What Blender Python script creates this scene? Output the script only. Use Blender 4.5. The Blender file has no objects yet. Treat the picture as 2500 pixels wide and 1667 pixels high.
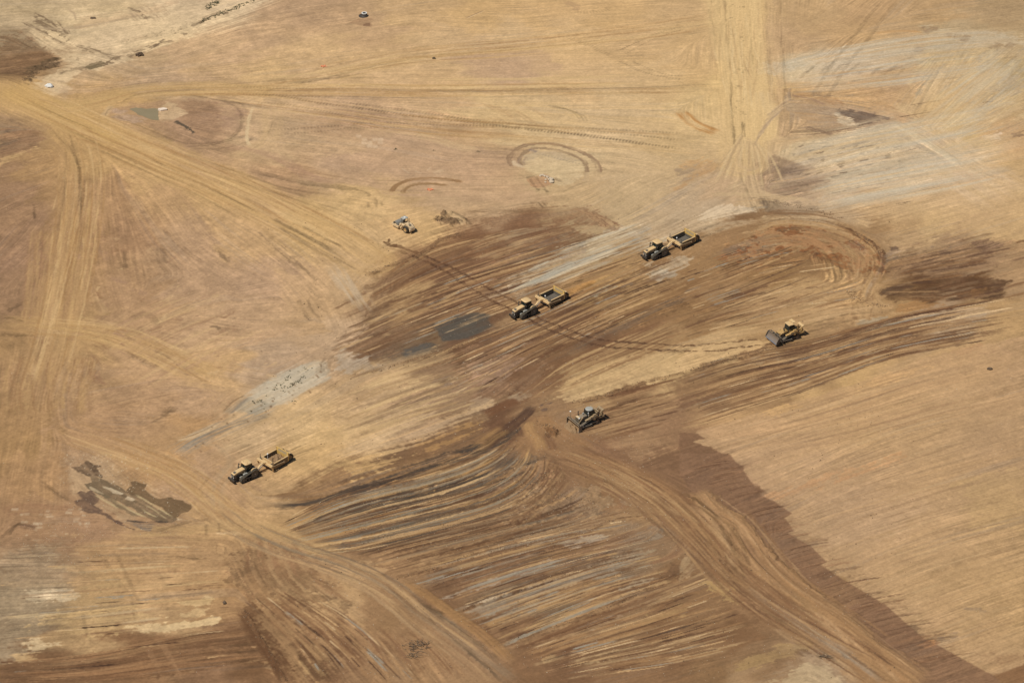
# Earthworks seen from the air: machines spreading and scraping soil on a large site.
import bpy, bmesh, math, random
import numpy as np
from math import radians, sin, cos, pi
from mathutils import Vector, Matrix

# ------------------------------------------------------------------ camera
TH = radians(31.0)            # depression of the optical axis
FPX = 9100.0                  # focal length in photo pixels (2500 wide)
DIST = 758.0
CH = DIST*sin(TH); CY = -DIST*cos(TH)
scene = bpy.context.scene
cd = bpy.data.cameras.new("camera")
cd.sensor_width = 36.0
cd.lens = 36.0*FPX/2500.0
cd.clip_start = 1.0
cd.clip_end = 20000.0
cam = bpy.data.objects.new("camera", cd)
scene.collection.objects.link(cam)
cam.location = (0, CY, CH)
cam.rotation_euler = (pi/2-TH, 0, 0)
scene.camera = cam

# ------------------------------------------------------------------ light
SUN_AZ = Vector((-0.85, -0.52, 0)).normalized()      # horizontal direction towards the sun
SUN_EL = radians(60)
world = bpy.data.worlds.new("World")
scene.world = world
world.use_nodes = True
nt = world.node_tree
sky = nt.nodes.new("ShaderNodeTexSky")
sky.sky_type = 'NISHITA'
sky.sun_disc = False
sky.sun_elevation = SUN_EL
sky.sun_rotation = math.atan2(SUN_AZ.x, SUN_AZ.y)
nt.links.new(sky.outputs[0], nt.nodes["Background"].inputs[0])
nt.nodes["Background"].inputs[1].default_value = 0.055
sl = bpy.data.lights.new("sun", 'SUN')
sl.energy = 4.0
sl.angle = radians(0.5)
sl.color = (1.0, 0.93, 0.82)
sun = bpy.data.objects.new("sun", sl)
scene.collection.objects.link(sun)
sd_ = Vector((SUN_AZ.x*cos(SUN_EL), SUN_AZ.y*cos(SUN_EL), sin(SUN_EL)))
sun.rotation_euler = sd_.to_track_quat('Z', 'Y').to_euler()
sun.location = (0, 0, 300)
scene.view_settings.view_transform = 'Standard'
scene.view_settings.look = 'None'
scene.view_settings.exposure = 0.0
scene.view_settings.gamma = 1.0
ALB = np.array((0.90, 0.892, 0.975), np.float32)                    # painted soil tone (as a display tone) to albedo

# ------------------------------------------------------------------ image pixels -> metres on the flat ground plane, through the camera
def G(px, py):
    u = (px-1250.0)/FPX; v = (py-833.5)/FPX
    t = CH/(sin(TH)+v*cos(TH))
    return (u*t, CY+(cos(TH)-v*sin(TH))*t)
FR = {'o': (0, 0, 2352/2500), 'a': (0, 0, 2.8), 'b': (830, 0, 2.8), 'c': (1660, 0, 2.8), 'd': (0, 550, 2.8),
      'e': (830, 550, 2.8), 'f': (1660, 550, 2.8), 'g': (0, 1107, 2.8), 'h': (830, 1107, 2.8), 'i': (1660, 1107, 2.8),
      'j': (0, 150, 5.6), 'k': (130, 1100, 5.6), 'l': (1180, 900, 7.84), 'm': (1200, 320, 7.84), 'n': (600, 880, 11.76)}
def PT(fr, pts):
    ox, oy, s = FR[fr]
    it = list(pts)
    if not isinstance(it[0], (tuple, list)):
        it = list(zip(it[0::2], it[1::2]))
    return np.array([G(ox+x/s, oy+y/s) for x, y in it])
def smooth(P, step=1.5):
    P = np.asarray(P, float)
    if len(P) < 3:
        n = max(2, int(np.hypot(*(P[1]-P[0]))/6)+1)
        return np.stack([np.linspace(P[0, k], P[-1, k], n) for k in (0, 1)], 1)
    Q = np.vstack([2*P[0]-P[1], P, 2*P[-1]-P[-2]])
    out = []
    for i in range(1, len(Q)-2):
        a, b, c, d = Q[i-1], Q[i], Q[i+1], Q[i+2]
        n = max(2, int(np.hypot(*(c-b))/step))
        n = min(n, 14)
        for k in range(n):
            t = k/n
            out.append(0.5*((2*b)+(-a+c)*t+(2*a-5*b+4*c-d)*t*t+(-a+3*b-3*c+d)*t**3))
    out.append(Q[-2])
    return np.array(out)

# ------------------------------------------------------------------ ground grid
rng = np.random.default_rng(7)
DX, DY = 0.16, 0.22
X0, X1, Y0, Y1 = -132.0, 132.0, -124.0, 172.0
NX = int((X1-X0)/DX)+1; NY = int((Y1-Y0)/DY)+1
xs = (X0+DX*np.arange(NX)).astype(np.float32); ys = (Y0+DY*np.arange(NY)).astype(np.float32)

def zoom(a, ny, nx):
    def axis(a, n, ax):
        m = a.shape[ax]
        t = np.linspace(0.0, m-1.001, n); i = np.floor(t).astype(int); f = (t-i).astype(np.float32)
        sh = [1]*a.ndim; sh[ax] = n; f = f.reshape(sh)
        g = lambda k: np.take(a, np.clip(i+k, 0, m-1), axis=ax)
        p0, p1, p2, p3 = g(-1), g(0), g(1), g(2)
        return 0.5*((2*p1)+(-p0+p2)*f+(2*p0-5*p1+4*p2-p3)*f*f+(-p0+3*p1-3*p2+p3)*f**3)
    return axis(axis(a.astype(np.float32), ny, 0), nx, 1).astype(np.float32)
def vnoise(cell, r=None):
    r = r or rng
    return zoom(r.standard_normal((max(4, int((Y1-Y0)/cell)+2), max(4, int((X1-X0)/cell)+2))).astype(np.float32), NY, NX)
def fbm(cell, octs=4, g=0.55):
    o = 0; a = 1
    for k in range(octs):
        o = o+a*vnoise(cell/2**k); a *= g
    return o/np.std(o)
def lin(c):
    c = np.asarray(c, np.float32)/255.0
    return np.where(c < 0.04045, c/12.92, ((c+0.055)/1.055)**2.4).astype(np.float32)
def sstep(a, b, x):
    t = np.clip((x-a)/(b-a), 0, 1); return t*t*(3-2*t)
# ------------------------------------------------------------------ direction in which the soil was graded
FLOW = [
 ('o', (0,150, 250,110, 450,60, 620,0)), ('o', (0,60, 200,45, 420,20)), ('o',(60,60,140,110,260,150)),
 ('o', (0,200, 130,270, 330,350, 520,430, 700,520, 850,610)), ('o', (60,215, 150,245, 300,225, 450,205, 700,195, 1200,205, 1660,190)),
 ('o', (420,215, 700,250, 950,285, 1200,305, 1650,335)), ('o', (560,170, 800,140, 1100,105, 1500,75, 1680,45)),
 ('o', (600,60, 800,30, 1000,0)), ('o', (1000,40, 1200,45, 1400,30, 1660,10)),('o', (1750,90, 2000,70, 2352,30)),
 ('o', (850,150, 1100,150, 1400,140)), ('o', (130,300, 185,400, 165,560, 130,750, 90,920, 60,1100, 30,1200)),
 ('o', (0,350, 60,335, 110,330)), ('o', (0,410, 50,400, 110,380)), ('o', (0,500, 60,470, 110,450)), ('o', (0,620, 60,560, 130,470)),
 ('o', (0,735, 100,745, 250,765, 380,820, 480,860, 600,880)),
 ('o', (220,480, 240,600, 260,700)), ('o', (330,440, 420,560, 540,640)), ('o', (220,760, 350,700, 480,640)),
 ('o', (540,380, 680,410, 830,440)), ('o', (620,310, 800,330, 1000,360)), ('o', (900,400, 1100,400)),('o',(640,560,760,660,820,760)),
 ('o', (870,620, 880,700, 810,790, 680,880, 560,950, 430,1040)), ('o', (380,740, 560,770, 720,760)),
 ('o', (280,900, 420,880, 520,920)), ('o', (200,1000, 330,1000, 430,980)),('o', (280,940, 400,950, 520,900)),
 ('o', (100,930, 120,1020, 110,1130)), ('o', (170,1040, 270,1130, 420,1200)), ('o', (150,990, 350,1050, 480,1130, 540,1200, 640,1250)),
 ('o', (0,1240, 250,1230, 500,1235)), ('o', (0,1320, 250,1310, 500,1300)), ('o', (0,1400, 300,1380, 520,1365)),
 ('o', (0,1490, 300,1460, 560,1425)), ('o', (0,1550, 300,1530, 600,1490)),
 ('o', (560,1250, 600,1350, 680,1470, 760,1568)), ('o', (640,1240, 760,1290, 880,1340, 1000,1420, 1120,1520, 1180,1568)),
 ('o', (600,1390, 720,1490, 800,1568)), ('o', (760,1400, 870,1490, 950,1568)),('o', (900,1460, 980,1568)),
 ('o', (440,1040, 620,960, 820,850, 1000,760)), ('o', (830,790, 960,700, 1150,600, 1340,510)), ('o', (850,620, 1000,550, 1150,505, 1300,485)),
 ('o', (900,680, 1100,590, 1300,500)), ('o', (680,1110, 900,1000, 1120,900, 1250,800)), ('o', (850,830, 1050,730, 1200,680)),
 ('o', (1050,850, 1250,760, 1450,640, 1600,560)), ('o', (1170,900, 1300,800, 1480,710, 1680,620, 1860,560)),
 ('o', (1160,680, 1300,600, 1480,520, 1700,420)), ('o', (1450,600, 1600,530, 1750,500, 1900,505, 2000,550, 2030,610, 2000,680, 2030,720)),
 ('o', (1650,580, 1800,540, 1900,570, 1930,640)),
 ('e', (200,400, 560,180, 800,110, 1320,20)), ('e', (330,560, 700,380, 1100,200, 1500,60)), ('e', (300,640, 640,450, 1100,300, 1400,190)), ('e', (200,730, 700,560, 1000,480)),
 ('e', (240,920, 620,800, 1100,620, 1500,400, 1900,230)), ('e', (800,930, 1200,740, 1700,520, 2352,260)), ('e', (1000,1040, 1500,800, 2000,560, 2352,420)), ('e', (1100,1180, 1300,1000, 1700,800, 2352,560)),
 ('e', (0,1230, 400,1060, 800,920)), ('e', (0,1400, 500,1200, 1000,1000)), ('e', (0,1568, 600,1400, 1200,1180)), ('e', (1350,1230, 1800,1080, 2352,850)), ('e', (1100,600, 1500,420, 2000,200)),
 ('e', (500,1100, 900,960, 1300,800)), ('e', (1400,950, 1800,780, 2200,600)), ('e', (60,880, 400,720, 800,600)),
 ('f', (0,440, 400,260, 700,150)), ('f', (0,700, 500,480, 900,340)), ('f', (300,700, 800,520, 1200,400)), ('f', (0,830, 500,700, 1000,600, 1400,560)), ('f', (1000,640, 1400,600, 2352,440)), ('f', (0,1300, 800,1050, 1700,820)),
 ('f', (200,1350, 1000,1110, 1900,840)), ('f', (600,1500, 1400,1260, 2352,1000)), ('f', (1400,420, 1900,330, 2352,250)), ('h', (0,60, 500,-60, 900,-200)), ('h', (0,380, 500,270, 900,160, 1200,40)), ('h', (100,640, 700,500, 1200,350)),
 ('h', (500,880, 1100,720, 1700,560)), ('h', (900,1100, 1500,900, 2100,720)), ('h', (1300,1400, 1900,1200, 2352,1050)),
 ('d', (700,100, 760,400, 800,600)), ('d', (1200,100, 1400,300, 1600,480)), ('d', (900,700, 1300,520, 1700,420)), ('d', (1200,900, 1700,800, 2100,760)), ('d', (700,1250, 1100,1150, 1400,1100)), ('d', (1000,1420, 1400,1300, 1560,1150)),
 ('o', (1250,890, 1400,830, 1600,760, 1800,700)), ('o', (1260,930, 1500,860, 1750,790, 2000,740, 2352,650)),
 ('o', (1390,980, 1600,900, 1850,830, 2100,770)), ('o', (1400,1030, 1600,990, 1850,900, 2100,830, 2352,760)),
 ('o', (620,1165, 760,1155, 920,1100, 1100,1020, 1200,965)), ('o', (700,1260, 950,1200, 1130,1140, 1230,1080, 1240,1010)),
 ('o', (700,1210, 950,1150, 1120,1080, 1220,990)), ('o', (880,1320, 1200,1230, 1340,1170, 1400,1120)),
 ('o', (960,1370, 1250,1270, 1520,1180)), ('o', (1050,1410, 1300,1330, 1600,1240)), ('o', (1100,1470, 1400,1380, 1680,1300)),
 ('o', (1180,1530, 1500,1440, 1740,1380)), ('o', (1350,1568, 1560,1510, 1780,1460)), ('o', (1600,1568, 1780,1510)),
 ('o', (1215,965, 1260,1030, 1400,1090, 1500,1150, 1590,1240, 1680,1340, 1800,1420, 1960,1510, 2040,1568)),
 ('o', (1300,990, 1400,1050, 1560,1140, 1640,1220)), ('o', (1500,1170, 1580,1230, 1600,1280, 1560,1330)),
 ('o', (1680,1190, 1740,1300, 1860,1400, 2000,1490, 2100,1568)),
 ('o', (1440,1080, 1640,1010, 1800,970)), ('o', (1680,1180, 1900,1080, 2100,1010, 2352,940)), ('o', (1600,1090, 1800,1010, 2352,820)),
 ('o', (1780,1290, 2000,1200, 2352,1100)), ('o', (1900,1400, 2100,1320, 2352,1240)), ('o', (2050,1480, 2200,1420, 2352,1370)),
 ('o', (2150,1568, 2352,1490)), ('o', (2030,600, 2200,555, 2352,500)), ('o', (2040,690, 2200,650, 2352,600)),
 ('o', (1700,0, 1700,250, 1720,420, 1745,490)), ('o', (1655,0, 1690,250, 1715,400)), ('o', (1785,0, 1790,250, 1775,400)),
 ('o', (1350,520, 1500,440, 1620,400, 1700,350)), ('o', (1250,360, 1400,350, 1560,380)), ('o', (1480,500, 1600,440, 1680,400)),
 ('o', (1760,160, 1950,130, 2150,100, 2352,90)), ('o', (1760,200, 1950,195, 2100,170)), ('o', (1760,240, 1900,250, 2100,290)),
 ('o', (1760,320, 1900,310, 2060,280)), ('o', (1760,400, 1900,370, 2060,330)), ('o', (1790,440, 1950,410, 2352,330)),
 ('o', (1900,480, 2100,430, 2352,380)), ('o', (2000,540, 2352,450)),
 ('o', (2120,260, 2170,170, 2220,90)), ('o', (2150,290, 2240,200, 2330,110)), ('o', (2200,310, 2352,240)), ('o', (2060,280, 2150,330, 2280,410)),
 ('o', (1880,160, 1960,80, 2050,0)),
]
def flow_field():
    cx, cy, tc, ts = [], [], [], []
    for fr, p in FLOW:
        S = smooth(PT(fr, p), 4.0)
        d = np.diff(S, axis=0); m = (S[1:]+S[:-1])/2
        a = np.arctan2(d[:, 1], d[:, 0]); L = np.hypot(d[:, 0], d[:, 1])
        k = np.maximum(1, (L/3).astype(int))
        for mm, aa, kk in zip(m, a, k):
            cx.append(mm[0]); cy.append(mm[1]); tc.append(cos(2*aa)*min(kk, 3)); ts.append(sin(2*aa)*min(kk, 3))
    cx, cy, tc, ts = [np.array(v, np.float32) for v in (cx, cy, tc, ts)]
    gx = np.linspace(X0, X1, 132); gy = np.linspace(Y0, Y1, 148)
    C = np.zeros((148, 132), np.float32); S = C.copy()
    for j, y in enumerate(gy):
        w = 1.0/((gx[:, None]-cx)**2+(y-cy)**2+2.0)**3.2
        C[j] = w@tc; S[j] = w@ts
        n = np.hypot(C[j], S[j])+1e-9; C[j] /= n; S[j] /= n
    C = zoom(C, NY, NX); S = zoom(S, NY, NX)
    A = 0.5*np.arctan2(S, C)+0.035*fbm(14, 3)
    return np.cos(A).astype(np.float32), np.sin(A).astype(np.float32)
FC, FS = flow_field()

def lic(fields, wins, h, nst, C, S, dx, dy, keep=0):
    ny, nx = C.shape
    c = C.ravel(); s = S.ravel(); fl = [f.ravel() for f in fields]
    iy, ix = np.meshgrid(np.arange(ny, dtype=np.float32), np.arange(nx, dtype=np.float32), indexing='ij')
    acc = [f.copy() for f in fl]; ws = [1.0]*len(fl); kept = []
    for sg in (1, -1):
        px = ix.ravel().copy(); py = iy.ravel().copy(); idx = np.arange(ny*nx)
        vx = c*sg; vy = s*sg
        for k in range(1, nst+1):
            px += vx*(h/dx); py += vy*(h/dy)
            idx = (np.clip(py+0.5, 0, ny-1).astype(np.int32)*nx+np.clip(px+0.5, 0, nx-1).astype(np.int32))
            if k <= keep: kept.append(idx)
            for q, (f, w) in enumerate(zip(fl, wins)):
                if k <= w:
                    wt = 0.5+0.5*cos(pi*k/(w+1)); acc[q] += wt*f[idx]
                    ws[q] += wt if sg > 0 else 0
            nvx = c[idx]; nvy = s[idx]
            sgn = np.where(nvx*vx+nvy*vy < 0, -1.0, 1.0).astype(np.float32)
            vx = nvx*sgn; vy = nvy*sgn
    out = []
    for a in acc:
        a = a.reshape(ny, nx); out.append(((a-a.mean())/a.std()).astype(np.float32))
    return out, kept
n1 = vnoise(0.26)
n2 = vnoise(0.5)
(L1, L2), KEPT = lic([n1, n2], [18, 40], 0.34, 40, FC, FS, DX, DY, keep=0)
hy, hx = NY//2, NX//2
Ch = zoom(FC, hy, hx); Sh = zoom(FS, hy, hx); nn = np.hypot(Ch, Sh)+1e-6
(L3, L4, L5), _ = lic([zoom(rng.standard_normal((int(NY*DY/c0), int(NX*DX/c0))), hy, hx) for c0 in (1.1, 3.0, 3.4)],
                  [13, 26, 30], 0.9, 30, Ch/nn, Sh/nn, DX*(NX-1)/(hx-1), DY*(NY-1)/(hy-1))
L3, L4, L5 = zoom(L3, NY, NX), zoom(L4, NY, NX), zoom(L5, NY, NX)
B1 = fbm(3.0, 4, 0.7); B2 = fbm(12.0, 5, 0.6); B3 = fbm(0.8, 2, 0.8)
B4 = fbm(1.0, 3, .8)
EDGE = (0.12*L1+0.35*L2+0.4*L3+0.4*B1+0.3*B4).astype(np.float32)

# ------------------------------------------------------------------ base tones over the site
BASE = [  # image x, y in overview pixels, tone judged by eye
 (40,20,(172,155,118)),(150,40,(190,172,132)),(40,90,(158,140,108)),(250,25,(186,168,128)),(250,90,(196,178,138)),(400,50,(198,180,140)),(530,15,(198,178,138)),
 (60,140,(146,112,78)),(20,180,(132,102,72)),(130,200,(176,150,112)),(300,150,(180,154,116)),(420,120,(182,154,118)),(560,100,(184,154,116)),(650,50,(182,152,112)),
 (740,30,(178,148,110)),(850,80,(180,150,112)),(950,30,(186,156,110)),(1100,30,(190,158,106)),(1250,20,(192,160,108)),(1400,30,(192,160,108)),(1550,20,(190,160,110)),
 (1690,40,(204,174,116)),(1850,30,(184,154,108)),(2000,30,(180,148,104)),(2150,20,(178,148,104)),(2300,30,(166,142,102)),
 (700,130,(192,162,116)),(850,140,(190,160,116)),(1000,110,(188,160,116)),(1150,90,(190,162,118)),(1150,150,(176,148,116)),(1300,100,(194,164,116)),(1450,100,(190,160,112)),(1600,80,(190,160,110)),
 (1600,150,(192,162,114)),(1820,100,(182,152,110)),(1950,80,(186,154,108)),(2080,90,(180,152,112)),(2200,80,(178,158,120)),(2310,100,(174,154,114)),
 (350,190,(178,152,116)),(480,180,(186,156,112)),(600,190,(192,162,110)),(800,190,(188,158,110)),(1000,190,(188,158,114)),(1300,180,(196,166,118)),(1500,190,(194,166,120)),
 (1700,170,(204,176,122)),(1850,160,(196,180,142)),(1980,150,(192,176,142)),(2100,150,(184,168,130)),(2220,140,(182,162,118)),(2330,170,(172,154,112)),
 (60,220,(184,150,96)),(160,240,(184,150,96)),(280,210,(182,148,96)),(30,300,(154,126,92)),(90,310,(160,130,92)),(150,300,(180,146,92)),(280,320,(188,154,100)),
 (450,290,(166,134,104)),(600,260,(188,160,116)),(800,230,(186,156,116)),(950,250,(188,160,118)),(800,285,(172,142,104)),(1100,250,(196,170,122)),(1250,240,(196,170,124)),(1450,250,(198,172,126)),
 (1600,260,(200,174,124)),(1720,300,(200,174,128)),(1850,230,(180,146,102)),(2000,210,(184,148,98)),(2080,240,(186,154,110)),(2200,220,(190,164,116)),(2330,240,(182,156,110)),
 (40,370,(150,118,84)),(120,370,(164,130,86)),(200,360,(176,142,90)),(350,400,(186,152,102)),(480,360,(174,142,104)),(640,330,(188,160,118)),(780,330,(190,160,118)),(950,330,(176,148,114)),(1100,320,(182,152,112)),
 (1250,330,(196,172,128)),(1400,330,(196,172,130)),(1550,330,(192,166,120)),(1800,300,(188,162,120)),(1960,290,(166,146,116)),(2080,320,(182,170,136)),(2200,300,(200,174,120)),(2330,310,(196,162,110)),
 (40,450,(150,118,86)),(140,450,(160,126,84)),(260,440,(168,132,92)),(380,460,(176,142,98)),(500,440,(190,156,104)),(650,410,(174,140,102)),(800,380,(180,150,116)),(950,390,(180,150,118)),(1100,380,(178,148,116)),
 (1280,380,(192,172,132)),(1420,390,(194,170,128)),(1560,380,(190,166,122)),(1650,420,(184,158,118)),(1830,400,(158,138,110)),(1960,370,(182,168,132)),(2060,400,(190,170,128)),(2200,400,(194,168,116)),(2330,400,(192,162,108)),
 (50,560,(148,116,86)),(160,560,(158,122,80)),(300,540,(166,130,92)),(420,560,(174,142,104)),(560,540,(190,156,106)),(720,520,(194,162,108)),(850,470,(192,162,112)),(950,520,(192,160,110)),(1050,450,(180,152,114)),(1150,460,(180,152,116)),
 (1300,440,(188,162,118)),(1450,470,(182,160,118)),(1600,480,(178,158,122)),(1750,450,(186,162,118)),(1870,480,(182,158,118)),(2000,470,(192,162,112)),(2150,480,(194,164,110)),(2300,500,(188,158,108)),
 (60,680,(150,118,84)),(160,680,(166,132,88)),(300,680,(168,134,94)),(450,640,(178,146,108)),(600,640,(182,150,112)),(700,640,(186,154,110)),(800,610,(190,160,116)),(850,560,(192,162,114)),
 (60,790,(166,132,86)),(180,780,(178,144,92)),(320,740,(176,142,98)),(450,740,(182,150,108)),(600,740,(186,154,112)),(740,720,(184,152,108)),(780,770,(186,158,120)),(500,840,(190,156,104)),(620,820,(180,154,118)),
 (60,880,(162,128,84)),(180,870,(176,142,96)),(330,840,(182,148,104)),(330,920,(172,138,98)),(430,930,(174,142,104)),(60,980,(160,126,80)),(180,980,(164,130,90)),(330,1000,(168,134,92)),(400,990,(176,138,90)),
 (90,1100,(166,130,88)),(200,1090,(160,132,98)),(330,1080,(172,136,92)),(430,1100,(172,140,104)),(520,1110,(176,142,100)),(600,1130,(186,152,102)),(700,1060,(196,162,106)),(820,1000,(198,166,110)),(700,960,(198,168,116)),(560,1000,(190,162,118)),
 (60,1200,(156,122,86)),(200,1220,(158,124,90)),(350,1230,(166,132,92)),(480,1200,(176,140,92)),(620,1230,(178,144,94)),(80,1300,(152,124,90)),(250,1300,(168,134,92)),(450,1300,(172,136,92)),
 (50,1380,(140,124,96)),(200,1380,(168,140,96)),(350,1370,(176,144,100)),(480,1370,(168,132,88)),(50,1450,(138,120,92)),(200,1440,(168,138,94)),(400,1430,(172,140,96)),(500,1480,(132,98,66)),(300,1500,(134,98,64)),(80,1530,(126,92,60)),(520,1540,(138,104,72)),
 (600,1330,(160,124,82)),(700,1310,(166,130,86)),(750,1370,(180,146,98)),(640,1420,(140,104,68)),(620,1500,(116,84,54)),(720,1500,(140,104,70)),(860,1420,(150,116,76)),(820,1500,(146,112,76)),(960,1500,(152,118,80)),(1050,1530,(156,122,84)),
 (900,620,(150,116,80)),(1000,600,(134,98,66)),(1100,560,(124,88,60)),(1250,530,(128,92,64)),(1000,700,(116,84,58)),(1100,640,(128,92,62)),(900,730,(138,108,74)),(880,800,(124,96,66)),(1000,770,(120,96,68)),
 (1250,600,(158,134,100)),(1350,560,(168,146,108)),(1420,600,(162,130,86)),(1200,680,(148,118,82)),(1300,730,(118,86,58)),(1400,700,(150,118,74)),(1360,660,(164,128,78)),(1500,680,(142,108,68)),
 (1100,760,(116,84,58)),(1150,850,(138,106,76)),(1050,860,(148,118,84)),(900,860,(186,156,108)),(850,920,(180,150,104)),(1000,920,(150,120,84)),(1100,930,(148,120,84)),(1250,840,(124,90,60)),(1350,800,(118,84,56)),(1350,870,(176,146,98)),
 (1450,780,(132,98,64)),(1550,850,(184,154,104)),(1650,800,(182,152,106)),(1600,730,(140,106,68)),(1550,650,(140,104,64)),(1650,600,(150,116,74)),(1700,660,(146,114,76)),(1750,700,(166,134,92)),(1850,690,(176,144,100)),(1800,620,(142,108,68)),
 (1700,560,(150,116,76)),(1850,560,(136,102,66)),(1930,610,(146,112,74)),(2000,560,(160,126,82)),(1960,700,(170,136,92)),(2080,700,(164,130,84)),(2100,560,(178,146,100)),(2250,580,(160,128,90)),(2120,620,(136,104,72)),
 (2100,660,(106,74,46)),(2250,650,(112,78,46)),(2330,620,(166,134,94)),(2150,740,(168,142,108)),(2300,720,(182,148,98)),(2000,770,(150,118,80)),(1900,800,(148,118,82)),
 (1300,960,(146,114,78)),(1450,920,(136,104,70)),(1600,880,(138,106,72)),(1750,850,(146,112,76)),(1550,960,(146,112,78)),(1700,920,(134,102,70)),(1850,870,(156,122,82)),(1500,1000,(150,118,82)),(1550,1060,(124,92,64)),(1450,1060,(132,98,68)),(1630,1120,(124,92,66)),
 (1700,970,(182,146,98)),(1850,900,(188,154,104)),(2000,850,(186,152,100)),(2200,800,(182,148,100)),(2330,800,(176,144,96)),(1750,1050,(184,148,106)),(1950,960,(182,148,106)),(2150,900,(182,150,106)),(2330,900,(172,140,98)),
 (1850,1120,(180,148,110)),(2050,1050,(180,148,108)),(2300,1020,(170,140,100)),(1950,1230,(176,146,106)),(2150,1150,(176,144,102)),(2330,1150,(170,140,94)),(2100,1300,(176,144,98)),(2300,1280,(168,138,94)),(2200,1430,(170,140,94)),(2330,1440,(160,130,88)),
 (2200,1530,(160,126,82)),(2320,1550,(134,98,66)),
 (720,1150,(140,106,68)),(800,1110,(156,120,78)),(900,1100,(116,86,58)),(1000,1060,(128,96,62)),(1100,1000,(130,98,64)),(1180,960,(110,78,54)),(1150,1060,(112,90,66)),(950,1140,(134,104,68)),(850,1200,(130,98,66)),(1000,1180,(132,104,72)),
 (750,1230,(150,118,78)),(1150,1130,(134,102,68)),(1250,1100,(138,104,68)),(1300,1060,(140,106,70)),(1230,1010,(148,112,72)),(1100,1200,(138,104,68)),(950,1250,(148,114,74)),(900,1320,(152,118,78)),(1250,1190,(136,106,72)),(1400,1130,(140,106,68)),
 (1350,1190,(142,114,82)),(1100,1270,(142,108,70)),(1250,1260,(150,118,76)),(1050,1350,(124,92,62)),(1250,1330,(130,100,68)),(1450,1230,(140,116,86)),(1500,1180,(150,118,78)),(1200,1380,(130,112,84)),(1400,1310,(130,106,76)),(1550,1260,(140,112,80)),
 (1150,1430,(140,106,70)),(1350,1400,(144,110,72)),(1550,1330,(138,104,68)),(1650,1280,(140,108,72)),(1200,1480,(130,96,64)),(1400,1460,(138,108,74)),(1600,1400,(136,104,70)),(1720,1390,(146,112,76)),(1350,1530,(126,92,62)),(1550,1480,(130,96,64)),
 (1700,1450,(128,94,62)),(1450,1550,(138,104,70)),(1650,1540,(136,104,70)),(1800,1500,(134,104,72)),(1780,1560,(160,130,94)),(1900,1530,(160,136,104)),
 (1550,1180,(138,102,68)),(1650,1230,(150,116,78)),(1700,1160,(126,92,64)),(1760,1240,(124,92,66)),(1800,1300,(126,96,66)),(1900,1370,(134,104,66)),(2000,1440,(122,90,62)),(2100,1500,(146,114,74)),(1750,1330,(148,114,78)),(1900,1450,(156,122,82)),(2020,1530,(156,120,78)),
 (1480,1130,(140,104,70)),
]
def base_field():
    P = np.array([G(x/FR['o'][2], y/FR['o'][2]) for x, y, _ in BASE], np.float32)
    Cc = np.array([lin(c) for _, _, c in BASE])
    gx = np.linspace(X0, X1, 220); gy = np.linspace(Y0, Y1, 240)
    out = np.zeros((240, 220, 3), np.float32)
    for j, y in enumerate(gy):
        d2 = (gx[:, None]-P[:, 0])**2+((y-P[:, 1])*0.6)**2
        w = 1.0/(d2+6.0)**2.6
        out[j] = (w@Cc)/w.sum(1)[:, None]
    # domain warp along the grading so that tones run into one another
    full = np.stack([zoom(out[..., k], NY, NX) for k in range(3)], -1)
    wd = 2.2*L4+1.2*B2
    ii, jj = np.meshgrid(np.arange(NY), np.arange(NX), indexing='ij')
    i2 = np.clip(ii+(wd*FS+1.6*EDGE*FC)/DY, 0, NY-1).astype(int); j2 = np.clip(jj+(wd*FC-1.6*EDGE*FS)/DX, 0, NX-1).astype(int)
    return full[i2, j2]
COL = base_field()
AMP = np.full((NY, NX), 0.26, np.float32)    # how strongly graded streaks show
Z = (0.06*fbm(25, 3)).astype(np.float32)

def bbox(P, m):
    a = max(0, int((P[:, 0].min()-m-X0)/DX)); b = min(NX, int((P[:, 0].max()+m-X0)/DX)+2)
    c = max(0, int((P[:, 1].min()-m-Y0)/DY)); d = min(NY, int((P[:, 1].max()+m-Y0)/DY)+2)
    return slice(c, max(c, d)), slice(a, max(a, b))
def ribf(P, R):
    sl = bbox(P, R)
    h, w = sl[0].stop-sl[0].start, sl[1].stop-sl[1].start
    if h <= 0 or w <= 0: return None
    D = np.full((h, w), 1e9, np.float32); T = np.zeros((h, w), np.float32); S = np.zeros((h, w), np.float32)
    s0 = 0.0
    for p, q in zip(P[:-1], P[1:]):
        d = q-p; L = float(np.hypot(*d))
        if L < 1e-6: continue
        b = bbox(np.array([p, q]), R)
        b = (slice(max(b[0].start, sl[0].start), min(b[0].stop, sl[0].stop)), slice(max(b[1].start, sl[1].start), min(b[1].stop, sl[1].stop)))
        if b[0].stop > b[0].start and b[1].stop > b[1].start:
            X = xs[b[1]][None, :]-p[0]; Y = ys[b[0]][:, None]-p[1]
            ux, uy = d/L
            t = np.clip(X*ux+Y*uy, 0, L)
            ax = X-t*ux; ay = Y-t*uy
            dd = np.sqrt(ax*ax+ay*ay)
            lb = (slice(b[0].start-sl[0].start, b[0].stop-sl[0].start), slice(b[1].start-sl[1].start, b[1].stop-sl[1].start))
            m = dd < D[lb]
            D[lb] = np.where(m, dd, D[lb]); T[lb] = np.where(m, dd*np.sign(ux*ay-uy*ax), T[lb]); S[lb] = np.where(m, s0+t, S[lb])
        s0 += L
    return sl, D, T, S, s0
TAB = rng.standard_normal((512, 512)).astype(np.float32)
TAB = (TAB+np.roll(TAB, 1, 0)+np.roll(TAB, 1, 1))/1.73
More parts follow.
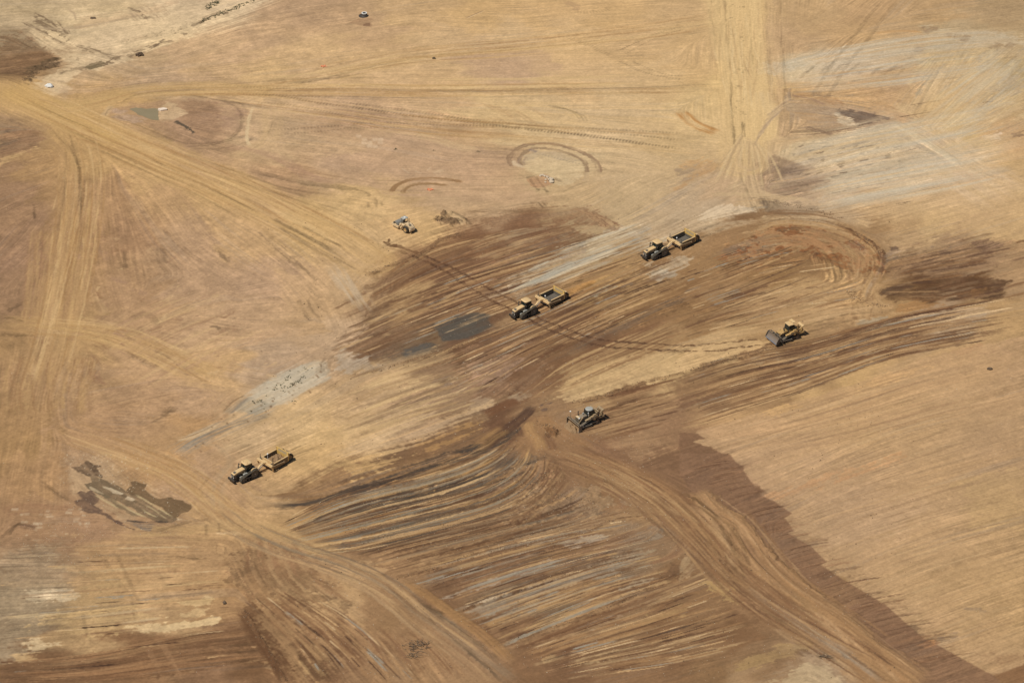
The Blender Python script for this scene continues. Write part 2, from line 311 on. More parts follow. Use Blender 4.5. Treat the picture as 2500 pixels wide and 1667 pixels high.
def tn(t, s, gt, gs, off=0):
    u = (t/gt+137.3+off) % 511; v = (s/gs+off*3.1) % 511
    iu = np.floor(u).astype(int); iv = np.floor(v).astype(int); fu = u-iu; fv = v-iv
    fu = fu*fu*(3-2*fu); fv = fv*fv*(3-2*fv)
    a = TAB[iu, iv]*(1-fu)+TAB[iu+1, iv]*fu; b = TAB[iu, (iv+1) % 512]*(1-fu)+TAB[iu+1, (iv+1) % 512]*fu
    return a*(1-fv)+b*fv
def blend(sl, mask, col):
    COL[sl] += mask[..., None]*(lin(col)-COL[sl])
def rib(fr, pts, w, col=None, op=0.8, fe=0.35, st=0.5, z=0.0, amp=None, gt=0.45, gs=9.0, tread=0, fade=0.12, dk=0.0, wob=0.0, flat=0):
    """a strip of soil w metres wide along a line; dk scales the tone under it"""
    P = pts if fr is None else smooth(PT(fr, pts))
    r = ribf(P, w*0.5*(1+fe)+0.4+abs(wob))
    if r is None: return
    sl, D, T, S, L = r
    off = (hash_(pts) % 97)
    hw = w*0.5
    d = D+wob*0.5*EDGE[sl]
    d = d+.10*B4[sl]*min(1, w)
    m = 1-sstep(hw*(1-fe*.8), hw*(1+fe*.8)+0.03, d)
    if fade: m *= np.clip(np.minimum(S, L-S)/(fade*L)+0.02, 0, 1)
    if st: m *= np.clip(1-st+st*(0.5+1.0*tn(T, S, gt, gs, off)+.5*tn(T, S, .18, gs*.4, off+9)), 0, 1.25)
    if tread: m *= 0.55+0.45*np.sin(S*2*pi/tread+0.6*tn(T, S, 1, 5, off))
    m = np.clip(m*op, 0, 1)
    if col is not None: blend(sl, m, col)
    if dk: COL[sl] *= np.exp(-1.5*dk*m)[..., None]
    if z: Z[sl] += z*m
    if amp is not None: AMP[sl] += m*(amp-AMP[sl])
def hash_(p):
    return int(sum((i+1)*7.3*v for i, v in enumerate(np.array(p, float).ravel()[:12])))
def pair(fr, pts, gauge=2.2, w=0.6, **k):
    P = smooth(PT(fr, pts)); d = np.gradient(P, axis=0); d /= np.hypot(d[:, 0], d[:, 1])[:, None]+1e-9
    n = np.stack([-d[:, 1], d[:, 0]], 1)
    for sg in (-.5, .5): rib(None, P+n*gauge*sg, w, **k)
def patch(fr, pts, col=None, op=0.8, fe=1.0, warp=1.0, amp=None, z=0.0, dk=0.0, mot=0.3, src=None, rough=0.0):
    """a patch of soil bounded by a polygon; fe = soft edge (m), warp = raggedness (m)"""
    P = PT(fr, pts)
    sl = bbox(P, fe+2*abs(warp)+0.5)
    h, w = sl[0].stop-sl[0].start, sl[1].stop-sl[1].start
    if h <= 0 or w <= 0: return
    X = xs[sl[1]][None, :]; Y = ys[sl[0]][:, None]
    D = np.full((h, w), 1e9, np.float32); ins = np.zeros((h, w), bool)
    for p, q in zip(P, np.roll(P, -1, 0)):
        ex, ey = q-p; L2_ = ex*ex+ey*ey+1e-9
        t = np.clip(((X-p[0])*ex+(Y-p[1])*ey)/L2_, 0, 1)
        D = np.minimum(D, (X-p[0]-t*ex)**2+(Y-p[1]-t*ey)**2)
        if abs(ey) > 1e-9:
            c = ((p[1] > Y) != (q[1] > Y)) & (X < (Y-p[1])*ex/ey+p[0])
            ins ^= c
    sd = np.where(ins, 1, -1)*np.sqrt(D)
    E = (EDGE if src is None else src)[sl]
    fe = fe*.75
    m = sstep(-fe/2, fe/2, sd+warp*.6*E)
    if mot: m *= np.clip(1-mot+mot*(0.6+0.7*(0.5*L3[sl]+0.5*L2[sl]+0.5*B1[sl]+.3*B4[sl])), 0, 1)
    m = m*op
    if col is not None: blend(sl, m, col)
    if dk: COL[sl] *= np.exp(-dk*m)[..., None]
    if amp is not None: AMP[sl] += m*(amp-AMP[sl])
    if z: Z[sl] += z*m
    if rough: Z[sl] += rough*m*(B3[sl]*0.6+B1[sl]*0.4)
    return sl, m
# ------------------------------------------------------------------ soil patches (before they are graded out)
DUST = (196,162,108); PALE = (202,182,142); PINK = (178,148,118); BRN = (128,94,64); DKB = (98,70,46); GRY = (160,148,122)
BLU = (128,124,110); ORG = (168,112,62); BEI = (200,172,124); SLT = (96,90,78)
def A(v, *sl): pass
# top left: pale silt flat and dark bank
patch('a', (420,110, 900,60, 1400,0, 1830,0, 1500,170, 1180,290, 830,430, 480,520, 490,600, 400,655, 300,640, 190,590, 330,520, 480,440, 260,330, 200,200, 0,180, 0,90), (200,182,142), .8, 1.5, 1.2, amp=0.17)
patch('a', (0,235, 130,225, 240,260, 330,340, 410,390, 400,450, 250,520, 190,590, 90,570, 0,540), (122,94,66), .8, 2, 2.5, amp=0.90, mot=.4)
patch('a', (290,430, 400,390, 410,440, 250,520, 200,580, 155,560, 170,500), (92,76,54), .8, 1.2, 2, mot=.4, rough=.2)
patch('a', (0,90, 250,90, 520,180, 540,230, 300,200, 0,210), (160,142,108), .5, 2, 2, mot=.5)
patch('a', (560,130, 900,60, 1330,0, 1000,90, 650,180, 520,210), (178,154,118), .6, 1.5, 2, mot=.5)
patch('a', (470,560, 900,520, 1420,500, 1500,540, 900,600, 500,650, 400,660), (176,148,114), .5, 2, 1.5)
# oval island between the roads
patch('a', (760,735, 900,700, 1300,670, 1560,700, 1640,790, 1640,900, 1480,980, 1300,990, 1000,920, 760,830, 730,790), (164,132,99), .8, 1.5, .8, amp=0.28)
patch('a', (1240,690, 1500,690, 1540,800, 1500,930, 1360,960, 1270,850, 1230,760), (152,120,88), .6, 1.5, 1.5)
patch('a', (1510,700, 1600,720, 1650,790, 1640,880, 1590,920, 1530,860), (180,150,112), .7, 2.2, 1, src=B1)
patch('a', (1095,722, 1150,705, 1200,700, 1235,745, 1245,780, 1200,815, 1150,828, 1085,820, 1080,780), (190,166,126), .85, 1.2, .9, amp=0.11, src=B1)
patch('a', (790,740, 890,780, 1000,820, 900,850, 770,800), (170,146,122), .7, 1.5, 1)
# left edge hollow, darker in tone
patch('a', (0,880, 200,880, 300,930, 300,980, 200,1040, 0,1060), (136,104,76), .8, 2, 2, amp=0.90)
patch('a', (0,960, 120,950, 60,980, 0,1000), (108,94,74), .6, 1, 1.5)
patch('a', (0,1130, 250,1000, 260,1010, 0,1080), (190,158,106), .7, 1, 1)
# pinkish compacted flats
patch('b', (170,1010, 400,930, 620,960, 900,1030, 1100,1070, 1180,1200, 1340,1330, 1200,1380, 900,1390, 700,1330, 500,1330, 350,1330, 100,1240, 50,1120), (182,151,117), .6, 2.5, 1.5, amp=0.19)
patch('b', (820,400, 900,350, 1220,310, 1420,370, 1520,500, 1300,530, 960,530, 850,460), (180,150,115), .7, 2.5, 1.5, amp=0.17)
patch('b', (0,640, 500,560, 900,640, 950,700, 700,740, 300,740, 0,690), (184,153,114), .5, 3, 2)
patch('b', (0,740, 600,770, 900,830, 950,900, 700,960, 500,880, 0,880), (174,142,108), .7, 2.5, 2, amp=0.80)
patch('b', (1130,700, 1500,700, 1660,800, 1900,900, 1500,900, 1100,850), (196,170,122), .4, 3, 2)
patch('m', (520,640, 620,460, 900,420, 1300,480, 1700,600, 1800,780, 1700,950, 1400,1050, 1180,1020, 1050,820, 760,790, 640,700), (196,178,138), .9, 1.2, .5, amp=0.14)
patch('m', (600,480, 900,380, 1300,420, 1700,560, 1500,580, 1000,500, 700,560), (168,154,128), .6, 1, .8, mot=.4)
patch('m', (640,900, 1050,820, 1140,880, 1190,960, 1150,1040, 900,1100, 780,1060), (178,138,102), .9, .4, .3)
patch('m', (1400,100, 2300,0, 2350,700, 2150,700, 2000,450, 1600,300), (202,178,136), .5, 3, 2)
# grey and pale top right
patch('c', (520,430, 700,440, 1100,340, 1500,270, 1640,300, 1640,400, 1500,460, 1200,480, 900,490, 740,500, 540,510), (190,180,152), .85, 1.2, 2, amp=0.39)
patch('c', (700,440, 1200,370, 1300,330, 1000,420, 740,490), (176,176,156), .6, 1, 1.5)
patch('c', (1640,170, 1780,190, 2352,260, 2352,320, 1900,280, 1760,330, 1690,330), (180,170,140), .7, 1.2, 2.5, mot=.4)
patch('c', (1350,340, 1600,250, 1700,260, 1650,370, 1500,430, 1300,420), (164,146,116), .6, 1.5, 2)
patch('c', (1640,380, 1900,360, 2352,560, 2352,800, 1900,900, 1500,740, 1560,560), (196,172,122), .7, 3, 2, amp=0.39)
patch('c', (2050,480, 2200,460, 2352,560, 2300,640, 2100,620, 1900,680, 2000,560), (164,154,130), .6, 2, 2.5, mot=.5)
patch('c', (740,570, 1400,480, 1640,430, 1640,560, 1560,700, 1300,720, 1000,700, 740,680), (184,152,106), .6, 1.5, 2, amp=0.90)
patch('c', (740,650, 1000,680, 1460,810, 1440,860, 1050,920, 740,960, 640,900), (164,138,106), .8, 1.8, 1.5, amp=0.80)
patch('c', (1060,750, 1200,760, 1440,810, 1300,850, 1220,860, 1150,800), (104,90,78), .9, .9, 1.2, mot=.25)
patch('c', (1080,780, 1190,830, 1200,860, 1100,850), (190,180,150), .7, 1, 1)
patch('c', (660,1070, 800,980, 1400,840, 1500,870, 1900,1130, 1700,1200, 1300,1280, 1030,1280, 900,1150), (188,172,134), .75, 1.5, 2, amp=0.90)
patch('c', (1500,900, 1700,1020, 1560,1090, 1480,1000), (152,144,122), .6, 1.5, 2)
patch('c', (540,1120, 640,1060, 900,1160, 1000,1240, 1030,1290, 900,1360, 640,1330, 560,1300), (142,119,92), .85, 1.2, .9, amp=1.2, mot=.35)
patch('c', (650,1140, 850,1150, 820,1190, 700,1190), (112,98,84), .6, 1, 1.5)
patch('c', (1000,1340, 1200,1300, 1300,1330, 1100,1380, 950,1390), (172,164,136), .8, 1.2, 1.5)
patch('c', (2050,920, 2352,850, 2352,1050, 2200,980), (184,150,104), .5, 1.5, 2.5, mot=.5)
patch('c', (2040,930, 2190,910, 2200,950, 2080,960), (214,194,158), .8, .7, 1.2)
patch('c', (2240,920, 2352,890, 2352,930, 2280,940), (104,80,66), .6, .8, 1.2)
patch('c', (1850,1160, 2000,1180, 2000,1230, 1880,1240), (174,132,86), .6, 1, 1.5)
patch('c', (560,1370, 900,1400, 1000,1450, 700,1470, 550,1440), (122,106,84), .7, 1, 1.5, mot=.3)
patch('c', (150,1420, 420,1410, 560,1440, 420,1480, 150,1500), (196,182,148), .8, 1, 1.2)
patch('c', (0,1100, 330,1120, 200,1180, 60,1260, 0,1290), (182,140,88), .6, 2, 2)
patch('c', (0,1160, 120,1140, 60,1230, 0,1250), (150,140,118), .6, 1.5, 2)
for P, c_, o_ in [((1760,470, 1950,420, 2150,370, 2352,300), (200,178,138), .5), ((1780,360, 1950,330, 2100,290), (190,176,142), .5), ((2060,285, 2150,340, 2250,400, 2352,460), (206,184,144), .55), ((1770,170, 1950,150, 2130,110), (190,178,148), .5), ((2000,470, 2200,430, 2352,390), (198,172,128), .4)]:
    Pp = smooth(PT('o', P)); dd_ = np.gradient(Pp, axis=0); dd_ /= np.hypot(dd_[:, 0], dd_[:, 1])[:, None]
    for kk in range(7):
        off_ = (kk-3)*2.2+rng.normal(0, .8)
        rib(None, Pp+np.stack([-dd_[:, 1], dd_[:, 0]], 1)*off_, rng.uniform(1.5, 5), c_, o_*rng.uniform(.4, 1), .8, .6, gt=.8, gs=12, fade=.25)
# scraping ground, dark brown
patch('e', (180,430, 330,300, 560,170, 800,110, 1100,50, 1320,20, 1600,30, 1800,80, 1700,130, 1400,240, 1150,380, 1130,500, 900,600, 600,660, 350,560, 200,480), (120,88,62), .75, 2.5, 2.5, amp=1.10)
patch('e', (330,470, 480,400, 620,400, 600,470, 460,520, 380,540), (158,128,86), .7, 1.5, 2.5)
patch('e', (200,420, 330,380, 480,360, 400,420, 330,560, 200,500), (146,118,82), .5, 1.5, 2)
patch('e', (1150,380, 1500,190, 1850,30, 2100,0, 2100,60, 1800,160, 1500,260, 1200,430), (170,158,130), .8, 1.5, 2, amp=0.90)
patch('e', (1000,520, 1300,330, 1700,130, 2100,-40, 2352,-80, 2352,60, 1900,170, 1500,320, 1200,480), (180,164,132), .45, 3, 2.5)
patch('e', (1480,210, 1660,140, 1700,150, 1560,230), (128,120,112), .7, .8, 1.5, mot=.5)
patch('e', (1560,420, 1800,330, 2150,250, 2352,260, 2352,420, 2000,520, 1750,560, 1560,520), (162,130,86), .6, 2, 2.5, amp=1.00)
patch('e', (1630,490, 1830,415, 1880,425, 1760,490, 1650,505), (160,156,134), .9, .6, .8)
patch('e', (1560,520, 1620,530, 1600,545, 1550,540), (168,160,136), .8, .5, .6)
patch('e', (1560,430, 1700,400, 1750,420, 1640,490, 1600,500), (172,122,62), .6, 1, 1.5)
patch('e', (2080,270, 2352,220, 2352,300, 2200,350, 2100,340), (168,156,128), .7, 1.2, 2, mot=.5)
patch('e', (2090,290, 2300,320, 2280,350, 2150,390), (156,152,132), .6, .8, 1.5)
patch('e', (600,700, 750,620, 940,597, 1010,612, 1062,690, 880,772, 705,790, 655,700), (86,81,70), .9, .9, .35, mot=.15, amp=0.33, src=B1)
patch('e', (600,690, 760,620, 800,640, 640,700), (90,82,68), .6, .8, 1.5)
patch('e', (200,860, 500,790, 620,830, 560,880, 380,930, 220,910), (106,92,74), .6, 1.2, 2, mot=.3)
patch('e', (430,850, 600,810, 590,850, 450,890), (88,84,74), .8, .7, 1.5, mot=.3)
patch('e', (180,630, 310,600, 300,620, 190,650), (88,86,82), .85, .5, .7)
patch('e', (0,830, 180,880, 200,920, 330,960, 60,1040, 0,980), (172,160,132), .8, 1.5, 1.5)
patch('e', (60,830, 330,700, 500,640, 640,700, 600,760, 300,900, 190,880), (122,94,66), .6, 1.5, 2.5, amp=1.10)
patch('e', (60,1040, 200,960, 500,900, 760,850, 800,910, 500,960, 200,1000, 80,1060), (170,142,98), .6, 1.5, 2)
patch('e', (240,1280, 330,1200, 600,1120, 640,1080, 780,1030, 880,1110, 780,1160, 600,1240, 480,1290, 300,1340), (138,112,84), .85, 1, 2, amp=0.90)
patch('e', (100,1350, 240,1290, 480,1290, 300,1340, 380,1380), (148,118,84), .5, 1.5, 2)
patch('e', (600,1080, 700,1030, 770,1040, 740,1080, 620,1110), (112,98,84), .7, .7, 1.2)
patch('e', (790,900, 900,840, 1100,780, 1350,800, 1500,840, 1400,960, 1200,1000, 1100,1180, 960,1130, 860,1080, 790,990), (136,104,74), .75, 1.6, 2.2, amp=1.10)
patch('e', (790,880, 860,870, 880,900, 850,950, 800,970), (112,82,54), .8, .8, .8)
patch('e', (870,960, 1200,900, 1250,960, 1100,1060, 960,1100, 900,1040), (152,124,98), .55, 1.5, 2.5, mot=.4)
patch('e', (690,1190, 850,1170, 920,1200, 860,1260, 720,1290), (146,118,86), .8, 1, 1.5)
patch('e', (860,1190, 1000,1170, 1040,1240, 900,1290), (160,138,106), .8, 1, 1.2)
patch('e', (1150,1170, 1300,1130, 1340,1160, 1210,1200), (148,128,98), .8, 1, 1)
patch('e', (1600,1040, 1760,960, 1740,1000, 1640,1060), (112,82,58), .85, .8, 1.5)
patch('e', (1500,1120, 1700,1000, 2000,900, 2352,860, 2352,1000, 2000,1090, 1800,1160, 1600,1200, 1450,1190), (192,164,114), .85, 1.4, 1.5, amp=0.33)
patch('e', (1300,840, 1500,760, 1800,620, 2100,560, 2352,440, 2352,560, 2000,700, 1700,800, 1450,900, 1340,920), (120,90,58), .7, 2, 2.5, amp=1.15)
patch('e', (1370,1220, 1460,1205, 1440,1225, 1380,1235), (98,80,70), .85, .4, .6)
patch('e', (1370,1260, 1420,1250, 1415,1270, 1380,1272), (98,80,70), .8, .4, .5)
patch('e', (1260,1240, 1320,1220, 1310,1280, 1200,1330, 1180,1320), (88,76,62), .7, .8, 1)
patch('e', (0,1250, 300,1140, 350,1250, 700,1280, 1000,1250, 700,1400, 300,1568, 0,1568), (198,168,118), .6, 3, 2.5, amp=0.39)
patch('e', (560,1500, 900,1350, 1000,1350, 800,1470, 640,1560), (176,134,74), .6, 1.5, 2.5, mot=.3)
# arc and beyond, right
patch('f', (300,190, 500,60, 800,0, 1100,40, 1280,110, 1390,190, 1380,260, 1300,300, 1000,280, 700,240, 500,300, 300,330), (132,96,60), .7, 2.5, 2.5, amp=1.15)
patch('f', (270,220, 420,190, 760,110, 720,170, 600,200, 400,260), (158,102,58), .6, 1, 1.8, mot=.6)
patch('f', (880,150, 960,140, 980,190, 920,200), (86,66,52), .8, 1, 1.2)
patch('f', (1100,140, 1200,120, 1290,160, 1260,210, 1190,210), (172,158,130), .75, .9, 1.5, mot=.3)
patch('f', (1000,250, 1300,220, 1340,280, 1310,450, 1350,480, 1440,570, 1200,640, 1150,560, 1130,440, 1000,400), (174,142,98), .7, 2, 2, amp=1.10)
patch('f', (1290,110, 1390,190, 1385,250, 1340,280, 1340,200), (106,76,50), .8, .7, .8)
patch('f', (1370,260, 1500,200, 1800,150, 2050,100, 2200,130, 2240,200, 2150,260, 2200,340, 1900,350, 1600,330, 1400,350), (142,112,80), .75, 2, 3, amp=1.10)
patch('f', (1960,110, 2130,100, 2230,160, 2080,170), (104,80,64), .7, 1, 2, mot=.4)
patch('f', (1760,180, 1860,150, 1840,190, 1780,200), (92,72,58), .8, .8, 1)
patch('f', (1430,145, 1490,150, 1490,170, 1450,170), (100,76,62), .8, .4, .5)
patch('f', (1360,440, 1600,380, 1830,335, 1960,345, 2140,360, 2260,385, 2200,430, 2250,480, 2190,510, 2000,510, 1880,520, 1760,510, 1690,535, 1600,510, 1480,530, 1400,500), (92,64,42), .9, 1.4, 1.0, amp=0.90, mot=.3)
patch('f', (1360,430, 1620,400, 1600,430, 1420,480), (92,72,56), .6, .7, 1)
patch('f', (1480,540, 1620,515, 1700,545, 1900,520, 1800,560, 1600,590, 1480,580), (160,116,66), .75, .9, 1)
patch('f', (1880,500, 2000,440, 2100,420, 2090,480, 1990,500), (138,96,54), .7, .6, .8)
patch('f', (2030,470, 2180,440, 2200,490, 2080,500), (92,68,50), .6, .6, 1, mot=.5)
patch('f', (1540,640, 1750,580, 2080,560, 2100,620, 1960,740, 1750,760, 1650,700), (172,150,116), .7, 1.6, 2.2, amp=0.80)
patch('f', (1220,670, 1400,640, 1450,680, 1300,700, 1250,700), (152,144,120), .7, .8, 1.5)
patch('f', (1120,740, 1220,740, 1200,760, 1130,765), (146,140,118), .7, .7, 1)
patch('f', (1680,770, 2000,760, 1900,820, 1700,810), (112,86,60), .6, 1.2, 2)
patch('f', (1860,870, 2060,820, 2040,850, 1900,880), (170,120,74), .75, .7, .8)
patch('f', (840,790, 1250,700, 1500,690, 1650,740, 1500,790, 1050,900, 860,920), (140,106,68), .6, 1.6, 2.5, amp=1.10)
patch('f', (490,900, 850,840, 940,860, 700,940, 520,950), (154,136,108), .75, 1, 2, mot=.3)
patch('f', (880,930, 1030,900, 1000,930, 900,950), (108,76,52), .75, .7, 1.2)
patch('f', (0,1170, 300,1080, 700,1010, 880,1000, 840,1040, 500,1130, 250,1200, 0,1280), (110,78,54), .75, 1, 1.4, amp=0.90)
patch('f', (0,1060, 300,960, 600,960, 800,950, 1200,900, 1000,1000, 500,1080, 0,1160), (138,106,70), .55, 1.5, 2)
patch('f', (0,840, 200,800, 660,780, 620,830, 350,900, 100,980, 0,1000), (194,164,116), .7, 1.2, 1.5)
patch('f', (700,800, 900,760, 1100,760, 1000,800, 760,850), (140,104,64), .6, 1, 1.5)
patch('f', (120,1420, 400,1330, 700,1230, 1000,1140, 1400,1020, 1700,900, 1850,870, 2352,760, 2352,1568, 280,1568), (182,148,106), .8, 1, .7, amp=0.30)
patch('f', (560,1280, 700,1230, 820,1240, 700,1290, 580,1310), (198,158,100), .7, .8, 1.5)
patch('f', (1300,1080, 1450,990, 1700,960, 1500,1050, 1200,1110), (196,156,102), .5, 1, 2)
patch('f', (0,1420, 120,1430, 180,1480, 280,1568, 0,1568), (122,90,64), .85, .5, .4, amp=0.39)
# bottom left
patch('g', (500,90, 700,10, 900,180, 1100,300, 1300,400, 1200,450, 880,460, 600,330, 420,180), (184,158,118), .45, 2, 1.5)
patch('g', (0,640, 400,620, 480,760, 440,960, 300,1000, 350,1200, 130,1380, 0,1420), (152,136,106), .6, 3, 3, amp=0.80)
patch('g', (210,930, 420,920, 540,960, 380,990, 240,990), (176,164,132), .7, .8, 2, mot=.3)
patch('g', (500,580, 1500,560, 1560,700, 1500,1000, 900,1050, 500,900), (176,142,96), .5, 3, 3, amp=0.33)
patch('g', (140,1270, 300,1240, 380,1290, 250,1310, 140,1310), (196,176,132), .8, .8, 2, mot=.3)
patch('g', (550,1400, 700,1360, 950,1320, 1100,1290, 1130,1310, 900,1350, 700,1400, 560,1420), (194,164,112), .85, .7, 1.6, mot=.3)
patch('g', (380,1080, 900,1060, 1000,1110, 900,1220, 500,1260, 250,1180), (186,158,106), .6, 1.5, 3, mot=.5)
patch('g', (860,1180, 1050,1160, 1300,1150, 1490,1130, 1460,1170, 1150,1210, 900,1230), (198,176,128), .9, .6, 1.4)
patch('g', (1230,1000, 1440,995, 1420,1020, 1240,1020), (192,166,116), .8, .5, 1)
patch('g', (1250,1100, 1320,1095, 1350,1060, 1420,1060, 1350,1120, 1260,1120), (194,168,118), .7, .5, 1)
patch('g', (1480,540, 1600,530, 1660,545, 1640,560, 1500,545), (208,184,138), .9, .3, .4)
patch('g', (0,1440, 700,1370, 1200,1260, 1750,1170, 1840,1400, 1600,1430, 1100,1520, 800,1568, 0,1568), (120,88,58), .85, 1.2, 1.2, amp=0.90)
patch('g', (100,1380, 260,1370, 280,1410, 130,1410), (184,154,104), .7, .8, 1.2)
patch('g', (1640,1060, 1700,1000, 1850,1120, 2150,1300, 2352,1480, 2352,1568, 2000,1568, 1850,1400, 1730,1220), (112,80,52), .85, 1, 1.6, amp=0.39, mot=.2)
patch('g', (1620,640, 1760,600, 2000,640, 2352,760, 2352,1000, 2100,900, 1850,960, 1700,1000, 1640,900), (146,110,74), .65, 2, 3, mot=.5)
patch('g', (1640,720, 1800,800, 1900,920, 1720,960, 1650,860), (116,86,58), .6, 1.4, 3, mot=.5)
patch('g', (1870,870, 2100,860, 2352,980, 2300,1000, 1950,970), (186,156,108), .6, 1.5, 3, mot=.5)
patch('g', (1640,620, 1800,600, 2100,660, 2352,800, 2352,1100, 2000,1000, 1760,1000, 1640,860), (176,144,98), .55, 1, 2.5, mot=.8, src=B1, amp=.5)
patch('g', (1660,660, 1900,700, 2300,900, 2352,1000, 2000,960, 1760,980, 1660,860), (112,82,54), .6, 1, 2.5, mot=1, src=B1)
patch('g', (1720,1080, 2352,1100, 2352,1568, 2000,1568, 1820,1300), (168,134,90), .5, 1, 3, mot=1, src=B1)
patch('g', (2080,1440, 2200,1440, 2260,1530, 2150,1530), (164,134,88), .6, .8, 1.5, mot=.4)
patch('g', (1000,300, 1600,420, 1700,520, 1500,540, 1100,520), (182,150,102), .5, 2, 2)
patch('g', (870,455, 1220,450, 1130,530, 960,530), (130,106,80), .5, 1, 1.5, mot=.4)
# bottom middle
patch('h', (0,330, 400,250, 560,180, 900,130, 1200,20, 1330,20, 1200,110, 880,190, 500,290, 250,330, 0,400), (96,84,66), .8, 1.2, 2, amp=1.25)
patch('h', (480,250, 620,200, 650,280, 520,320), (176,138,80), .6, .8, 1.5)
patch('h', (100,320, 300,290, 520,280, 300,350, 130,350), (92,90,78), .7, .8, 1.2)
patch('h', (150,600, 500,450, 800,380, 900,380, 700,460, 350,580), (110,104,84), .75, 1.2, 1.8)
patch('h', (820,510, 1000,460, 1150,430, 1080,480, 900,530), (96,66,44), .7, .7, 1)
patch('h', (0,600, 80,640, 60,680, 0,680), (78,72,62), .8, .7, .8)
patch('h', (0,130, 200,60, 600,0, 1000,0, 800,70, 500,150, 250,210, 0,240), (156,120,76), .5, 1.5, 2.5, amp=1.25)
patch('h', (0,80, 200,40, 350,0, 500,0, 300,110, 100,180), (196,162,102), .6, 1.5, 2.5, mot=.3)
patch('h', (1000,100, 1400,40, 1500,100, 1450,250, 1300,300, 1100,300), (150,116,76), .5, 2, 2, amp=1.10, rough=.12)
patch('h', (1250,300, 1600,200, 1800,250, 1900,350, 1750,420, 1500,420, 1250,480, 1100,450), (150,126,92), .6, 1.5, 2, amp=0.90, rough=.18)
patch('h', (1400,220, 1700,180, 1900,330, 1600,400, 1300,390), None, 0, 1, 1, rough=.12)
patch('h', (600,700, 1300,480, 1600,420, 2100,420, 1800,520, 1300,620, 900,730, 500,820), (164,132,88), .55, 1.2, 1.5)
patch('h', (700,900, 1000,700, 1500,570, 1900,560, 2050,520, 1800,680, 1400,800, 900,950), (132,98,68), .6, 1.2, 1.5)
patch('h', (1500,610, 1650,570, 1850,560, 1840,590, 1600,640), (164,152,126), .85, .7, 1)
patch('h', (730,990, 900,900, 1480,730, 1500,760, 1100,860, 800,960), (158,148,126), .6, .8, 1.5, mot=.3)
patch('h', (1900,620, 1980,570, 2140,490, 2210,510, 2180,580, 2000,620), (134,122,100), .8, .8, 1)
patch('h', (1700,760, 2040,640, 2110,660, 2060,720, 1800,760), (150,136,106), .7, 1, 1.5, rough=.1)
patch('h', (780,1090, 1100,960, 1500,850, 1830,790, 1700,860, 1350,960, 1000,1110), (148,140,118), .8, 1, 1.2)
patch('h', (1000,1160, 1400,980, 1800,830, 1900,850, 1500,1000, 1150,1140, 1020,1190), (180,142,88), .7, .9, 1.4, mot=.3)
patch('h', (860,1050, 1100,960, 1000,1010, 900,1060), (188,166,128), .75, .5, .8, mot=.3)
patch('h', (1890,920, 2000,850, 2150,830, 2180,850, 2000,920), (172,156,122), .8, .7, 1)
patch('h', (2150,860, 2300,740, 2352,800, 2240,860), (106,78,54), .7, .8, 1, rough=.08)
patch('h', (1100,1300, 1500,1150, 2100,960, 2352,900, 2352,980, 1900,1060, 1400,1280, 1250,1310), (164,130,86), .55, 1, 1.5)
patch('h', (1600,1180, 1900,1090, 2000,1110, 1750,1190), (170,152,124), .5, 1, 1.5)
patch('h', (1370,1400, 1460,1370, 1490,1390, 1400,1430), (176,146,98), .7, .6, .8)
patch('h', (1580,1350, 1850,1250, 1880,1260, 1700,1340), (170,138,94), .6, .7, 1.2, mot=.3)
patch('h', (1640,1420, 1900,1350, 1880,1400, 1700,1430), (174,148,104), .7, .7, 1.2, mot=.3)
patch('h', (2180,1300, 2352,1200, 2352,1280, 2220,1320), (178,140,90), .6, .8, 1.4)
patch('h', (2352,1000, 2100,1100, 2050,1160, 2200,1150, 2352,1100), (170,138,88), .6, .8, 1.5)
patch('h', (250,720, 350,720, 360,760, 260,760), (180,142,92), .7, .7, .8)
patch('h', (0,740, 200,760, 320,900, 200,960, 0,900), (176,146,100), .5, 1.5, 2, mot=.4)
patch('h', (0,980, 100,1000, 60,1120, 0,1150), (100,74,50), .6, 1, 1.5, mot=.4)
patch('h', (900,1110, 1020,1190, 1100,1310, 900,1180), (122,86,56), .6, .8, 1)
# bottom right
patch('i', (100,-80, 2352,-300, 2352,1440, 2150,1520, 1860,1360, 1640,1240, 1400,1030, 1100,850, 960,760, 740,540, 650,330, 330,0), (178,146,104), .9, .6, .4, amp=0.30)
patch('i', (900,300, 1300,200, 1700,300, 1500,560, 1000,640), (178,148,112), .4, 3, 3)
patch('i', (1900,200, 2352,100, 2352,500, 2000,520), (176,148,96), .4, 3, 3)
patch('i', (0,0, 330,0, 470,170, 560,290, 650,330, 760,410, 710,440, 780,530, 740,540, 900,640, 1000,740, 960,760, 1100,850, 1400,1030, 1640,1240, 1860,1360, 2150,1520, 2200,1568, 1650,1568, 1400,1350, 1050,1130, 700,860, 450,540, 200,400, 0,150), (122,91,66), .85, .5, .16, amp=0.90, mot=0)
patch('i', (500,540, 800,560, 900,640, 780,720, 620,700, 540,620), (132,112,88), .5, 1.2, 2)
patch('i', (860,950, 1100,860, 1250,960, 1100,1080, 950,1080), (144,112,68), .6, 1.2, 2)
patch('i', (1260,1250, 1600,1180, 1660,1260, 1600,1340, 1350,1330), (94,72,56), .55, 1, 2, mot=.4)
patch('i', (1610,1300, 1700,1250, 1780,1270, 1720,1320, 1640,1330), (188,126,72), .85, .5, .8)
patch('i', (1720,1260, 1960,1200, 1880,1250, 1750,1290), (122,106,88), .6, .6, 1, mot=.4)
patch('i', (1950,1060, 2060,1040, 2100,1080, 2060,1080), (134,116,94), .6, .6, 1)
patch('i', (550,290, 900,200, 1200,110, 1500,0, 1500,60, 1100,180, 800,290, 620,310), (184,136,90), .55, .8, 1.6, mot=.4)
patch('i', (0,380, 100,480, 130,560, 0,620), (120,88,62), .6, 1, 1)
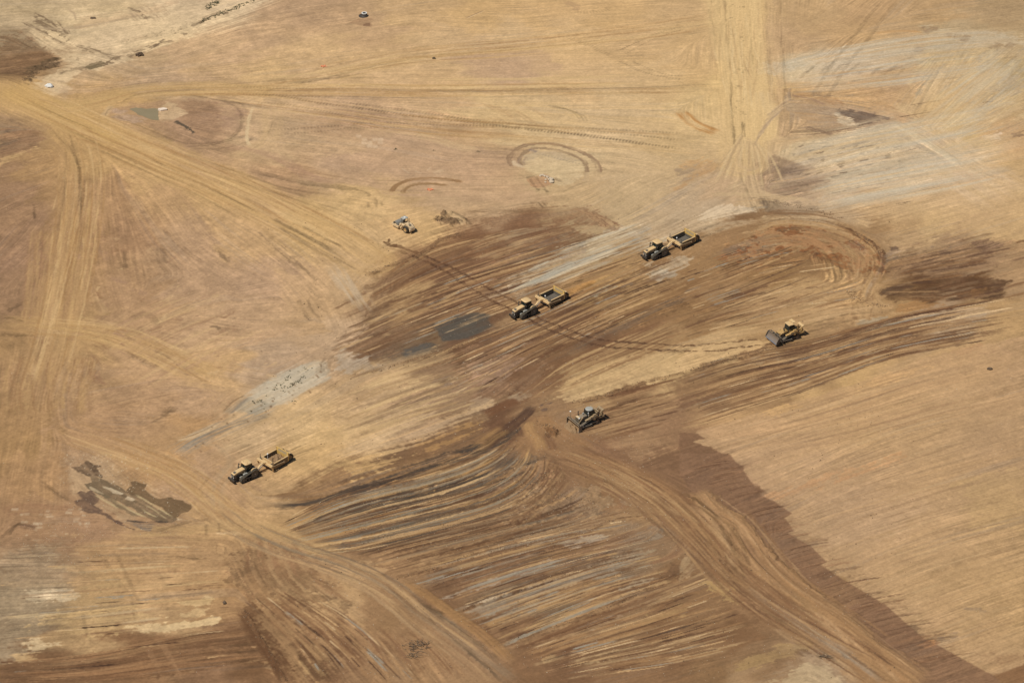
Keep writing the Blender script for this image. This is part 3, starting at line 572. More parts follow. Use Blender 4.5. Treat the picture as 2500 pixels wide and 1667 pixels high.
patch('i', (0,720, 100,700, 120,780, 40,850, 0,860), (180,156,114), .5, .8, .8, mot=.6)
patch('i', (170,890, 280,870, 350,930, 400,1020, 300,1010), (176,146,90), .7, .7, 1.2)
patch('i', (300,850, 440,830, 420,900, 350,880), (108,82,60), .6, .8, 1)
patch('i', (380,1450, 700,1300, 900,1280, 920,1330, 600,1430, 400,1500), (162,134,86), .7, .9, 1.5, mot=.3)
patch('i', (600,1568, 700,1520, 950,1420, 1000,1440, 1150,1568), (178,160,122), .8, .8, 1.2, mot=.3)
patch('i', (780,1330, 920,1350, 900,1380, 800,1370), (108,80,56), .7, .5, .8, mot=.3)
patch('i', (2150,1510, 2352,1440, 2352,1568, 2200,1568), (134,98,64), .85, .6, .6)

# ------------------------------------------------------------------ grade everything out along the passes
def smear(k):
    global COL
    for _ in range(k):
        flat = COL.reshape(-1, 3); acc = flat.copy()
        for idx in KEPT: acc += flat[idx]
        COL = (acc/(len(KEPT)+1)).reshape(NY, NX, 3)
# smear not needed: the patches keep ragged edges
hue0 = lin((182, 150, 108)); hue0 = hue0/hue0.mean()
lum = COL.mean(-1, keepdims=True)
COL = lum*(0.70*COL/lum+0.30*hue0)
gold = fbm(38, 3, .6)[..., None]
COL = COL*(1+.012*gold*np.array((.6, .6, -1.6), np.float32))*(1+.03*fbm(30, 3)[..., None])
AMP = np.clip(AMP, 0, 2)
v = 0.60*L1+0.55*L2+0.34*L3+0.20*L4
v = 0.55*v+0.6*np.tanh(2.0*v)
MOT = (0.55+0.6*sstep(10, -60, xs))[None, :].astype(np.float32)
brk = np.clip(0.75+0.45*fbm(7, 4, .7), .15, 1.7)
v = v*brk*np.clip(brk+.4*(AMP-.3), .2, 1.3)
spk = np.clip(B4*.6+.6*fbm(.55, 2, .9)-1.5, 0, 2)-np.clip(-1.5-B4*.6-.6*fbm(.6, 2, .9), 0, 2)
hue = 0.7*L5+0.5*L2+0.3*B1
M1 = fbm(5.0, 6, .8); M2 = fbm(1.6, 4, .8)
COL *= np.exp(0.16*AMP*v+(0.05*M1+0.035*M2)*(1.2-.4*AMP)*MOT+0.035*B4*(.4+AMP)+.12*spk*(.2+1.2*AMP))[..., None]
hw = np.clip(0.10*AMP*hue, -.3, .3)
COL *= np.stack([1+0.12*hw, 1+0.0*hw, 1-0.3*hw], -1)
gm = np.clip(sstep(1.2, 2.4, L5-0.5*L2)*AMP*0.35, 0, .6)
gry = COL.mean(-1, keepdims=True)*np.array([1.12, 1.04, .84], np.float32)
COL += gm[..., None]*(gry-COL)
Z += (0.030*L2+0.03*L3+0.018*L1)*AMP**1.5*brk+0.016*B4*(.2+AMP)
# ------------------------------------------------------------------ haul roads, passes and wheel tracks
R1 = (0,200, 60,230, 150,275, 260,320, 400,385, 530,440, 650,500, 760,555, 860,610)
rib('o', (0,205, 150,272, 330,350, 520,430, 680,510, 850,600), 13, (190,156,102), .75, .5, .35, gt=1.2, gs=30, amp=0.27, fade=0)
rib('o', (0,198, 90,238, 180,280, 300,330), 9, (190,156,98), .7, .5, .3, gt=1, gs=20, fade=.1)
rib('o', (95,262, 200,240, 330,210, 500,205, 640,210), 6.5, (188,156,102), .75, .5, .4, gt=.9, gs=20, fade=.05)
rib('o', (120,268, 170,330, 185,420, 175,540, 150,680, 120,800, 95,900), 10, (180,146,98), .45, .9, .5, gt=1, gs=20)
rib('o', (0,740, 120,748, 260,770, 380,820, 500,880), 7, (186,152,98), .55, .7, .5, gt=.8, gs=15)
for k, (p, w, dk) in enumerate([
  ((150,295, 300,365, 450,430, 560,480, 700,545, 800,600), .8, .28), ((330,355, 430,405, 520,450, 600,490), .7, .3), ((620,500, 700,540, 770,575), .9, .35),
  ((200,330, 330,390, 470,455, 560,505), .7, .2), ((60,230, 130,262, 220,300), .7, .2), ((640,520, 740,575, 830,625), .6, .25),
  ((420,350, 520,385, 650,430, 780,450), .8, .22), ((400,372, 560,420, 700,465, 830,520), .6, .18), ((570,390, 700,420, 830,437), 1.6, .25),
  ((640,455, 740,500, 850,555), .6, .16), ((120,300, 170,350, 190,420, 185,520), .9, .22), ((150,330, 150,420, 130,560), .8, .16)]):
    rib('o', p, w, None, 1, .5, .5, dk=dk, z=-.06, gs=12)
for p, w in [((70,212, 150,250, 270,300), 1.0), ((250,310, 420,375, 560,430), 1.2), ((500,410, 640,460, 780,520), 1.2), ((300,350, 450,415, 600,480), 1.0), ((600,440, 720,480, 850,545), 1.0)]:
    rib('o', p, w, (206,172,116), .55, .6, .5, gs=14)
# upper roads
for p, w, dk in [((560,208, 760,205, 980,207, 1200,210, 1450,203, 1640,195), 1.6, .24), ((560,216, 800,222, 1100,222, 1400,215, 1640,208), .9, .16), ((960,206, 1160,206, 1330,203), 1.0, .3),
  ((430,217, 520,232, 620,248), .8, .25), ((600,198, 760,175, 900,140, 1100,118, 1300,96), 1.2, .22), ((600,212, 700,190, 860,165), .8, .2), ((1300,94, 1500,70, 1680,48), .8, .14),
  ((600,190, 700,165, 840,135), .7, .16),((850,150, 1000,128, 1150,118), .7, .15), ((270,240, 330,215, 480,203), .8, .2), ((420,205, 540,192, 700,180, 900,178), .8, .14)]:
    rib('o', p, w, None, 1, .5, .45, dk=dk, z=-.04, gs=14)
for p, w in [((560,200, 800,196, 1000,198, 1250,198, 1500,190), 1.3), ((640,188, 800,160, 1000,130, 1300,105, 1560,76), 2.6), ((600,182, 760,158, 940,122), 1.0), ((1500,72, 1650,48), 2.5), ((960,185, 1100,182, 1300,180, 1500,172), 1.3)]:
    rib('o', p, w, (204,174,120), .6, .7, .5, gs=14)
T_ = dict(tread=.75, fe=.3, st=.25, fade=.05)
for fr, p, w, dk in [('b', (0,700, 300,735, 600,775, 900,820, 1200,850, 1500,870), 1.0, .3), ('b', (0,725, 300,765, 600,805, 900,835, 1300,890, 1650,920, 2000,970, 2352,1020), 1.0, .34),
  ('b', (0,850, 300,840, 600,850, 1000,860, 1400,890, 1700,935, 2100,990), .9, .26), ('b', (0,880, 400,870, 700,870), .8, .2), ('b', (700,790, 1200,870, 1700,900, 2100,930, 2352,960), .9, .22),
  ('b', (1000,840, 1500,870, 2000,890, 2352,905), .9, .2), ('a', (1600,590, 1900,600, 2352,610), .9, .2), ('a', (1640,640, 1900,650, 2100,690, 2352,730), .9, .28), ('a', (1650,620, 2000,650, 2352,680), .8, .2),
  ('a', (1740,700, 2000,720, 2352,790), .8, .2), ('a', (1720,915, 1900,890, 2100,875, 2352,860), 1.0, .22), ('a', (1830,935, 2000,915, 2200,900, 2352,885), .9, .22),
  ('b', (1550,255, 1700,310, 1850,380), 1.4, .16), ('b', (1900,350, 2050,280, 2200,220, 2352,180), .5, .35), ('b', (1950,370, 2100,290, 2250,230, 2352,205), .45, .35),
  ('b', (1900,410, 2100,500, 2352,545), .8, .2), ('b', (2000,420, 2200,500, 2352,520), .6, .18), ('b', (1600,85, 1750,85, 1850,60), 1.6, .16)]:
    rib(fr, p, w, None, 1, dk=dk, z=-.03, **T_)
# oval island rim, turning tracks
for fr, p, w, dk in [('a', (1500,680, 1620,730, 1655,800, 1640,880, 1560,950, 1400,975, 1240,970), .9, .25), ('a', (1480,665, 1640,700, 1700,770), .7, .18), ('a', (1250,1000, 1450,985, 1600,950, 1700,920), .9, .22),
  ('a', (1280,1010, 1500,1015, 1640,985, 1760,940), .7, .2), ('a', (720,800, 735,760, 770,735), .4, .5), ('a', (760,780, 1000,880, 1200,960, 1300,985), .7, .16), ('a', (1620,1080, 1720,1030, 1800,970, 1850,900, 1880,820), .9, .2),
  ('a', (1560,1050, 1680,990, 1740,920), .7, .15)]:
    rib(fr, p, w, None, 1, .4, .5, dk=dk, gs=8, z=-.03)
rib('a', (1740,720, 1705,800, 1690,900, 1690,960, 1720,1010), .7, (208,184,138), .8, .4, .4)
rib('a', (1850,720, 1860,820, 1840,950, 1700,1040, 1560,1090), 4.5, (196,166,118), .5, .7, .5, gt=.8)
rib('a', (760,720, 730,770, 700,800), 1.6, (196,168,124), .6, .6, .3)
rib('a', (1520,1000, 1650,1020, 1900,1080, 2100,1200, 2300,1260), 2.5, (168,134,104), .5, .8, .5, gt=.7)
# the two turning circles
K = dict(fe=.3, st=.25, fade=.02, gs=4, z=-.05)
rib('m', (420,680, 340,560, 350,480, 430,380, 560,300, 740,255, 1000,238, 1250,262, 1500,320, 1740,410, 1950,540, 2040,660, 2080,810), 1.15, (144,118,88), 1, **K)
rib('m', (640,670, 540,560, 580,470, 700,370, 860,330, 1150,350, 1430,420, 1640,500, 1780,590, 1820,690, 1835,800), 1.05, (148,124,92), .95, **K)
rib('m', (1830,800, 1820,900, 1780,960), 1.0, (176,152,114), .6, **K)
rib('m', (960,460, 1250,520, 1500,590, 1720,630), .7, (158,142,112), .6, tread=.75, **{**K, 'z': -.02})
rib('m', (700,370, 760,360, 890,400), 2.2, (128,114,102), .7, .6, .5)
rib('m', (620,660, 560,590, 640,480), 1.8, (150,126,102), .6, .6, .4)
rib('m', (430,560, 440,620, 520,660, 620,700), 1.0, (206,184,144), .7, .5, .3)
for p, dk in [((660,900, 740,880, 830,855), .5), ((720,900, 800,1020, 900,1160), .25), ((840,860, 950,1020, 1090,1180), .22), ((740,1130, 850,1150, 930,1160), .5), ((850,1110, 930,1130), .4), ((1000,1110, 1080,1180), .3),
              ((880,1360, 1000,1480), .4), ((960,1350, 1080,1480), .35), ((1330,1190, 1500,1100, 1700,1020, 1900,960), .16), ((2100,700, 2352,770), .2), ((2130,730, 2350,790), .16)]:
    rib('m', p, .55, None, 1, .4, .4, dk=dk, gs=5, fade=.1)
rib('m', (1200,890, 1280,940, 1360,960), 1.0, (140,118,88), .8, .4, .3, fade=.1)
rib('b', (345,1320, 370,1280, 420,1250, 500,1225, 620,1220, 760,1230, 850,1245), 1.25, (148,116,78), .95, .35, .35, gs=4, z=-.04, fade=.06)
rib('b', (440,1330, 440,1295, 500,1265, 600,1255, 750,1268), 1.1, (148,118,80), .85, .4, .4, gs=4, z=-.03, fade=.1)
rib('b', (185,1300, 240,1295, 270,1320, 320,1300, 345,1310), .5, (164,134,92), .6, .5, .4)
for p in [(190,1380, 200,1420), (240,1350, 250,1420), (280,1380, 290,1410), (170,1320, 200,1330, 190,1350)]:
    rib('b', p, .6, None, 1, .5, .3, dk=.22)
rib('b', (0,1270, 100,1290, 170,1320, 140,1310), .8, None, 1, dk=.3)
for p in [(420,1150, 480,1190), (510,1170, 560,1185), (590,1170, 620,1145)]: rib('b', p, .25, (200,176,138), .5, .5, 0)
rib('b', (640,1190, 720,1170), 2.2, (200,172,132), .6, .8, .4)
for i in range(9):
    x, y = 110+(i*37) % 150, 935+(i*23) % 70
    rib('b', (x,y, x+40,y-4), 1.4, (206,180,142), .6, .5, .2)
rib('b', (500,920, 650,950, 800,1000, 950,1035), 2.2, (200,172,126), .6, .7, .4)
rib('b', (860,125, 985,72), .3, (150,120,84), .9, .3, 0); rib('b', (862,128, 987,76), .25, (208,182,136), .7, .3, 0)
rib('b', (1540,10, 1620,50, 1600,80), 2.2, (176,144,104), .6, .6, .4)
# swirls of tracks left of the pale road
for q in range(12):
    x0 = 950+q*28; y0 = 735+((q*37) % 60)
    rib('b', (x0,y0-40, x0+60,y0-10, x0+130,y0+30, x0+180,y0+70), .7, (208,178,124) if q % 2 else (182,150,104), .5, .5, .4, gs=5)
rib('b', (1200,710, 1400,720, 1560,760, 1640,820), 2.0, (204,174,118), .5, .6, .5)
for r_ in (0, 22, 44): rib('b', (1420,735-r_/3, 1540,745, 1620+r_,790, 1650+r_,840), .5, None, 1, .5, .3, dk=.14)
# broad pale double road coming from the top
D1 = ('c', (320,0, 330,200, 350,400, 370,560, 380,700, 390,850, 400,1000))
rib('c', (420,0, 425,200, 440,400, 470,600, 500,760, 520,900), 9.5, (214,184,128), .9, .3, .2, gt=.9, gs=25, amp=0.21, fade=0)
rib('c', (370,0, 380,250, 400,450, 420,650, 430,850, 440,1000, 450,1130), 13, (204,174,120), .55, .5, .4, gt=1, gs=25, fade=0)
for p, w, dk in [((315,0, 320,200, 345,450, 355,700, 365,900, 375,1010), .5, .4), ((210,0, 222,120, 238,260), .45, .5), ((200,60, 215,150), .5, .3), ((480,60, 485,250, 500,450), .4, .25), ((590,0, 595,240, 610,500, 625,700), .5, .3),
  ((690,0, 690,240, 710,480, 725,680), .5, .3), ((600,230, 620,450, 625,600), .5, .3), ((700,230, 722,480), .5, .28), ((430,830, 430,900, 432,985), .5, .7), ((440,840, 445,940), .4, .4), ((370,860, 372,990), .5, .5),
  ((350,640, 355,760), .5, .5), ((305,0, 318,150), .5, .3), ((430,1080, 440,1200, 480,1350, 500,1430), .6, .25), ((500,1100, 520,1250, 550,1370), .5, .2), ((410,1180, 430,1240, 470,1340), .5, .25)]:
    rib('c', p, w, None, 1, .4, .65, dk=dk*.5, gs=3, z=-.02, fade=.04)
for q in range(60):
    r0 = np.random.default_rng(q+50); y = r0.choice([40, 130, 140, 220, 250, 365, 430, 490, 600, 680, 775])+r0.normal(0, 14); x = 325+.04*y+r0.uniform(0, 110)
    rib('c', (x,y, x+r0.uniform(6, 30),y+r0.normal(0, 1)), r0.uniform(.3, 1.2), None, 1, .5, .6, dk=r0.uniform(.08, .28), gs=1, gt=.3)
rib('c', (645,0, 650,240, 665,480, 670,680), 3.8, (190,160,116), .5, .4, .5, gt=.5, gs=18, fade=0)
rib('c', (240,0, 260,200, 300,400), 4.0, (200,172,120), .5, .5, .4, fade=0)
rib('c', (560,620, 590,740, 640,800), 3.5, (202,176,128), .5, .8, .4)
for q in range(16):
    x1 = 200+q*34
    rib('c', (430+q*6, 900+q*5, (430+q*6+x1)/2, 1060, x1, 1240+(q*31) % 90), .55, (204,178,130) if q % 2 else (170,144,106), .5, .5, .5, gs=6)
for q in range(12):
    rib('c', (500+q*9,1000-q*20, 560+q*16,900-q*20, 640+q*14,790-q*10), .6, (198,172,128) if q % 2 else (160,136,106), .5, .5, .5, gs=5)
rib('c', (180,1330, 560,1335, 900,1370), 1.4, (192,166,122), .7, .5, .3, gs=12)
rib('c', (560,1350, 580,1400, 540,1440), 3.5, (104,88,68), .6, .7, .6, gt=.4, gs=3)
# diagonal tracks and scuffs, top right
pair('c', (1430,0, 1330,130, 1230,270, 1120,410, 1030,540, 930,700), 3.4, .9, col=None, dk=.16, st=.4, op=1)
pair('c', (1640,400, 1500,440, 1340,500), 2.4, .8, col=None, dk=.15, st=.4, op=1)
for q in range(16):
    x = 820+q*44; y = 520-(q*29) % 60
    rib('c', (x,y+20, x+30,y-15, x+60,y-40), .7, None, 1, .5, .3, dk=.2)
rib('c', (1330,230, 1450,215, 1580,215, 1680,225), 1.0, (182,142,90), .6, .5, .4)
rib('c', (980,540, 1200,490, 1400,490, 1600,440), 1.6, (168,126,76), .55, .6, .5)
rib('c', (760,640, 900,655, 1050,690, 1100,730), 2.6, (160,118,76), .5, .7, .5)
rib('c', (750,650, 900,680, 1000,720), 1.2, (138,112,92), .5, .7, .5)
for x, y, dx, dy in [(1690,180,-15,20), (1740,180,-5,35), (1830,225,5,30), (1900,230,-10,40), (1970,235,-40,50), (2190,290,-60,50), (2280,290,-50,40), (930,620,5,40), (1000,650,10,10), (1650,320,-30,40), (1680,200,30,30)]:
    rib('c', (x,y, x+dx/2,y+dy/2, x+dx,y+dy), 2.0, (148,124,92), .65, .5, .35)
rr = np.random.default_rng(3)
for q in range(120):            # fan of dozer scrapes
    x, y = rr.uniform(1560, 2340), rr.uniform(340, 900)
    t = np.clip((x-1500)/800, 0, 1); L = rr.uniform(60, 190)
    ang = radians(72-38*t-12*(y-340)/560)
    if y > 380+(2340-x)*0.9 and x < 1900: continue
    rib('c', (x,y, x+L*.5*cos(ang),y-L*.5*sin(ang), x+L*cos(ang)+6,y-L*sin(ang)), rr.uniform(.35, 1.0), [(208,184,134), (170,146,104), (190,160,108), (160,150,126)][q % 4], rr.uniform(.2, .42), .6, .7, gs=3, z=.03, wob=.5)
rib('c', (1460,830, 1560,890, 1680,970, 1800,1050, 1920,1130), 2.2, (208,190,150), .6, .7, .5, gt=.5, z=.12)
rib('c', (1500,900, 1640,1000, 1800,1110), 1.6, (160,148,124), .5, .7, .5)
rib('c', (850,870, 950,895, 1050,920), 1.3, (122,100,78), .7, .5, .4)
rib('c', (0,750, 40,790, 110,850, 180,880, 260,910), 3.0, (176,130,74), .75, .4, .5, gt=.5, gs=3, z=.1)
for q in range(70):             # clods left along the graded pale ground
    x, y = rr.uniform(700, 1500), rr.uniform(1000, 1330)
    rib('c', (x,y, x+rr.uniform(20, 70),y-rr.uniform(5, 20)), rr.uniform(.3, .8), (116,98,76), rr.uniform(.4, .8), .5, .4, gs=2)
# far-right dark smears along the passes
for q in range(60):
    x, y = rr.uniform(1350, 2300), rr.uniform(90, 520); L = rr.uniform(60, 260)
    rib('f', (x,y, x+L*.5,y-L*.14, x+L,y-L*.24), rr.uniform(.4, 1.3), [(96,70,52), (160,132,96), (120,88,58)][q % 3], rr.uniform(.3, .7), .6, .5)
# arcs of the scraper turn
for q in range(26):
    o = q*9-60; c1 = [(106,76,48), (176,142,94), (142,104,64), (186,154,108)][q % 4]
    rib('f', (500+o*.3,60+o*.6, 700,10+o*.75, 950-o*.3,30+o*.85, 1180-o*.5,100+o*.6, 1320-o*.8,220+o*.3, 1320-o*.9,380), rr.uniform(.5, 1.4), c1, rr.uniform(.3, .65), .5, .6, gs=7, gt=.4, z=rr.uniform(-.05, .08), wob=.5)
rib('f', (1060,0, 1200,60, 1320,140, 1385,200, 1375,250, 1330,290), 1.6, (104,74,48), .8, .5, .5, gt=.4, gs=2, z=.2, wob=.6)
rib('c', (300,1500, 560,1465, 800,1460, 1000,1480, 1130,1520), 3.0, (120,88,56), .6, .6, .6, gt=.5, wob=1)
for q in range(22):
    x = 1180+(q*41) % 200; y = 300+(q*57) % 330
    rib('f', (x,y, x-20+rr.uniform(-20, 20),y+50, x-10+rr.uniform(-30, 30),y+100), rr.uniform(.5, 1.2), (190,156,108) if q % 2 else (128,96,64), .45, .6, .5, gs=4, wob=.5)
# long thin passes over the scraping ground (between the machines)
def resamp(a, n=40):
    S = smooth(np.array(a, float).reshape(-1, 2), 20)
    s = np.concatenate([[0], np.cumsum(np.hypot(*np.diff(S, axis=0).T))])
    q = np.linspace(0, s[-1], n)
    return np.stack([np.interp(q, s, S[:, 0]), np.interp(q, s, S[:, 1])], 1)
def passes(n, fr, a, b, w=(.3, 1.0), tones=None, op=(.3, .7), bend=0, L=(.2, .8), seed=0, z=.04, gs=8):
    r = np.random.default_rng(seed)
    a, b = resamp(a), resamp(b)
    for q in range(n):
        t = r.uniform(0, 1); S = a*(1-t)+b*t
        l = r.uniform(*L); s = r.uniform(0, 1-l); i0 = int(s*(len(S)-1)); i1 = max(i0+2, int((s+l)*(len(S)-1)))
        S = S[i0:i1+1]
        if len(S) < 2: continue
        step = max(1, len(S)//6)
        Q = np.vstack([S[::step], S[-1:]]) if (len(S)-1) % step else S[::step]
        if len(Q) < 2: continue
        rib(fr, Q.ravel(), r.uniform(*w), tones[q % len(tones)], r.uniform(*op), .35, .8, gs=gs, z=r.uniform(-z, z), gt=.35)
TB = [(98,68,46), (164,130,88), (112,82,56), (186,152,104), (86,64,48), (140,106,70)]
passes(60, 'e', (180,420, 560,170, 1000,50, 1300,20), (200,620, 700,400, 1200,230, 1600,90), tones=TB, seed=1)
passes(80, 'e', (180,600, 700,400, 1200,250, 1900,40), (100,940, 700,720, 1300,520, 2352,160), tones=TB, seed=2)
passes(90, 'e', (600,860, 1200,640, 1800,380, 2352,170), (1000,1150, 1400,900, 1900,660, 2352,480), tones=TB, seed=3)
passes(50, 'e', (1200,1180, 1500,940, 1900,760, 2352,560), (1400,1220, 1800,1020, 2100,900, 2352,800), tones=[(190,158,108), (136,104,70), (176,144,98), (120,88,60)], seed=4, op=(.25,.6))
passes(46, 'e', (0,1180, 300,1040, 600,940, 900,850), (0,1560, 500,1400, 900,1280, 1100,1200), tones=[(204,174,122), (160,130,88), (184,152,104), (140,110,76)], seed=5, op=(.25, .55))
passes(50, 'f', (0,440, 500,240, 900,60), (0,800, 500,620, 1000,440), tones=TB, seed=6)
passes(50, 'f', (0,640, 400,560, 900,420, 1200,300), (300,800, 900,680, 1200,600, 1500,560), tones=[(190,158,112), (128,96,64), (176,144,100)], seed=7, op=(.25, .55))
passes(170, 'f', (0,1010, 400,880, 900,780, 1500,620, 2352,460), (0,1400, 700,1180, 1300,960, 1700,860, 2352,740), tones=TB, seed=8, op=(.35,.75))
passes(60, 'e', (1480,1260, 1800,1170, 2352,1020), (1700,1500, 2000,1420, 2352,1330), tones=[(176,142,98),(112,80,54),(160,128,88),(94,68,48)], seed=58, op=(.35,.7))
passes(60, 'f', (1360,300, 1800,180, 2200,110), (1400,500, 1800,520, 2250,470), w=(.3,1.1), tones=[(92,66,46),(150,118,80),(84,62,46),(132,98,62)], seed=59, op=(.3,.65), L=(.1,.5))
passes(110, 'f', (60,1480, 900,1190, 1700,930, 2352,790), (600,1568, 1200,1480, 1800,1320, 2352,1200), w=(.25, .7), tones=[(196,164,118), (160,128,92), (190,154,108), (150,120,86)], op=(.15, .42), seed=9, z=.02, gs=14)
passes(150, 'i', (400,100, 1000,-80, 1700,-300, 2352,-420), (2000,1540, 2200,1440, 2300,1400, 2352,1380), w=(.25, .7), tones=[(192,162,116), (156,126,88), (186,152,106), (146,118,84)], op=(.15, .42), seed=10, z=.02, gs=14, L=(.15,.7))
patch('i', (0,0, 330,0, 470,170, 560,290, 650,330, 760,410, 710,440, 780,530, 740,540, 900,640, 1000,740, 960,760, 1100,850, 1400,1030, 1640,1240, 1860,1360, 2150,1520, 2200,1568, 1650,1568, 1400,1350, 1050,1130, 700,860, 450,540, 200,400, 0,150), (136,105,76), .72, .8, .06, mot=.3)
passes(90, 'i', (0,60, 150,20, 300,0), (1500,1500, 1800,1420, 2100,1370), w=(.3, .8), tones=[(104,74,50), (142,108,76), (92,68,50)], op=(.2, .5), seed=11, L=(.4, .9), z=.03)
passes(60, 'd', (600,760, 1000,560, 1400,400), (1000,1200, 1500,900, 2000,700), w=(.4, 1.2), tones=[(200,168,118), (156,124,90), (176,142,106)], op=(.15, .4), seed=12)
passes(50, 'g', (0,620, 800,600, 1500,590), (0,1300, 800,1200, 1600,1080), w=(.3, .9), tones=[(192,162,112), (140,108,76), (200,178,134), (130,110,84)], op=(.2, .55), seed=13, gs=10, L=(.15, .6))
passes(60, 'g', (0,1420, 600,1360, 1300,1220, 1750,1150), (0,1568, 700,1540, 1400,1440, 1850,1400), tones=[(92,66,44), (144,108,72), (108,78,52), (160,124,84)], seed=14, op=(.25, .6))
passes(70, 'g', (1700,1000, 1900,1200, 2100,1400, 2200,1568), (2000,900, 2352,1100, 2600,1300, 2900,1568), tones=[(96,68,46), (150,116,78), (118,86,58), (170,136,92)], seed=15, op=(.25, .55))
passes(60, 'h', (0,1150, 150,1300, 320,1568), (500,1200, 700,1350, 900,1568), w=(.4, 1.1), tones=[(176,140,96), (120,88,62), (160,126,86), (112,80,54)], seed=16, op=(.25, .5), L=(.4, .9))
# the fan of windrows in the middle of the foreground
FAN_A = (-450,480, 0,260, 500,130, 900,-10, 1150,-140)
FAN_B = (-300,700, 250,640, 800,500, 1200,370, 1420,180, 1430,-20)
passes(150, 'h', FAN_A, FAN_B, w=(.3, 1.3), tones=[(84,62,44), (168,132,84), (104,76,50), (150,114,72), (80,74,62), (188,150,96)], op=(.35, .8), seed=17, L=(.15, .7), z=.1)
passes(70, 'h', (-250,700, 300,560, 900,420, 1300,260, 1500,60), (350,830, 900,700, 1400,560, 1900,440, 2100,420), w=(.3, 1.0), tones=[(100,74,50), (172,138,94), (118,88,58), (150,124,90)], op=(.3, .65), seed=18, z=.09, L=(.15, .6))
passes(150, 'h', (400,820, 900,680, 1500,530, 2050,430), (1100,1330, 1500,1160, 1900,1000, 2352,860), w=(.3, 1.1), tones=[(104,76,52), (168,132,88), (128,96,66), (156,144,118), (184,150,100), (92,66,46)], op=(.3, .65), seed=19, z=.07, L=(.12, .6))
passes(120, 'h', (1150,1330, 1600,1150, 2100,960, 2600,760), (1500,1568, 1900,1500, 2300,1440, 2900,1300), w=(.3, 1.0), tones=[(104,74,50), (166,130,86), (122,90,60), (178,148,104)], op=(.3, .6), seed=20, L=(.15, .7), z=.05)
# windrow ridges: lit crest and shaded side painted into the soil tone
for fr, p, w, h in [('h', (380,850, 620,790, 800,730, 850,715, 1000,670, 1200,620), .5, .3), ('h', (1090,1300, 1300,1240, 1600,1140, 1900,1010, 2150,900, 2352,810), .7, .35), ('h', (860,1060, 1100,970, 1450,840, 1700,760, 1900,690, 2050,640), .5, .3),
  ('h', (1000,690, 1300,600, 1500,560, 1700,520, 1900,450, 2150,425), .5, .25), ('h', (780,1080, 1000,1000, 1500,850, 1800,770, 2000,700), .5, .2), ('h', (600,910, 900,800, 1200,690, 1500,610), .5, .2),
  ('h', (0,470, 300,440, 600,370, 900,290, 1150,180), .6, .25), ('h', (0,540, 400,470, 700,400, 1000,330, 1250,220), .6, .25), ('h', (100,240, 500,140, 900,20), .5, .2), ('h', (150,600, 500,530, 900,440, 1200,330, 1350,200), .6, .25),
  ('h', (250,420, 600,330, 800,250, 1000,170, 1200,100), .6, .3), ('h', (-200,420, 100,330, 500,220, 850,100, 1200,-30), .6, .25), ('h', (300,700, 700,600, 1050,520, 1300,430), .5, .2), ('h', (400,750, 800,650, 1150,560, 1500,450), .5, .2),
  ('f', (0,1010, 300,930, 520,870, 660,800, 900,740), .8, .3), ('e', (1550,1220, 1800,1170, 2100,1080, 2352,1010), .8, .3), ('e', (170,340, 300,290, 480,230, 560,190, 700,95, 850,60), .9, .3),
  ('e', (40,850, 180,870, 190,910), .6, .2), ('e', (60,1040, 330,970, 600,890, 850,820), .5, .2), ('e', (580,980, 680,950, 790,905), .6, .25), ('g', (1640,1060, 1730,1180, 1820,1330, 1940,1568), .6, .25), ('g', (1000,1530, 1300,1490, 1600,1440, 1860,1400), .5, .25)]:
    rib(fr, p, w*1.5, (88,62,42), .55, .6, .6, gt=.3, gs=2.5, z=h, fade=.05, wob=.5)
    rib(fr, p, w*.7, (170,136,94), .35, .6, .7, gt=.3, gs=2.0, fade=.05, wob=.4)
# dark clay bands sweeping round the head of the windrows
for p, w, op in [((1218,958, 1170,1000, 1080,1040, 960,1080, 850,1115, 720,1150, 600,1160), 2.4, .75), ((1262,1040, 1200,1068, 1110,1095, 1000,1125, 870,1158, 760,1172), 2.2, .7), ((1190,985, 1100,1020, 1000,1052, 900,1082), 1.2, .7),
  ((1245,1062, 1180,1090, 1080,1120, 960,1150, 850,1172), 1.2, .6), ((700,1195, 800,1180, 950,1150, 1080,1115), 1.0, .6), ((860,1218, 960,1200, 1080,1165, 1180,1130), 1.3, .5)]:
    rib('o', p, w, (78,68,56), op, .4, .8, gs=4, gt=.35, z=-.1, wob=.6, fade=.1)
    rib('o', p, w*.5, (60,52,44), op*.7, .3, .9, gs=2.5, gt=.25, wob=.6, fade=.15)
HI = [(74,54,40), (190,156,108), (88,64,46), (206,176,128), (104,76,52), (150,140,118)]
FN = dict(w=(.12, .42), op=(.45, .9), z=.05, gs=4)
passes(110, 'h', FAN_A, FAN_B, tones=HI, seed=60, L=(.06, .35), **FN)
passes(110, 'h', (400,820, 900,680, 1500,530, 2050,430), (1100,1330, 1500,1160, 1900,1000, 2352,860), tones=HI, seed=61, L=(.05, .35), **FN)
passes(70, 'h', (1150,1330, 1600,1150, 2100,960, 2600,760), (1500,1568, 1900,1500, 2300,1440, 2900,1300), tones=HI, seed=62, L=(.05, .35), **FN)
passes(120, 'e', (180,600, 700,380, 1200,200, 1900,0), (60,1000, 700,760, 1400,480, 2352,120), tones=HI, seed=63, L=(.04, .22), **FN)
passes(120, 'e', (300,1000, 1200,640, 1800,380, 2352,170), (900,1200, 1400,920, 1900,680, 2352,500), tones=HI, seed=64, L=(.04, .25), **FN)
passes(120, 'f', (0,300, 500,120, 900,60), (0,820, 700,600, 1300,500), tones=HI, seed=65, L=(.04, .25), **FN)
passes(130, 'f', (0,1010, 400,880, 900,780, 1500,620, 2352,460), (0,1400, 700,1180, 1300,960, 1700,860, 2352,740), tones=HI, seed=66, L=(.04, .25), **FN)
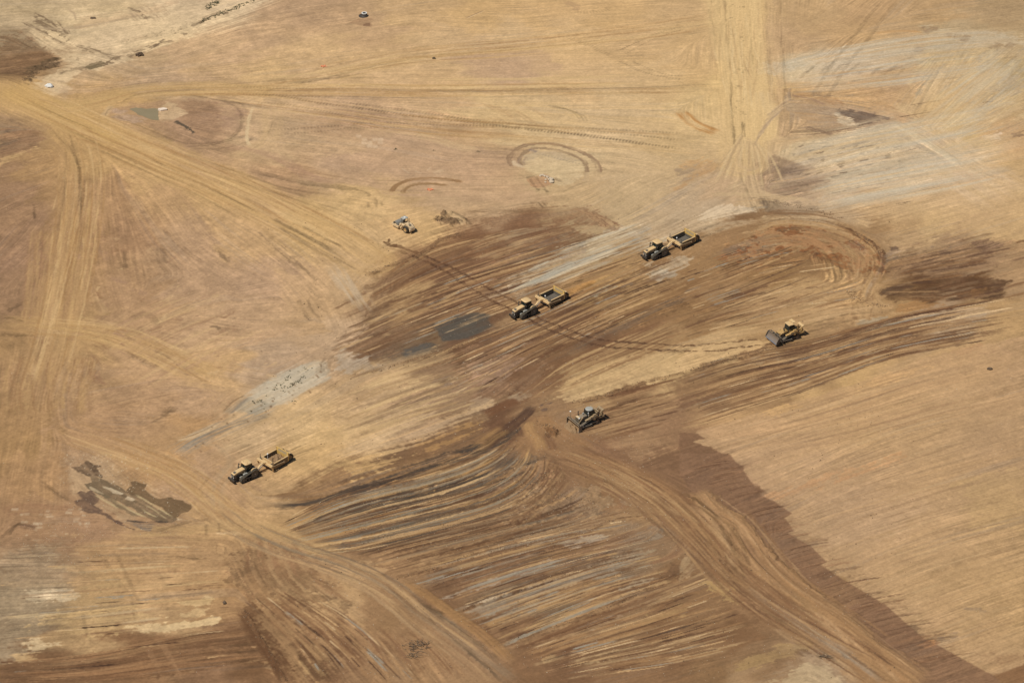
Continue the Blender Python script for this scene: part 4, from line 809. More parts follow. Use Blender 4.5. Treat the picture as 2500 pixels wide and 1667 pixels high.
passes(60, 'g', (1700,1000, 1900,1200, 2100,1400, 2200,1568), (2000,900, 2352,1100, 2600,1300, 2900,1568), tones=HI, seed=67, L=(.08, .3), **FN)
passes(60, 'g', (0,620, 800,600, 1500,590), (0,1568, 800,1500, 1850,1380), tones=HI, seed=68, L=(.03, .2), **FN)
passes(70, 'c', (540,1120, 1000,1000, 1500,880), (0,1568, 1200,1500, 2352,1300), tones=HI, seed=69, L=(.04, .2), w=(.12,.4), op=(.25,.6))
passes(90, 'c', (760,420, 1300,330, 2352,260), (740,960, 1400,860, 2352,700), tones=HI, seed=70, L=(.04, .2), w=(.12,.4), op=(.2,.5))
passes(90, 'i', (0,60, 150,20, 300,0), (1500,1500, 1800,1420, 2100,1370), tones=[(86,62,44), (150,116,82), (104,76,54)], seed=71, L=(.2, .9), w=(.12,.4), op=(.3,.65))
# soil dragged out over the edge of the cut
DR = dict(w=(.3, 1.6), gs=6, z=.04)
passes(60, 'e', (-60,560, 200,430, 560,240), (-80,980, 200,880, 560,720), tones=[(118,88,60), (190,158,110), (134,104,74), (104,78,54)], op=(.3,.7), seed=80, L=(.15,.7), **DR)
passes(46, 'e', (240,520, 500,420, 760,320), (300,720, 560,620, 820,500), tones=[(176,144,98), (112,82,56), (160,128,86)], op=(.3,.65), seed=81, L=(.1,.5), **DR)
passes(46, 'e', (700,180, 1100,40, 1500,-20), (900,260, 1400,100, 1900,-20), tones=[(180,148,104), (114,84,58), (156,132,98), (130,98,66)], op=(.3,.65), seed=82, L=(.1,.5), **DR)
passes(60, 'e', (-100,1100, 300,960, 900,800), (0,1500, 500,1320, 1200,1120), tones=[(208,178,126), (136,110,78), (196,166,116), (150,124,90)], op=(.25,.6), seed=83, L=(.08,.45), **DR)
passes(40, 'e', (1080,380, 1500,180, 2100,-40), (1200,520, 1700,300, 2352,60), tones=[(192,182,152), (160,156,136), (176,152,112), (204,188,152)], op=(.3,.65), seed=84, L=(.1,.5), **DR)
passes(46, 'n', (-100,1200, 800,560, 1700,100, 2300,-60), (200,1500, 1000,1200, 1900,640, 2500,300), tones=[(196,182,152), (150,142,122), (202,180,138), (176,168,144)], op=(.25,.6), seed=85, L=(.1,.5), **DR)
LONG = dict(w=(.2, .8), op=(.3, .7), z=.08, gs=12)
passes(70, 'h', FAN_A, FAN_B, tones=[(72,64,54), (110,100,82), (196,164,114), (92,68,48), (150,138,112)], seed=90, L=(.35, .95), **LONG)
passes(60, 'h', (-250,700, 300,560, 900,420, 1300,260, 1500,60), (400,830, 900,690, 1500,540, 1900,440, 2100,420), tones=[(84,62,44), (176,144,100), (120,106,84), (104,78,54)], seed=91, L=(.3, .9), **LONG)
passes(60, 'h', (400,820, 900,680, 1500,530, 2050,430), (1100,1330, 1500,1160, 1900,1000, 2352,860), tones=[(96,72,50), (180,148,102), (150,142,120), (112,84,58)], seed=92, L=(.3, .9), **LONG)
SW = dict(w=(.6, 3.0), op=(.12, .38), z=.02, gs=14)
passes(110, 'c', (700,1020, 1200,880, 1800,760, 2352,640), (900,1480, 1400,1380, 1900,1290, 2352,1180), tones=[(206,188,150), (190,180,152), (200,172,124), (176,164,136)], seed=93, L=(.2, .8), **SW)
passes(60, 'c', (640,440, 1200,320, 1700,230, 2352,200), (740,640, 1200,600, 1600,560, 2352,420), tones=[(196,184,152), (180,172,148), (196,162,112)], seed=94, L=(.2, .7), **SW)
passes(50, 'c', (1500,760, 1900,500, 2200,300), (1900,1100, 2200,800, 2500,520), tones=[(210,188,142), (186,176,148), (200,168,116)], seed=95, L=(.2, .8), **SW)
passes(40, 'n', (-300,1300, 700,640, 1600,160, 2300,-60), (100,1560, 1000,1150, 1900,640, 2600,300), tones=[(200,186,154), (182,174,148), (192,176,140)], seed=96, L=(.25, .8), w=(1, 3), op=(.25, .5), z=.02, gs=14)
for P_ in [(500,60, 700,20, 950,30, 1150,90, 1300,180, 1340,300, 1200,330, 1000,200, 700,160, 420,230)]:
    patch('f', P_, (96,66,44), .6, .8, 2.5, mot=1, src=B1)
    patch('f', P_, (190,158,112), .55, .8, 3.5, mot=1, src=-B1)
    patch('f', P_, (160,104,58), .35, .8, 2.5, mot=1, src=B4.astype(np.float32))
patch('e', (655,700, 740,640, 870,605, 940,597, 1010,612, 1062,690, 880,772, 705,790), (84,80,70), .6, 1.4, .5, mot=.35)
patch('e', (440,850, 600,812, 590,850, 450,888), (90,86,76), .6, 1, .7, mot=.4)
# curls at the windrow heads
for q in range(18):
    o = q*16
    rib('h', (1180-o*.3,330+o*.9, 1330,220+o*.8, 1420+o*.2,100+o*.7, 1440+o*.5,10+o*.5), rr.uniform(.4, .9), [(98,70,48), (172,140,96), (128,98,68)][q % 3], .5, .5, .5, gs=4, z=.08, wob=.6)
for q in range(14):
    o = q*14
    rib('h', (1900-o,640-o*.1, 2100,590-o*.6, 2200-o*.2,480-o*.2, 2150-o*.3,420-o*.1), rr.uniform(.4, .8), [(110,82,58), (172,140,98), (150,118,84)][q % 3], .35, .5, .5, gs=4, z=.06)
for q in range(9):
    o = q*14
    rib('h', (2080+o*.6,760-o*.1, 2200+o,720-o*.2, 2300+o,640-o*.5, 2352+o,520-o), .6, (116,84,60) if q % 2 else (166,132,92), .45, .5, .5, gs=5)
# haul road running down to the right with its soft bank
RD = (1215,965, 1260,1030, 1400,1085, 1500,1140, 1590,1225, 1680,1320, 1800,1410, 1960,1505, 2060,1568)
rib('o', RD, 7.5, (150,116,78), .5, .6, .5, gt=.8, gs=20, amp=0.30, fade=0)
rib('o', (1300,1050, 1420,1085, 1520,1140, 1600,1210, 1690,1290), 6.5, (160,124,82), .6, .5, .4, gt=.7, gs=15)
rib('i', (120,250, 240,400, 400,490, 540,700, 700,850, 900,1000, 1100,1140, 1300,1300, 1500,1440, 1680,1568), 5.0, (156,122,82), .8, .4, .25, gt=.8, gs=12, z=.45, fade=.03, wob=.9)
rib('i', (110,250, 150,260, 240,390, 350,460, 480,560, 600,740), 2.4, (170,134,92), .6, .4, .3, z=.25, fade=.1, wob=.5)
for p, w, dk in [((0,260, 120,330, 250,430, 340,560, 400,700, 470,860), .8, .4), ((0,330, 150,480, 280,680, 420,880), 1.2, .45), ((0,300, 200,400, 330,500, 420,640, 500,800), .7, .35), ((60,350, 240,450, 350,620, 380,760), .8, .35),
  ((450,900, 700,1080, 1000,1280, 1250,1440, 1420,1568), 1.0, .3), ((560,1040, 800,1220, 1000,1360, 1150,1500), .8, .3), ((100,520, 250,720, 420,880), .7, .3), ((300,830, 420,890, 440,910), 1.4, .5)]:
    rib('i', p, w, None, 1, .5, .5, dk=dk, gs=5, z=-.08, wob=.3)
for p, w in [((20,320, 180,440, 300,600, 380,780), 1.4), ((450,880, 640,1020, 900,1210, 1100,1370), 1.2), ((200,480, 300,600, 350,700), 1.2), ((640,1180, 760,1260, 900,1290), 1.5), ((1050,1400, 1150,1480, 1200,1560), 1.6)]:
    rib('i', p, w, (184,152,108), .5, .6, .5, gs=8)
rib('i', (440,900, 700,1080, 950,1250, 1250,1450, 1400,1568), 1.5, (164,148,122), .5, .7, .5, gs=8)
for p in [((1300,1130, 1500,1230, 1650,1330)), ]: pass
pair('h', (1580,0, 1750,90, 1900,180, 2050,260, 2200,370, 2352,500), 1.9, .7, col=None, dk=.25, st=.3, op=1, tread=.75)
for p, w, dk in [((1450,30, 1600,60, 1900,220, 2100,320, 2250,440, 2352,560), .7, .28), ((1800,180, 1900,220), 1.2, .3), ((2100,430, 2250,560, 2352,660), .7, .3)]:
    rib('h', p, w, None, 1, .5, .4, dk=dk)
# right-hand pocket near the dozer that faces the junction
rib('l', (900,1000, 860,1100, 900,1230, 1050,1400, 1100,1568), 2.4, (168,132,86), .7, .5, .3, z=.2)
rib('l', (1200,1250, 1290,1400, 1340,1568), 1.8, (116,84,58), .6, .5, .3)
rib('l', (1000,1040, 1300,1000, 1560,1150, 1800,1330, 2100,1500), 3.0, (150,114,74), .5, .6, .5, wob=.8)
rib('l', (0,900, 300,760, 560,650, 700,610), 2.6, (112,80,54), .75, .5, .5, gt=.4)
rib('l', (0,1540, 300,1300, 600,1060, 850,850, 940,690), 2.4, (86,64,48), .8, .5, .4, gt=.4)
rib('l', (-200,1560, 0,1420, 200,1270, 420,1130), 2.6, (176,138,84), .4, .7, .5, gt=.5)
patch('l', (1170,1130, 1260,1100, 1380,1130, 1440,1210, 1350,1300, 1240,1260), (112,80,50), .7, .5, .6, rough=.5, z=.35)
patch('l', (1150,1220, 1300,1310, 1250,1330, 1160,1270), (88,64,44), .6, .5, .6)
patch('e', (0,0,1,0,1,1), None, 0)
rib('g', (1650,1075, 1740,1210, 1840,1360, 1960,1568), 4.5, (98,70,46), .7, .3, .5, gt=.6, wob=.8)
# bottom-left road
rib('o', (480,1150, 560,1215, 660,1260, 780,1300, 880,1350, 980,1430, 1080,1500, 1160,1568), 5.5, (158,126,88), .3, .7, .5, gt=.8, gs=18, amp=0.30, fade=.03)
rib('h', (430,990, 550,1070, 720,1180, 900,1320, 1080,1470, 1200,1568), 3.6, (140,120,92), .45, .5, .45, gt=.6)
rib('h', (380,860, 560,950, 760,1090, 900,1180, 1050,1300, 1180,1430), 2.4, (156,120,76), .6, .5, .4, z=.25)
for p, w, dk in [((320,900, 450,1020, 620,1150, 850,1320, 1000,1450, 1120,1568), .7, .4), ((500,980, 700,1110, 900,1260, 1100,1420), .7, .25), ((560,1030, 640,1070, 720,1130), 1.3, .35)]:
    rib('h', p, w, None, 1, .5, .5, dk=dk, wob=.4, gs=5)
rib('o', (150,990, 300,1045, 420,1100, 500,1160, 580,1215), 6.5, (180,144,98), .6, .6, .4, gt=.7)
rib('o', (420,1010, 500,1020, 540,1060, 500,1120, 500,1180), 3, (168,144,108), .4, .7, .5)
rib('g', (820,560, 1100,545, 1400,530, 1600,500, 1800,520, 2000,600, 2300,700), 5, (186,154,104), .6, .6, .4, gt=.7)
for p, w, dk in [((1050,540, 1200,490, 1350,455, 1450,450), .8, .25), ((1080,555, 1250,500, 1400,475), .6, .2), ((1360,260, 1400,200, 1440,150), .6, .25), ((1410,480, 1410,560), .6, .2), ((1500,470, 1500,540), .6, .2), ((1200,700, 1300,720, 1400,710), .8, .35),
  ((1300,720, 1380,725, 1420,710), .9, .25), ((1370,230, 1380,290, 1430,300), .6, .25), ((1480,600, 1475,680, 1540,690, 1540,620), .5, .3), ((280,190, 400,270, 520,340), .7, .25), ((300,215, 400,285, 480,330), .6, .2), ((0,580, 100,490, 170,470), .7, .25),
  ((60,560, 120,480, 250,510), .6, .3), ((700,700, 790,840, 900,1000, 930,1160), .8, .14), ((800,690, 880,860, 960,1030), .7, .12), ((1100,1300, 1180,1420, 1250,1560), 1.2, .0), ((560,1080, 600,1230, 640,1300), .6, .12)]:
    rib('g', p, w, None, 1, .5, .4, dk=dk, gs=6)
pair('g', (1040,1290, 1120,1420, 1190,1568), 2.8, .9, col=(152,118,82), op=.55, st=.3)
for q in range(14):
    o = q*11
    rib('g', (1720+o*2,560+o*.2, 1700+o*3,660+o*.4, 1690+o*4,780+o*.8, 1750+o*5,900+o), rr.uniform(.4, 1), [(120,86,58), (180,146,102), (148,112,78)][q % 3], .4, .6, .5, gs=5, wob=.5)
rib('g', (0,400, 200,370, 430,380, 520,400), 3.5, (146,112,80), .5, .7, .5)
rib('g', (130,490, 250,505), 1.4, (120,94,70), .7, .6, .4)
rib('g', (280,580, 400,590, 560,580), 1.2, (140,106,76), .5, .7, .5)
for q in range(30):
    x, y = rr.uniform(60, 620), rr.uniform(380, 560)
    rib('g', (x,y, x+rr.uniform(20, 60),y+rr.uniform(-4, 4)), rr.uniform(.4, 1.0), (196,174,138), .4, .6, .4)
# left-hand mottled ground: cross scuffs
for q in range(150):
    x, y = rr.uniform(150, 2000), rr.uniform(60, 1050); a = rr.uniform(-.9, .4)+(1.0 if x < 700 and rr.random() < .5 else 0); L = rr.uniform(30, 160)
    if x > 900+y: continue
    rib('d', (x,y, x+L*.5*cos(a),y+L*.5*sin(a)+rr.uniform(-12, 12), x+L*cos(a),y+L*sin(a)), rr.uniform(.4, 1.5), [(148,114,84), (200,168,120), (160,128,98), (134,100,70)][q % 4], rr.uniform(.2, .5), .6, .6, gs=4, wob=.8)
for q in range(26):
    x = 60+q*22
    rib('d', (x+40,880, x+rr.uniform(-10, 30),1000, x-20+rr.uniform(-20, 40),1180, x-10,1300), rr.uniform(.6, 1.5), (140,106,70) if q % 2 else (184,150,100), .4, .6, .5, gs=7, wob=.6)
for q in range(24):
    x = 200+q*14
    rib('d', (x+20,0, x+rr.uniform(-10, 10),200, x-20,420, x-60,700), rr.uniform(.6, 1.4), (188,154,102) if q % 2 else (146,112,78), .35, .6, .5, gs=8)
for fr, p, w, dk in [('a', (230,1390, 240,1500), .9, .35), ('a', (540,1080, 545,1300, 555,1500), .7, .2), ('a', (470,900, 520,1050, 545,1180), .8, .2), ('d', (1100,20, 1200,110, 1300,200, 1400,260), .7, .25), ('d', (850,170, 855,300), 1.0, .25), ('d', (1090,150, 1100,270), 2.2, .2),
  ('d', (1470,150, 1530,210, 1560,260), 1.1, .28), ('d', (1040,850, 1180,920, 1300,1020, 1420,1070), .7, .25), ('d', (850,850, 1000,930, 1100,980), .7, .22), ('d', (2040,480, 2060,560, 2110,640, 2150,680), .6, .25), ('d', (2100,500, 2130,580, 2180,640), .6, .22),
  ('d', (2200,480, 2160,520, 2230,600), .5, .2), ('d', (1430,700, 1480,690, 1500,720), .7, .35), ('d', (1750,30, 1900,170, 2050,300), .7, .22), ('d', (1800,40, 1980,200, 2200,420), .6, .2), ('d', (1900,0, 2100,140, 2352,280), .7, .2), ('d', (2050,0, 2200,80, 2352,150), .8, .4),
  ('d', (1100,1310, 1160,1270, 1190,1240), 1.8, .25), ('d', (980,1380, 1100,1320, 1180,1260), .8, .2), ('d', (1000,1100, 1100,1040, 1160,1010), .6, .25), ('d', (860,740, 900,780, 930,790), .6, .2), ('d', (890,650, 980,600, 1060,640, 1080,690), 2.2, .16), ('d', (60,600, 80,570, 150,540), .8, .25),
  ('d', (0,740, 120,750, 240,755), .8, .25), ('d', (0,640, 80,640, 160,665), .6, .3), ('d', (700,760, 750,800, 770,820), .5, .25)]:
    rib(fr, p, w, None, 1, .5, .5, dk=dk, gs=5, wob=.3)
rib('d', (380,400, 360,560, 340,700), 3.0, (190,156,108), .45, .7, .4)
# grey strip left of the front tractor
patch('n', (30,1000, 560,600, 1000,360, 1500,200, 1900,20, 2300,0, 2352,300, 1900,620, 1700,900, 1500,1100, 1200,1250, 800,1260, 0,1080), (190,174,142), .75, .9, .7, amp=0.24)
patch('n', (1100,300, 1900,60, 2000,300, 1500,600, 1100,640), (172,162,136), .5, 1, 1)
patch('n', (-100,1150, 30,1000, 800,1240, 700,1350, 300,1529, -300,1529), (158,148,122), .7, .8, .8)
rib('d', (1180,1568, 1350,1460, 1500,1390, 1700,1300, 1880,1220), 4.2, (142,134,114), .6, .8, .8, gt=.35, gs=6)
rib('d', (1300,1500, 1450,1430, 1650,1350, 1880,1290), 1.8, (112,106,92), .45, .5, .6, gt=.4)
rib('d', (1550,1290, 1620,1230, 1690,1170), 1.6, (138,124,102), .7, .5, .4)
rib('d', (1200,1470, 1300,1450, 1420,1400, 1500,1350), 1.6, (204,178,134), .6, .6, .5)
rib('d', (1520,1280, 1600,1200, 1680,1160), .5, None, 1, dk=.35)
rib('d', (2200,960, 2190,1000, 2250,1020), 1.8, None, 1, dk=.12); rib('d', (2230,900, 2200,950, 2210,1010), .9, None, 1, dk=.2); rib('d', (2280,880, 2240,950, 2260,1010), .8, None, 1, dk=.16)
rib('e', (-60,250, 0,330, 60,420, 130,520, 190,600), 4.5, (190,170,136), .5, .8, .95, gt=.3, gs=6, fade=.3)
patch('e', (350,1250, 420,1250, 400,1290), None, 0)
for q in range(46):
    t = rr.uniform(0, 1); x = 760-380*t+rr.normal(0, 14); y = 850+210*t+rr.normal(0, 16)
    rib('o', (x,y, x+5,y-1), rr.uniform(.4, .9), (122,96,66), .6, .5, .3)
# the fresh dozer tracks crossing the whole cut
TR = (470,205, 560,250, 700,320, 850,390, 1000,490, 1100,560, 1220,630, 1400,700, 1600,780, 1800,810, 2050,835, 2352,845)
for o, e in ((-16, 1), (17, 1)):
    if o < 0: P = (560,200, 690,255, 830,320, 940,390, 1040,440, 1200,522, 1340,620, 1450,670, 1560,710, 1700,760, 1850,790, 2050,805, 2352,828)
    else: P = (400,170, 500,212, 640,270, 760,340, 880,420, 980,480, 1080,532, 1180,580, 1290,640, 1400,700, 1530,745, 1650,790, 1800,825, 2000,845, 2352,865)
    rib('e', P, .8, (104,76,52), .6, .25, .35, gs=1.0, gt=.3, z=-.07, fade=.02, wob=.2)
    rib('e', P, .5, (74,52,38), .55, .3, .8, gs=.35, gt=.25, fade=.02, wob=.35)
for P in [(0,828, 100,825, 250,812, 400,795, 560,780), (0,860, 120,868, 250,862, 450,830, 640,815)]:
    rib('f', P, .6, (108,80,54), .8, .3, .6, gs=.5, gt=.25, fade=.02, wob=.2)
patch('e', (292,110, 325,115, 335,92, 342,118, 350,130, 390,128, 385,148, 345,148, 320,140), (98,70,44), .9, .25, .2)
patch('e', (385,128, 460,160, 540,190, 530,196, 450,170, 380,145), (112,82,54), .8, .3, .3)
rib('e', (335,155, 400,175, 450,195), .9, (150,118,78), .6, .5, .3)
# rubble strip near the roller and small scars
patch('b', (640,1490, 700,1460, 760,1465, 800,1500, 840,1530, 800,1540, 700,1530), (112,90,64), .85, .5, .8, rough=.5, z=.25, src=B3)
patch('b', (830,1490, 880,1485, 870,1510, 840,1510), (128,102,72), .7, .4, .5, rough=.3)
patch('b', (1000,1500, 1200,1440, 1600,1400, 1720,1440, 1880,1568, 1400,1500, 1100,1568), (126,94,66), .6, 1.2, 2, mot=.5, rough=.12)
rib('b', (850,1440, 1100,1450, 1300,1440, 1500,1430), 1.8, (134,108,76), .6, .6, .7, gt=.3, gs=2, z=.12)
rib('b', (720,1445, 800,1480, 860,1540), 1.6, (204,176,128), .6, .5, .4); rib('b', (750,1440, 850,1490, 900,1540), .6, None, 1, dk=.3)
for q in range(16):
    rib('b', (1580+q*12,1420+q*3, 1700+q*10,1480+q*2, 1800+q*10,1560), .6, (116,82,58) if q % 2 else (186,154,110), .5, .5, .5, gs=4, wob=.4)
# ruts of many wheels on the haul roads
def ruts(fr, P, width, n, tones, seed, w=(.25, .8), op=(.2, .55), dz=.03):
    r = np.random.default_rng(seed); S = smooth(PT(fr, P), 3.0)
    d = np.gradient(S, axis=0); d /= np.hypot(d[:, 0], d[:, 1])[:, None]; nn_ = np.stack([-d[:, 1], d[:, 0]], 1)
    for q in range(n):
        l = r.uniform(.12, .6); i0 = int(r.uniform(0, 1-l)*(len(S)-1)); i1 = min(len(S), i0+int(l*len(S))+2)
        if i1-i0 < 3: continue
        o = r.uniform(-.5, .5)*width; sl_ = r.normal(0, .05)*width
        T = S[i0:i1]+nn_[i0:i1]*(o+sl_*np.linspace(-1, 1, i1-i0)[:, None]+.25*np.sin(np.linspace(0, r.uniform(1, 4), i1-i0))[:, None])
        rib(None, T, r.uniform(*w), tones[q % len(tones)], r.uniform(*op), .35, .7, gs=5, gt=.3, z=-r.uniform(0, dz), fade=.1)
TR1 = [(160,124,78), (208,176,122), (170,134,86), (196,162,108)]
ruts('o', (0,205, 150,272, 330,350, 520,430, 680,510, 850,600), 13, 90, TR1, 31, op=(.2, .5))
ruts('o', (90,262, 200,240, 330,210, 500,203, 700,205, 1000,208, 1650,200), 7, 60, TR1, 32, op=(.15, .45))
if True: ruts('o', (130,268, 175,330, 188,420, 178,540, 150,680, 120,800, 95,900), 11, 60, TR1, 33, op=(.15, .4))
ruts('o', (600,195, 760,165, 940,130, 1200,108, 1500,75, 1690,45), 9, 60, TR1, 34, op=(.15, .4))
ruts('o', (420,215, 700,250, 950,285, 1200,305, 1650,335), 10, 60, TR1, 35, op=(.15, .4))
ruts('o', (1300,1040, 1400,1085, 1500,1140, 1590,1225, 1680,1320, 1800,1410, 1960,1505, 2060,1568), 9, 110, [(112,82,56), (172,138,94), (132,98,66), (154,120,80), (96,70,50)], 36, op=(.25, .6))
ruts('i', (120,250, 400,490, 700,850, 1100,1140, 1500,1440, 1680,1568), 7, 50, [(148,114,76), (184,150,106), (134,102,68)], 37, op=(.2, .5))
ruts('o', (480,1150, 560,1215, 660,1260, 780,1300, 880,1350, 980,1430, 1080,1500, 1160,1568), 6.5, 55, [(134,104,72), (190,156,108), (112,86,60), (170,140,100), (126,112,88)], 38, op=(.2, .55))
ruts('o', (150,990, 300,1045, 420,1100, 500,1160, 580,1215), 8, 50, TR1, 39, op=(.15, .45))
ruts('o', (0,740, 120,748, 260,770, 380,820, 500,880), 8, 40, TR1, 40, op=(.15, .4))
ruts('c', (420,0, 440,400, 470,600, 500,800), 14, 50, [(168,138,96), (214,188,136), (186,156,108)], 41, op=(.15, .45), w=(.2, .6))
ruts('h', (1440,0, 1750,110, 2050,280, 2352,520), 8, 60, [(118,88,62), (180,148,102), (150,118,80)], 42, op=(.2, .5))
# fresh marks behind the machines
for fr, x, y, ax, n_ in [('o',1507,583,(1,-.43),2), ('o',1196,712,(1,-.42),2), ('o',558,1092,(1,-.45),2), ('o',1349,968,(1,-.36),2), ('o',1805,768,(1,-.28),2)]:
    for o in (-13, 13):
        rib(fr, (x+o*.75,y+o*.42, x+60*ax[0]+o*.75,y+60*ax[1]+o*.42, x+150*ax[0]+o*.75,y+150*ax[1]+o*.42), .7, None, 1, .3, .6, dk=.22, gs=1, gt=.3, fade=0)
# wet places, crisp
W_ = dict(src=B1)
WET = (84,67,50); OLV = (106,90,66)
patch('k', (225,215, 340,210, 450,130, 520,160, 560,200, 640,195, 680,220, 590,230, 610,270, 690,330, 690,370, 640,370, 540,330, 480,350, 380,310, 300,270, 240,240), WET, .95, .3, .3, **W_)
patch('k', (480,330, 560,330, 700,410, 900,480, 1000,570, 1150,620, 1300,720, 1500,820, 1690,930, 1640,980, 1500,990, 1300,930, 1100,800, 900,700, 700,640, 520,540, 440,460, 540,440), OLV, .9, .3, .3, **W_)
patch('k', (450,480, 600,540, 800,640, 1000,780, 1150,880, 1270,910, 1200,925, 1000,840, 800,720, 620,600, 460,510), (112,98,72), .8, .3, .3, **W_)
patch('k', (330,590, 380,550, 450,570, 520,540, 600,620, 640,660, 600,720, 560,740, 700,830, 790,880, 860,950, 1000,1030, 1150,1080, 1100,1095, 1000,1050, 850,1000, 700,900, 560,860, 470,870, 340,810, 370,790, 300,740, 290,685, 390,660), (98,78,62), .92, .3, .3, **W_)
patch('k', (1010,410, 1130,410, 1250,470, 1250,530, 1320,600, 1400,640, 1550,650, 1700,670, 1850,730, 1900,780, 1830,840, 1700,900, 1640,910, 1500,800, 1350,720, 1200,640, 1020,560, 1010,520, 1080,480), (104,84,58), .92, .3, .35, mot=.12, **W_)
patch('k', (670,480, 800,510, 960,590, 930,600, 820,580, 760,540, 690,510), (190,172,136), .95, .25, .15, **W_)
patch('k', (980,660, 1020,620, 1130,670, 1080,690), (190,170,134), .95, .2, .12, **W_)
patch('k', (500,490, 700,590, 690,600, 520,540), (176,156,120), .8, .25, .15, **W_)
for p in [(780,650, 1000,780, 1150,860, 1280,910), (1100,590, 1300,700, 1500,820, 1640,910), (1200,790, 1330,870, 1430,910), (1260,740, 1380,800, 1480,880, 1560,930), (1340,790, 1450,860), (560,600, 700,680, 900,790), (1430,780, 1520,840, 1600,890)]:
    rib('k', p, .35, (180,160,116), .85, .5, .6, gs=2, gt=.3)
patch('k', (740,740, 920,830, 1100,920, 950,930, 780,830, 640,740), (170,142,104), .7, .4, .4)
patch('k', (1020,955, 1300,960, 1640,965, 1500,995, 1200,985), (74,64,54), .85, .25, .3)
for q in range(9):
    rib('k', (1030+q*20,985+q*11, 1200+q*14,1000+q*12, 1420-q*10,985+q*14), .35, (92,82,74) if q % 2 else (160,144,118), .6, .5, .5)
patch('k', (1700,920, 1900,940, 1830,965, 1690,950), (206,186,146), .8, .3, .3)
for q in range(120):
    x, y = rr.uniform(60, 1300), rr.uniform(40, 560)
    if y > 80+x*.55: continue
    rib('k', (x,y, x+12,y), rr.uniform(.2, .5), (206,188,152), rr.uniform(.3, .7), .5, 0)
# stream marks on the silt flat
ST = (128,108,80)
for p, w in [((235,100, 260,150, 330,190, 400,230, 460,280, 520,310, 590,330, 680,360, 760,390, 840,410), 1.0), ((250,140, 330,180, 400,215), 2.2), ((150,150, 260,200, 330,240, 430,300), .6), ((410,510, 480,485, 560,465, 620,460, 700,420), 1.0),
             ((590,330, 590,350, 560,345), .4), ((530,390, 540,430, 580,460), .4), ((860,390, 950,355, 1030,315, 1060,290, 1120,290, 1190,280), .8), ((960,370, 1030,340, 1080,300), .4), ((1060,320, 1120,270), .5), ((1050,260, 1090,245, 1180,240), .5),
             ((1180,240, 1240,205, 1290,215), 1.0), ((1240,230, 1280,240), .5), ((1310,190, 1380,150, 1440,115, 1500,95, 1560,80), 1.6), ((1360,160, 1440,130, 1520,100, 1620,60, 1720,10), .5), ((600,465, 650,455, 720,440, 780,400, 850,405), .7), ((230,90, 300,120, 380,180), .6), ((380,140, 420,180, 460,240), .5), ((870,50, 960,90, 1020,130), .6), ((930,90, 1000,130), .4)]:
    rib('a', p, w, ST, .8, .5, .45, gt=.25, gs=2.5, fade=.05, wob=.7)
patch('a', (570,465, 640,430, 700,410, 715,430, 690,455, 620,475), (112,98,70), .9, .3, .4, **W_)
patch('a', (710,405, 780,430, 760,440, 720,420), ST, .9, .3, .3, **W_)
for q in range(60):
    t = rr.uniform(0, 1); x = 840+520*t+rr.normal(0, 14); y = 300-150*t+rr.normal(0, 10)
    rib('a', (x,y, x+6,y-2), rr.uniform(.2, .45), (150,132,100), .7, .5, 0)
for q in range(40):
    x, y = rr.uniform(870, 1140), rr.uniform(40, 120)
    rib('a', (x,y, x+20,y+14, x+34,y+34), .35, (168,144,110), .45, .5, .3)
rib('a', (460,60, 510,100, 520,150), .5, (178,154,118), .6, .5, .3)
rib('a', (0,200, 200,190, 420,200, 560,185, 800,140, 960,105), 1.2, (170,148,114), .5, .7, .5)
# wet patch by the concrete riser
patch('b', (60,160, 110,140, 185,130, 240,135, 190,150, 200,178, 140,180, 80,170), (150,118,86), .6, .5, .5, **W_)
patch('b', (160,165, 200,160, 200,178, 160,180), (124,96,70), .8, .3, .2, **W_)
# far flat: dark line by the pond
rib('a', (1190,830, 1240,850, 1290,880, 1330,910), .8, (92,80,62), .9, .4, .3, fade=.05, wob=.5)
rib('a', (1220,870, 1270,890, 1310,900), .5, (92,80,62), .7, .4, .3, fade=.05)
for fr, x, y in [('f',2120,985),('g',1535,1020)]: pass
Z = np.clip(Z, -.45, 1.6).astype(np.float32)
# soften stamped edges a little and give all soil a fine grain
COL *= np.exp(0.035*L1+0.03*fbm(.4, 1))[..., None]
COL = np.clip(COL, 0.01, 0.9)
# ------------------------------------------------------------------ ground mesh
def ground_z(x, y):
    i = (y-Y0)/DY; j = (x-X0)/DX
    if not (0 <= i < NY-1 and 0 <= j < NX-1): return 0.0
    a, b = int(i), int(j); f, g = i-a, j-b
    return float(Z[a, b]*(1-f)*(1-g)+Z[a+1, b]*f*(1-g)+Z[a, b+1]*(1-f)*g+Z[a+1, b+1]*f*g)
def settle(x, y, r):
    """level the soil under a machine and return the level"""
    a, b = int((y-Y0)/DY), int((x-X0)/DX); n, m = int(r/DY)+1, int(r/DX)+1
    sl = (slice(a-n, a+n+1), slice(b-m, b+m+1))
    z = float(Z[sl].mean())
    yy, xx = np.meshgrid(ys[sl[0]]-y, xs[sl[1]]-x, indexing='ij')
    w = 1-sstep(r*.7, r, np.hypot(xx, yy))
    Z[sl] += w*(z-Z[sl])
    return z
def new_mat(name):
    m = bpy.data.materials.new(name); m.use_nodes = True
    return m, m.node_tree, m.node_tree.nodes["Principled BSDF"]
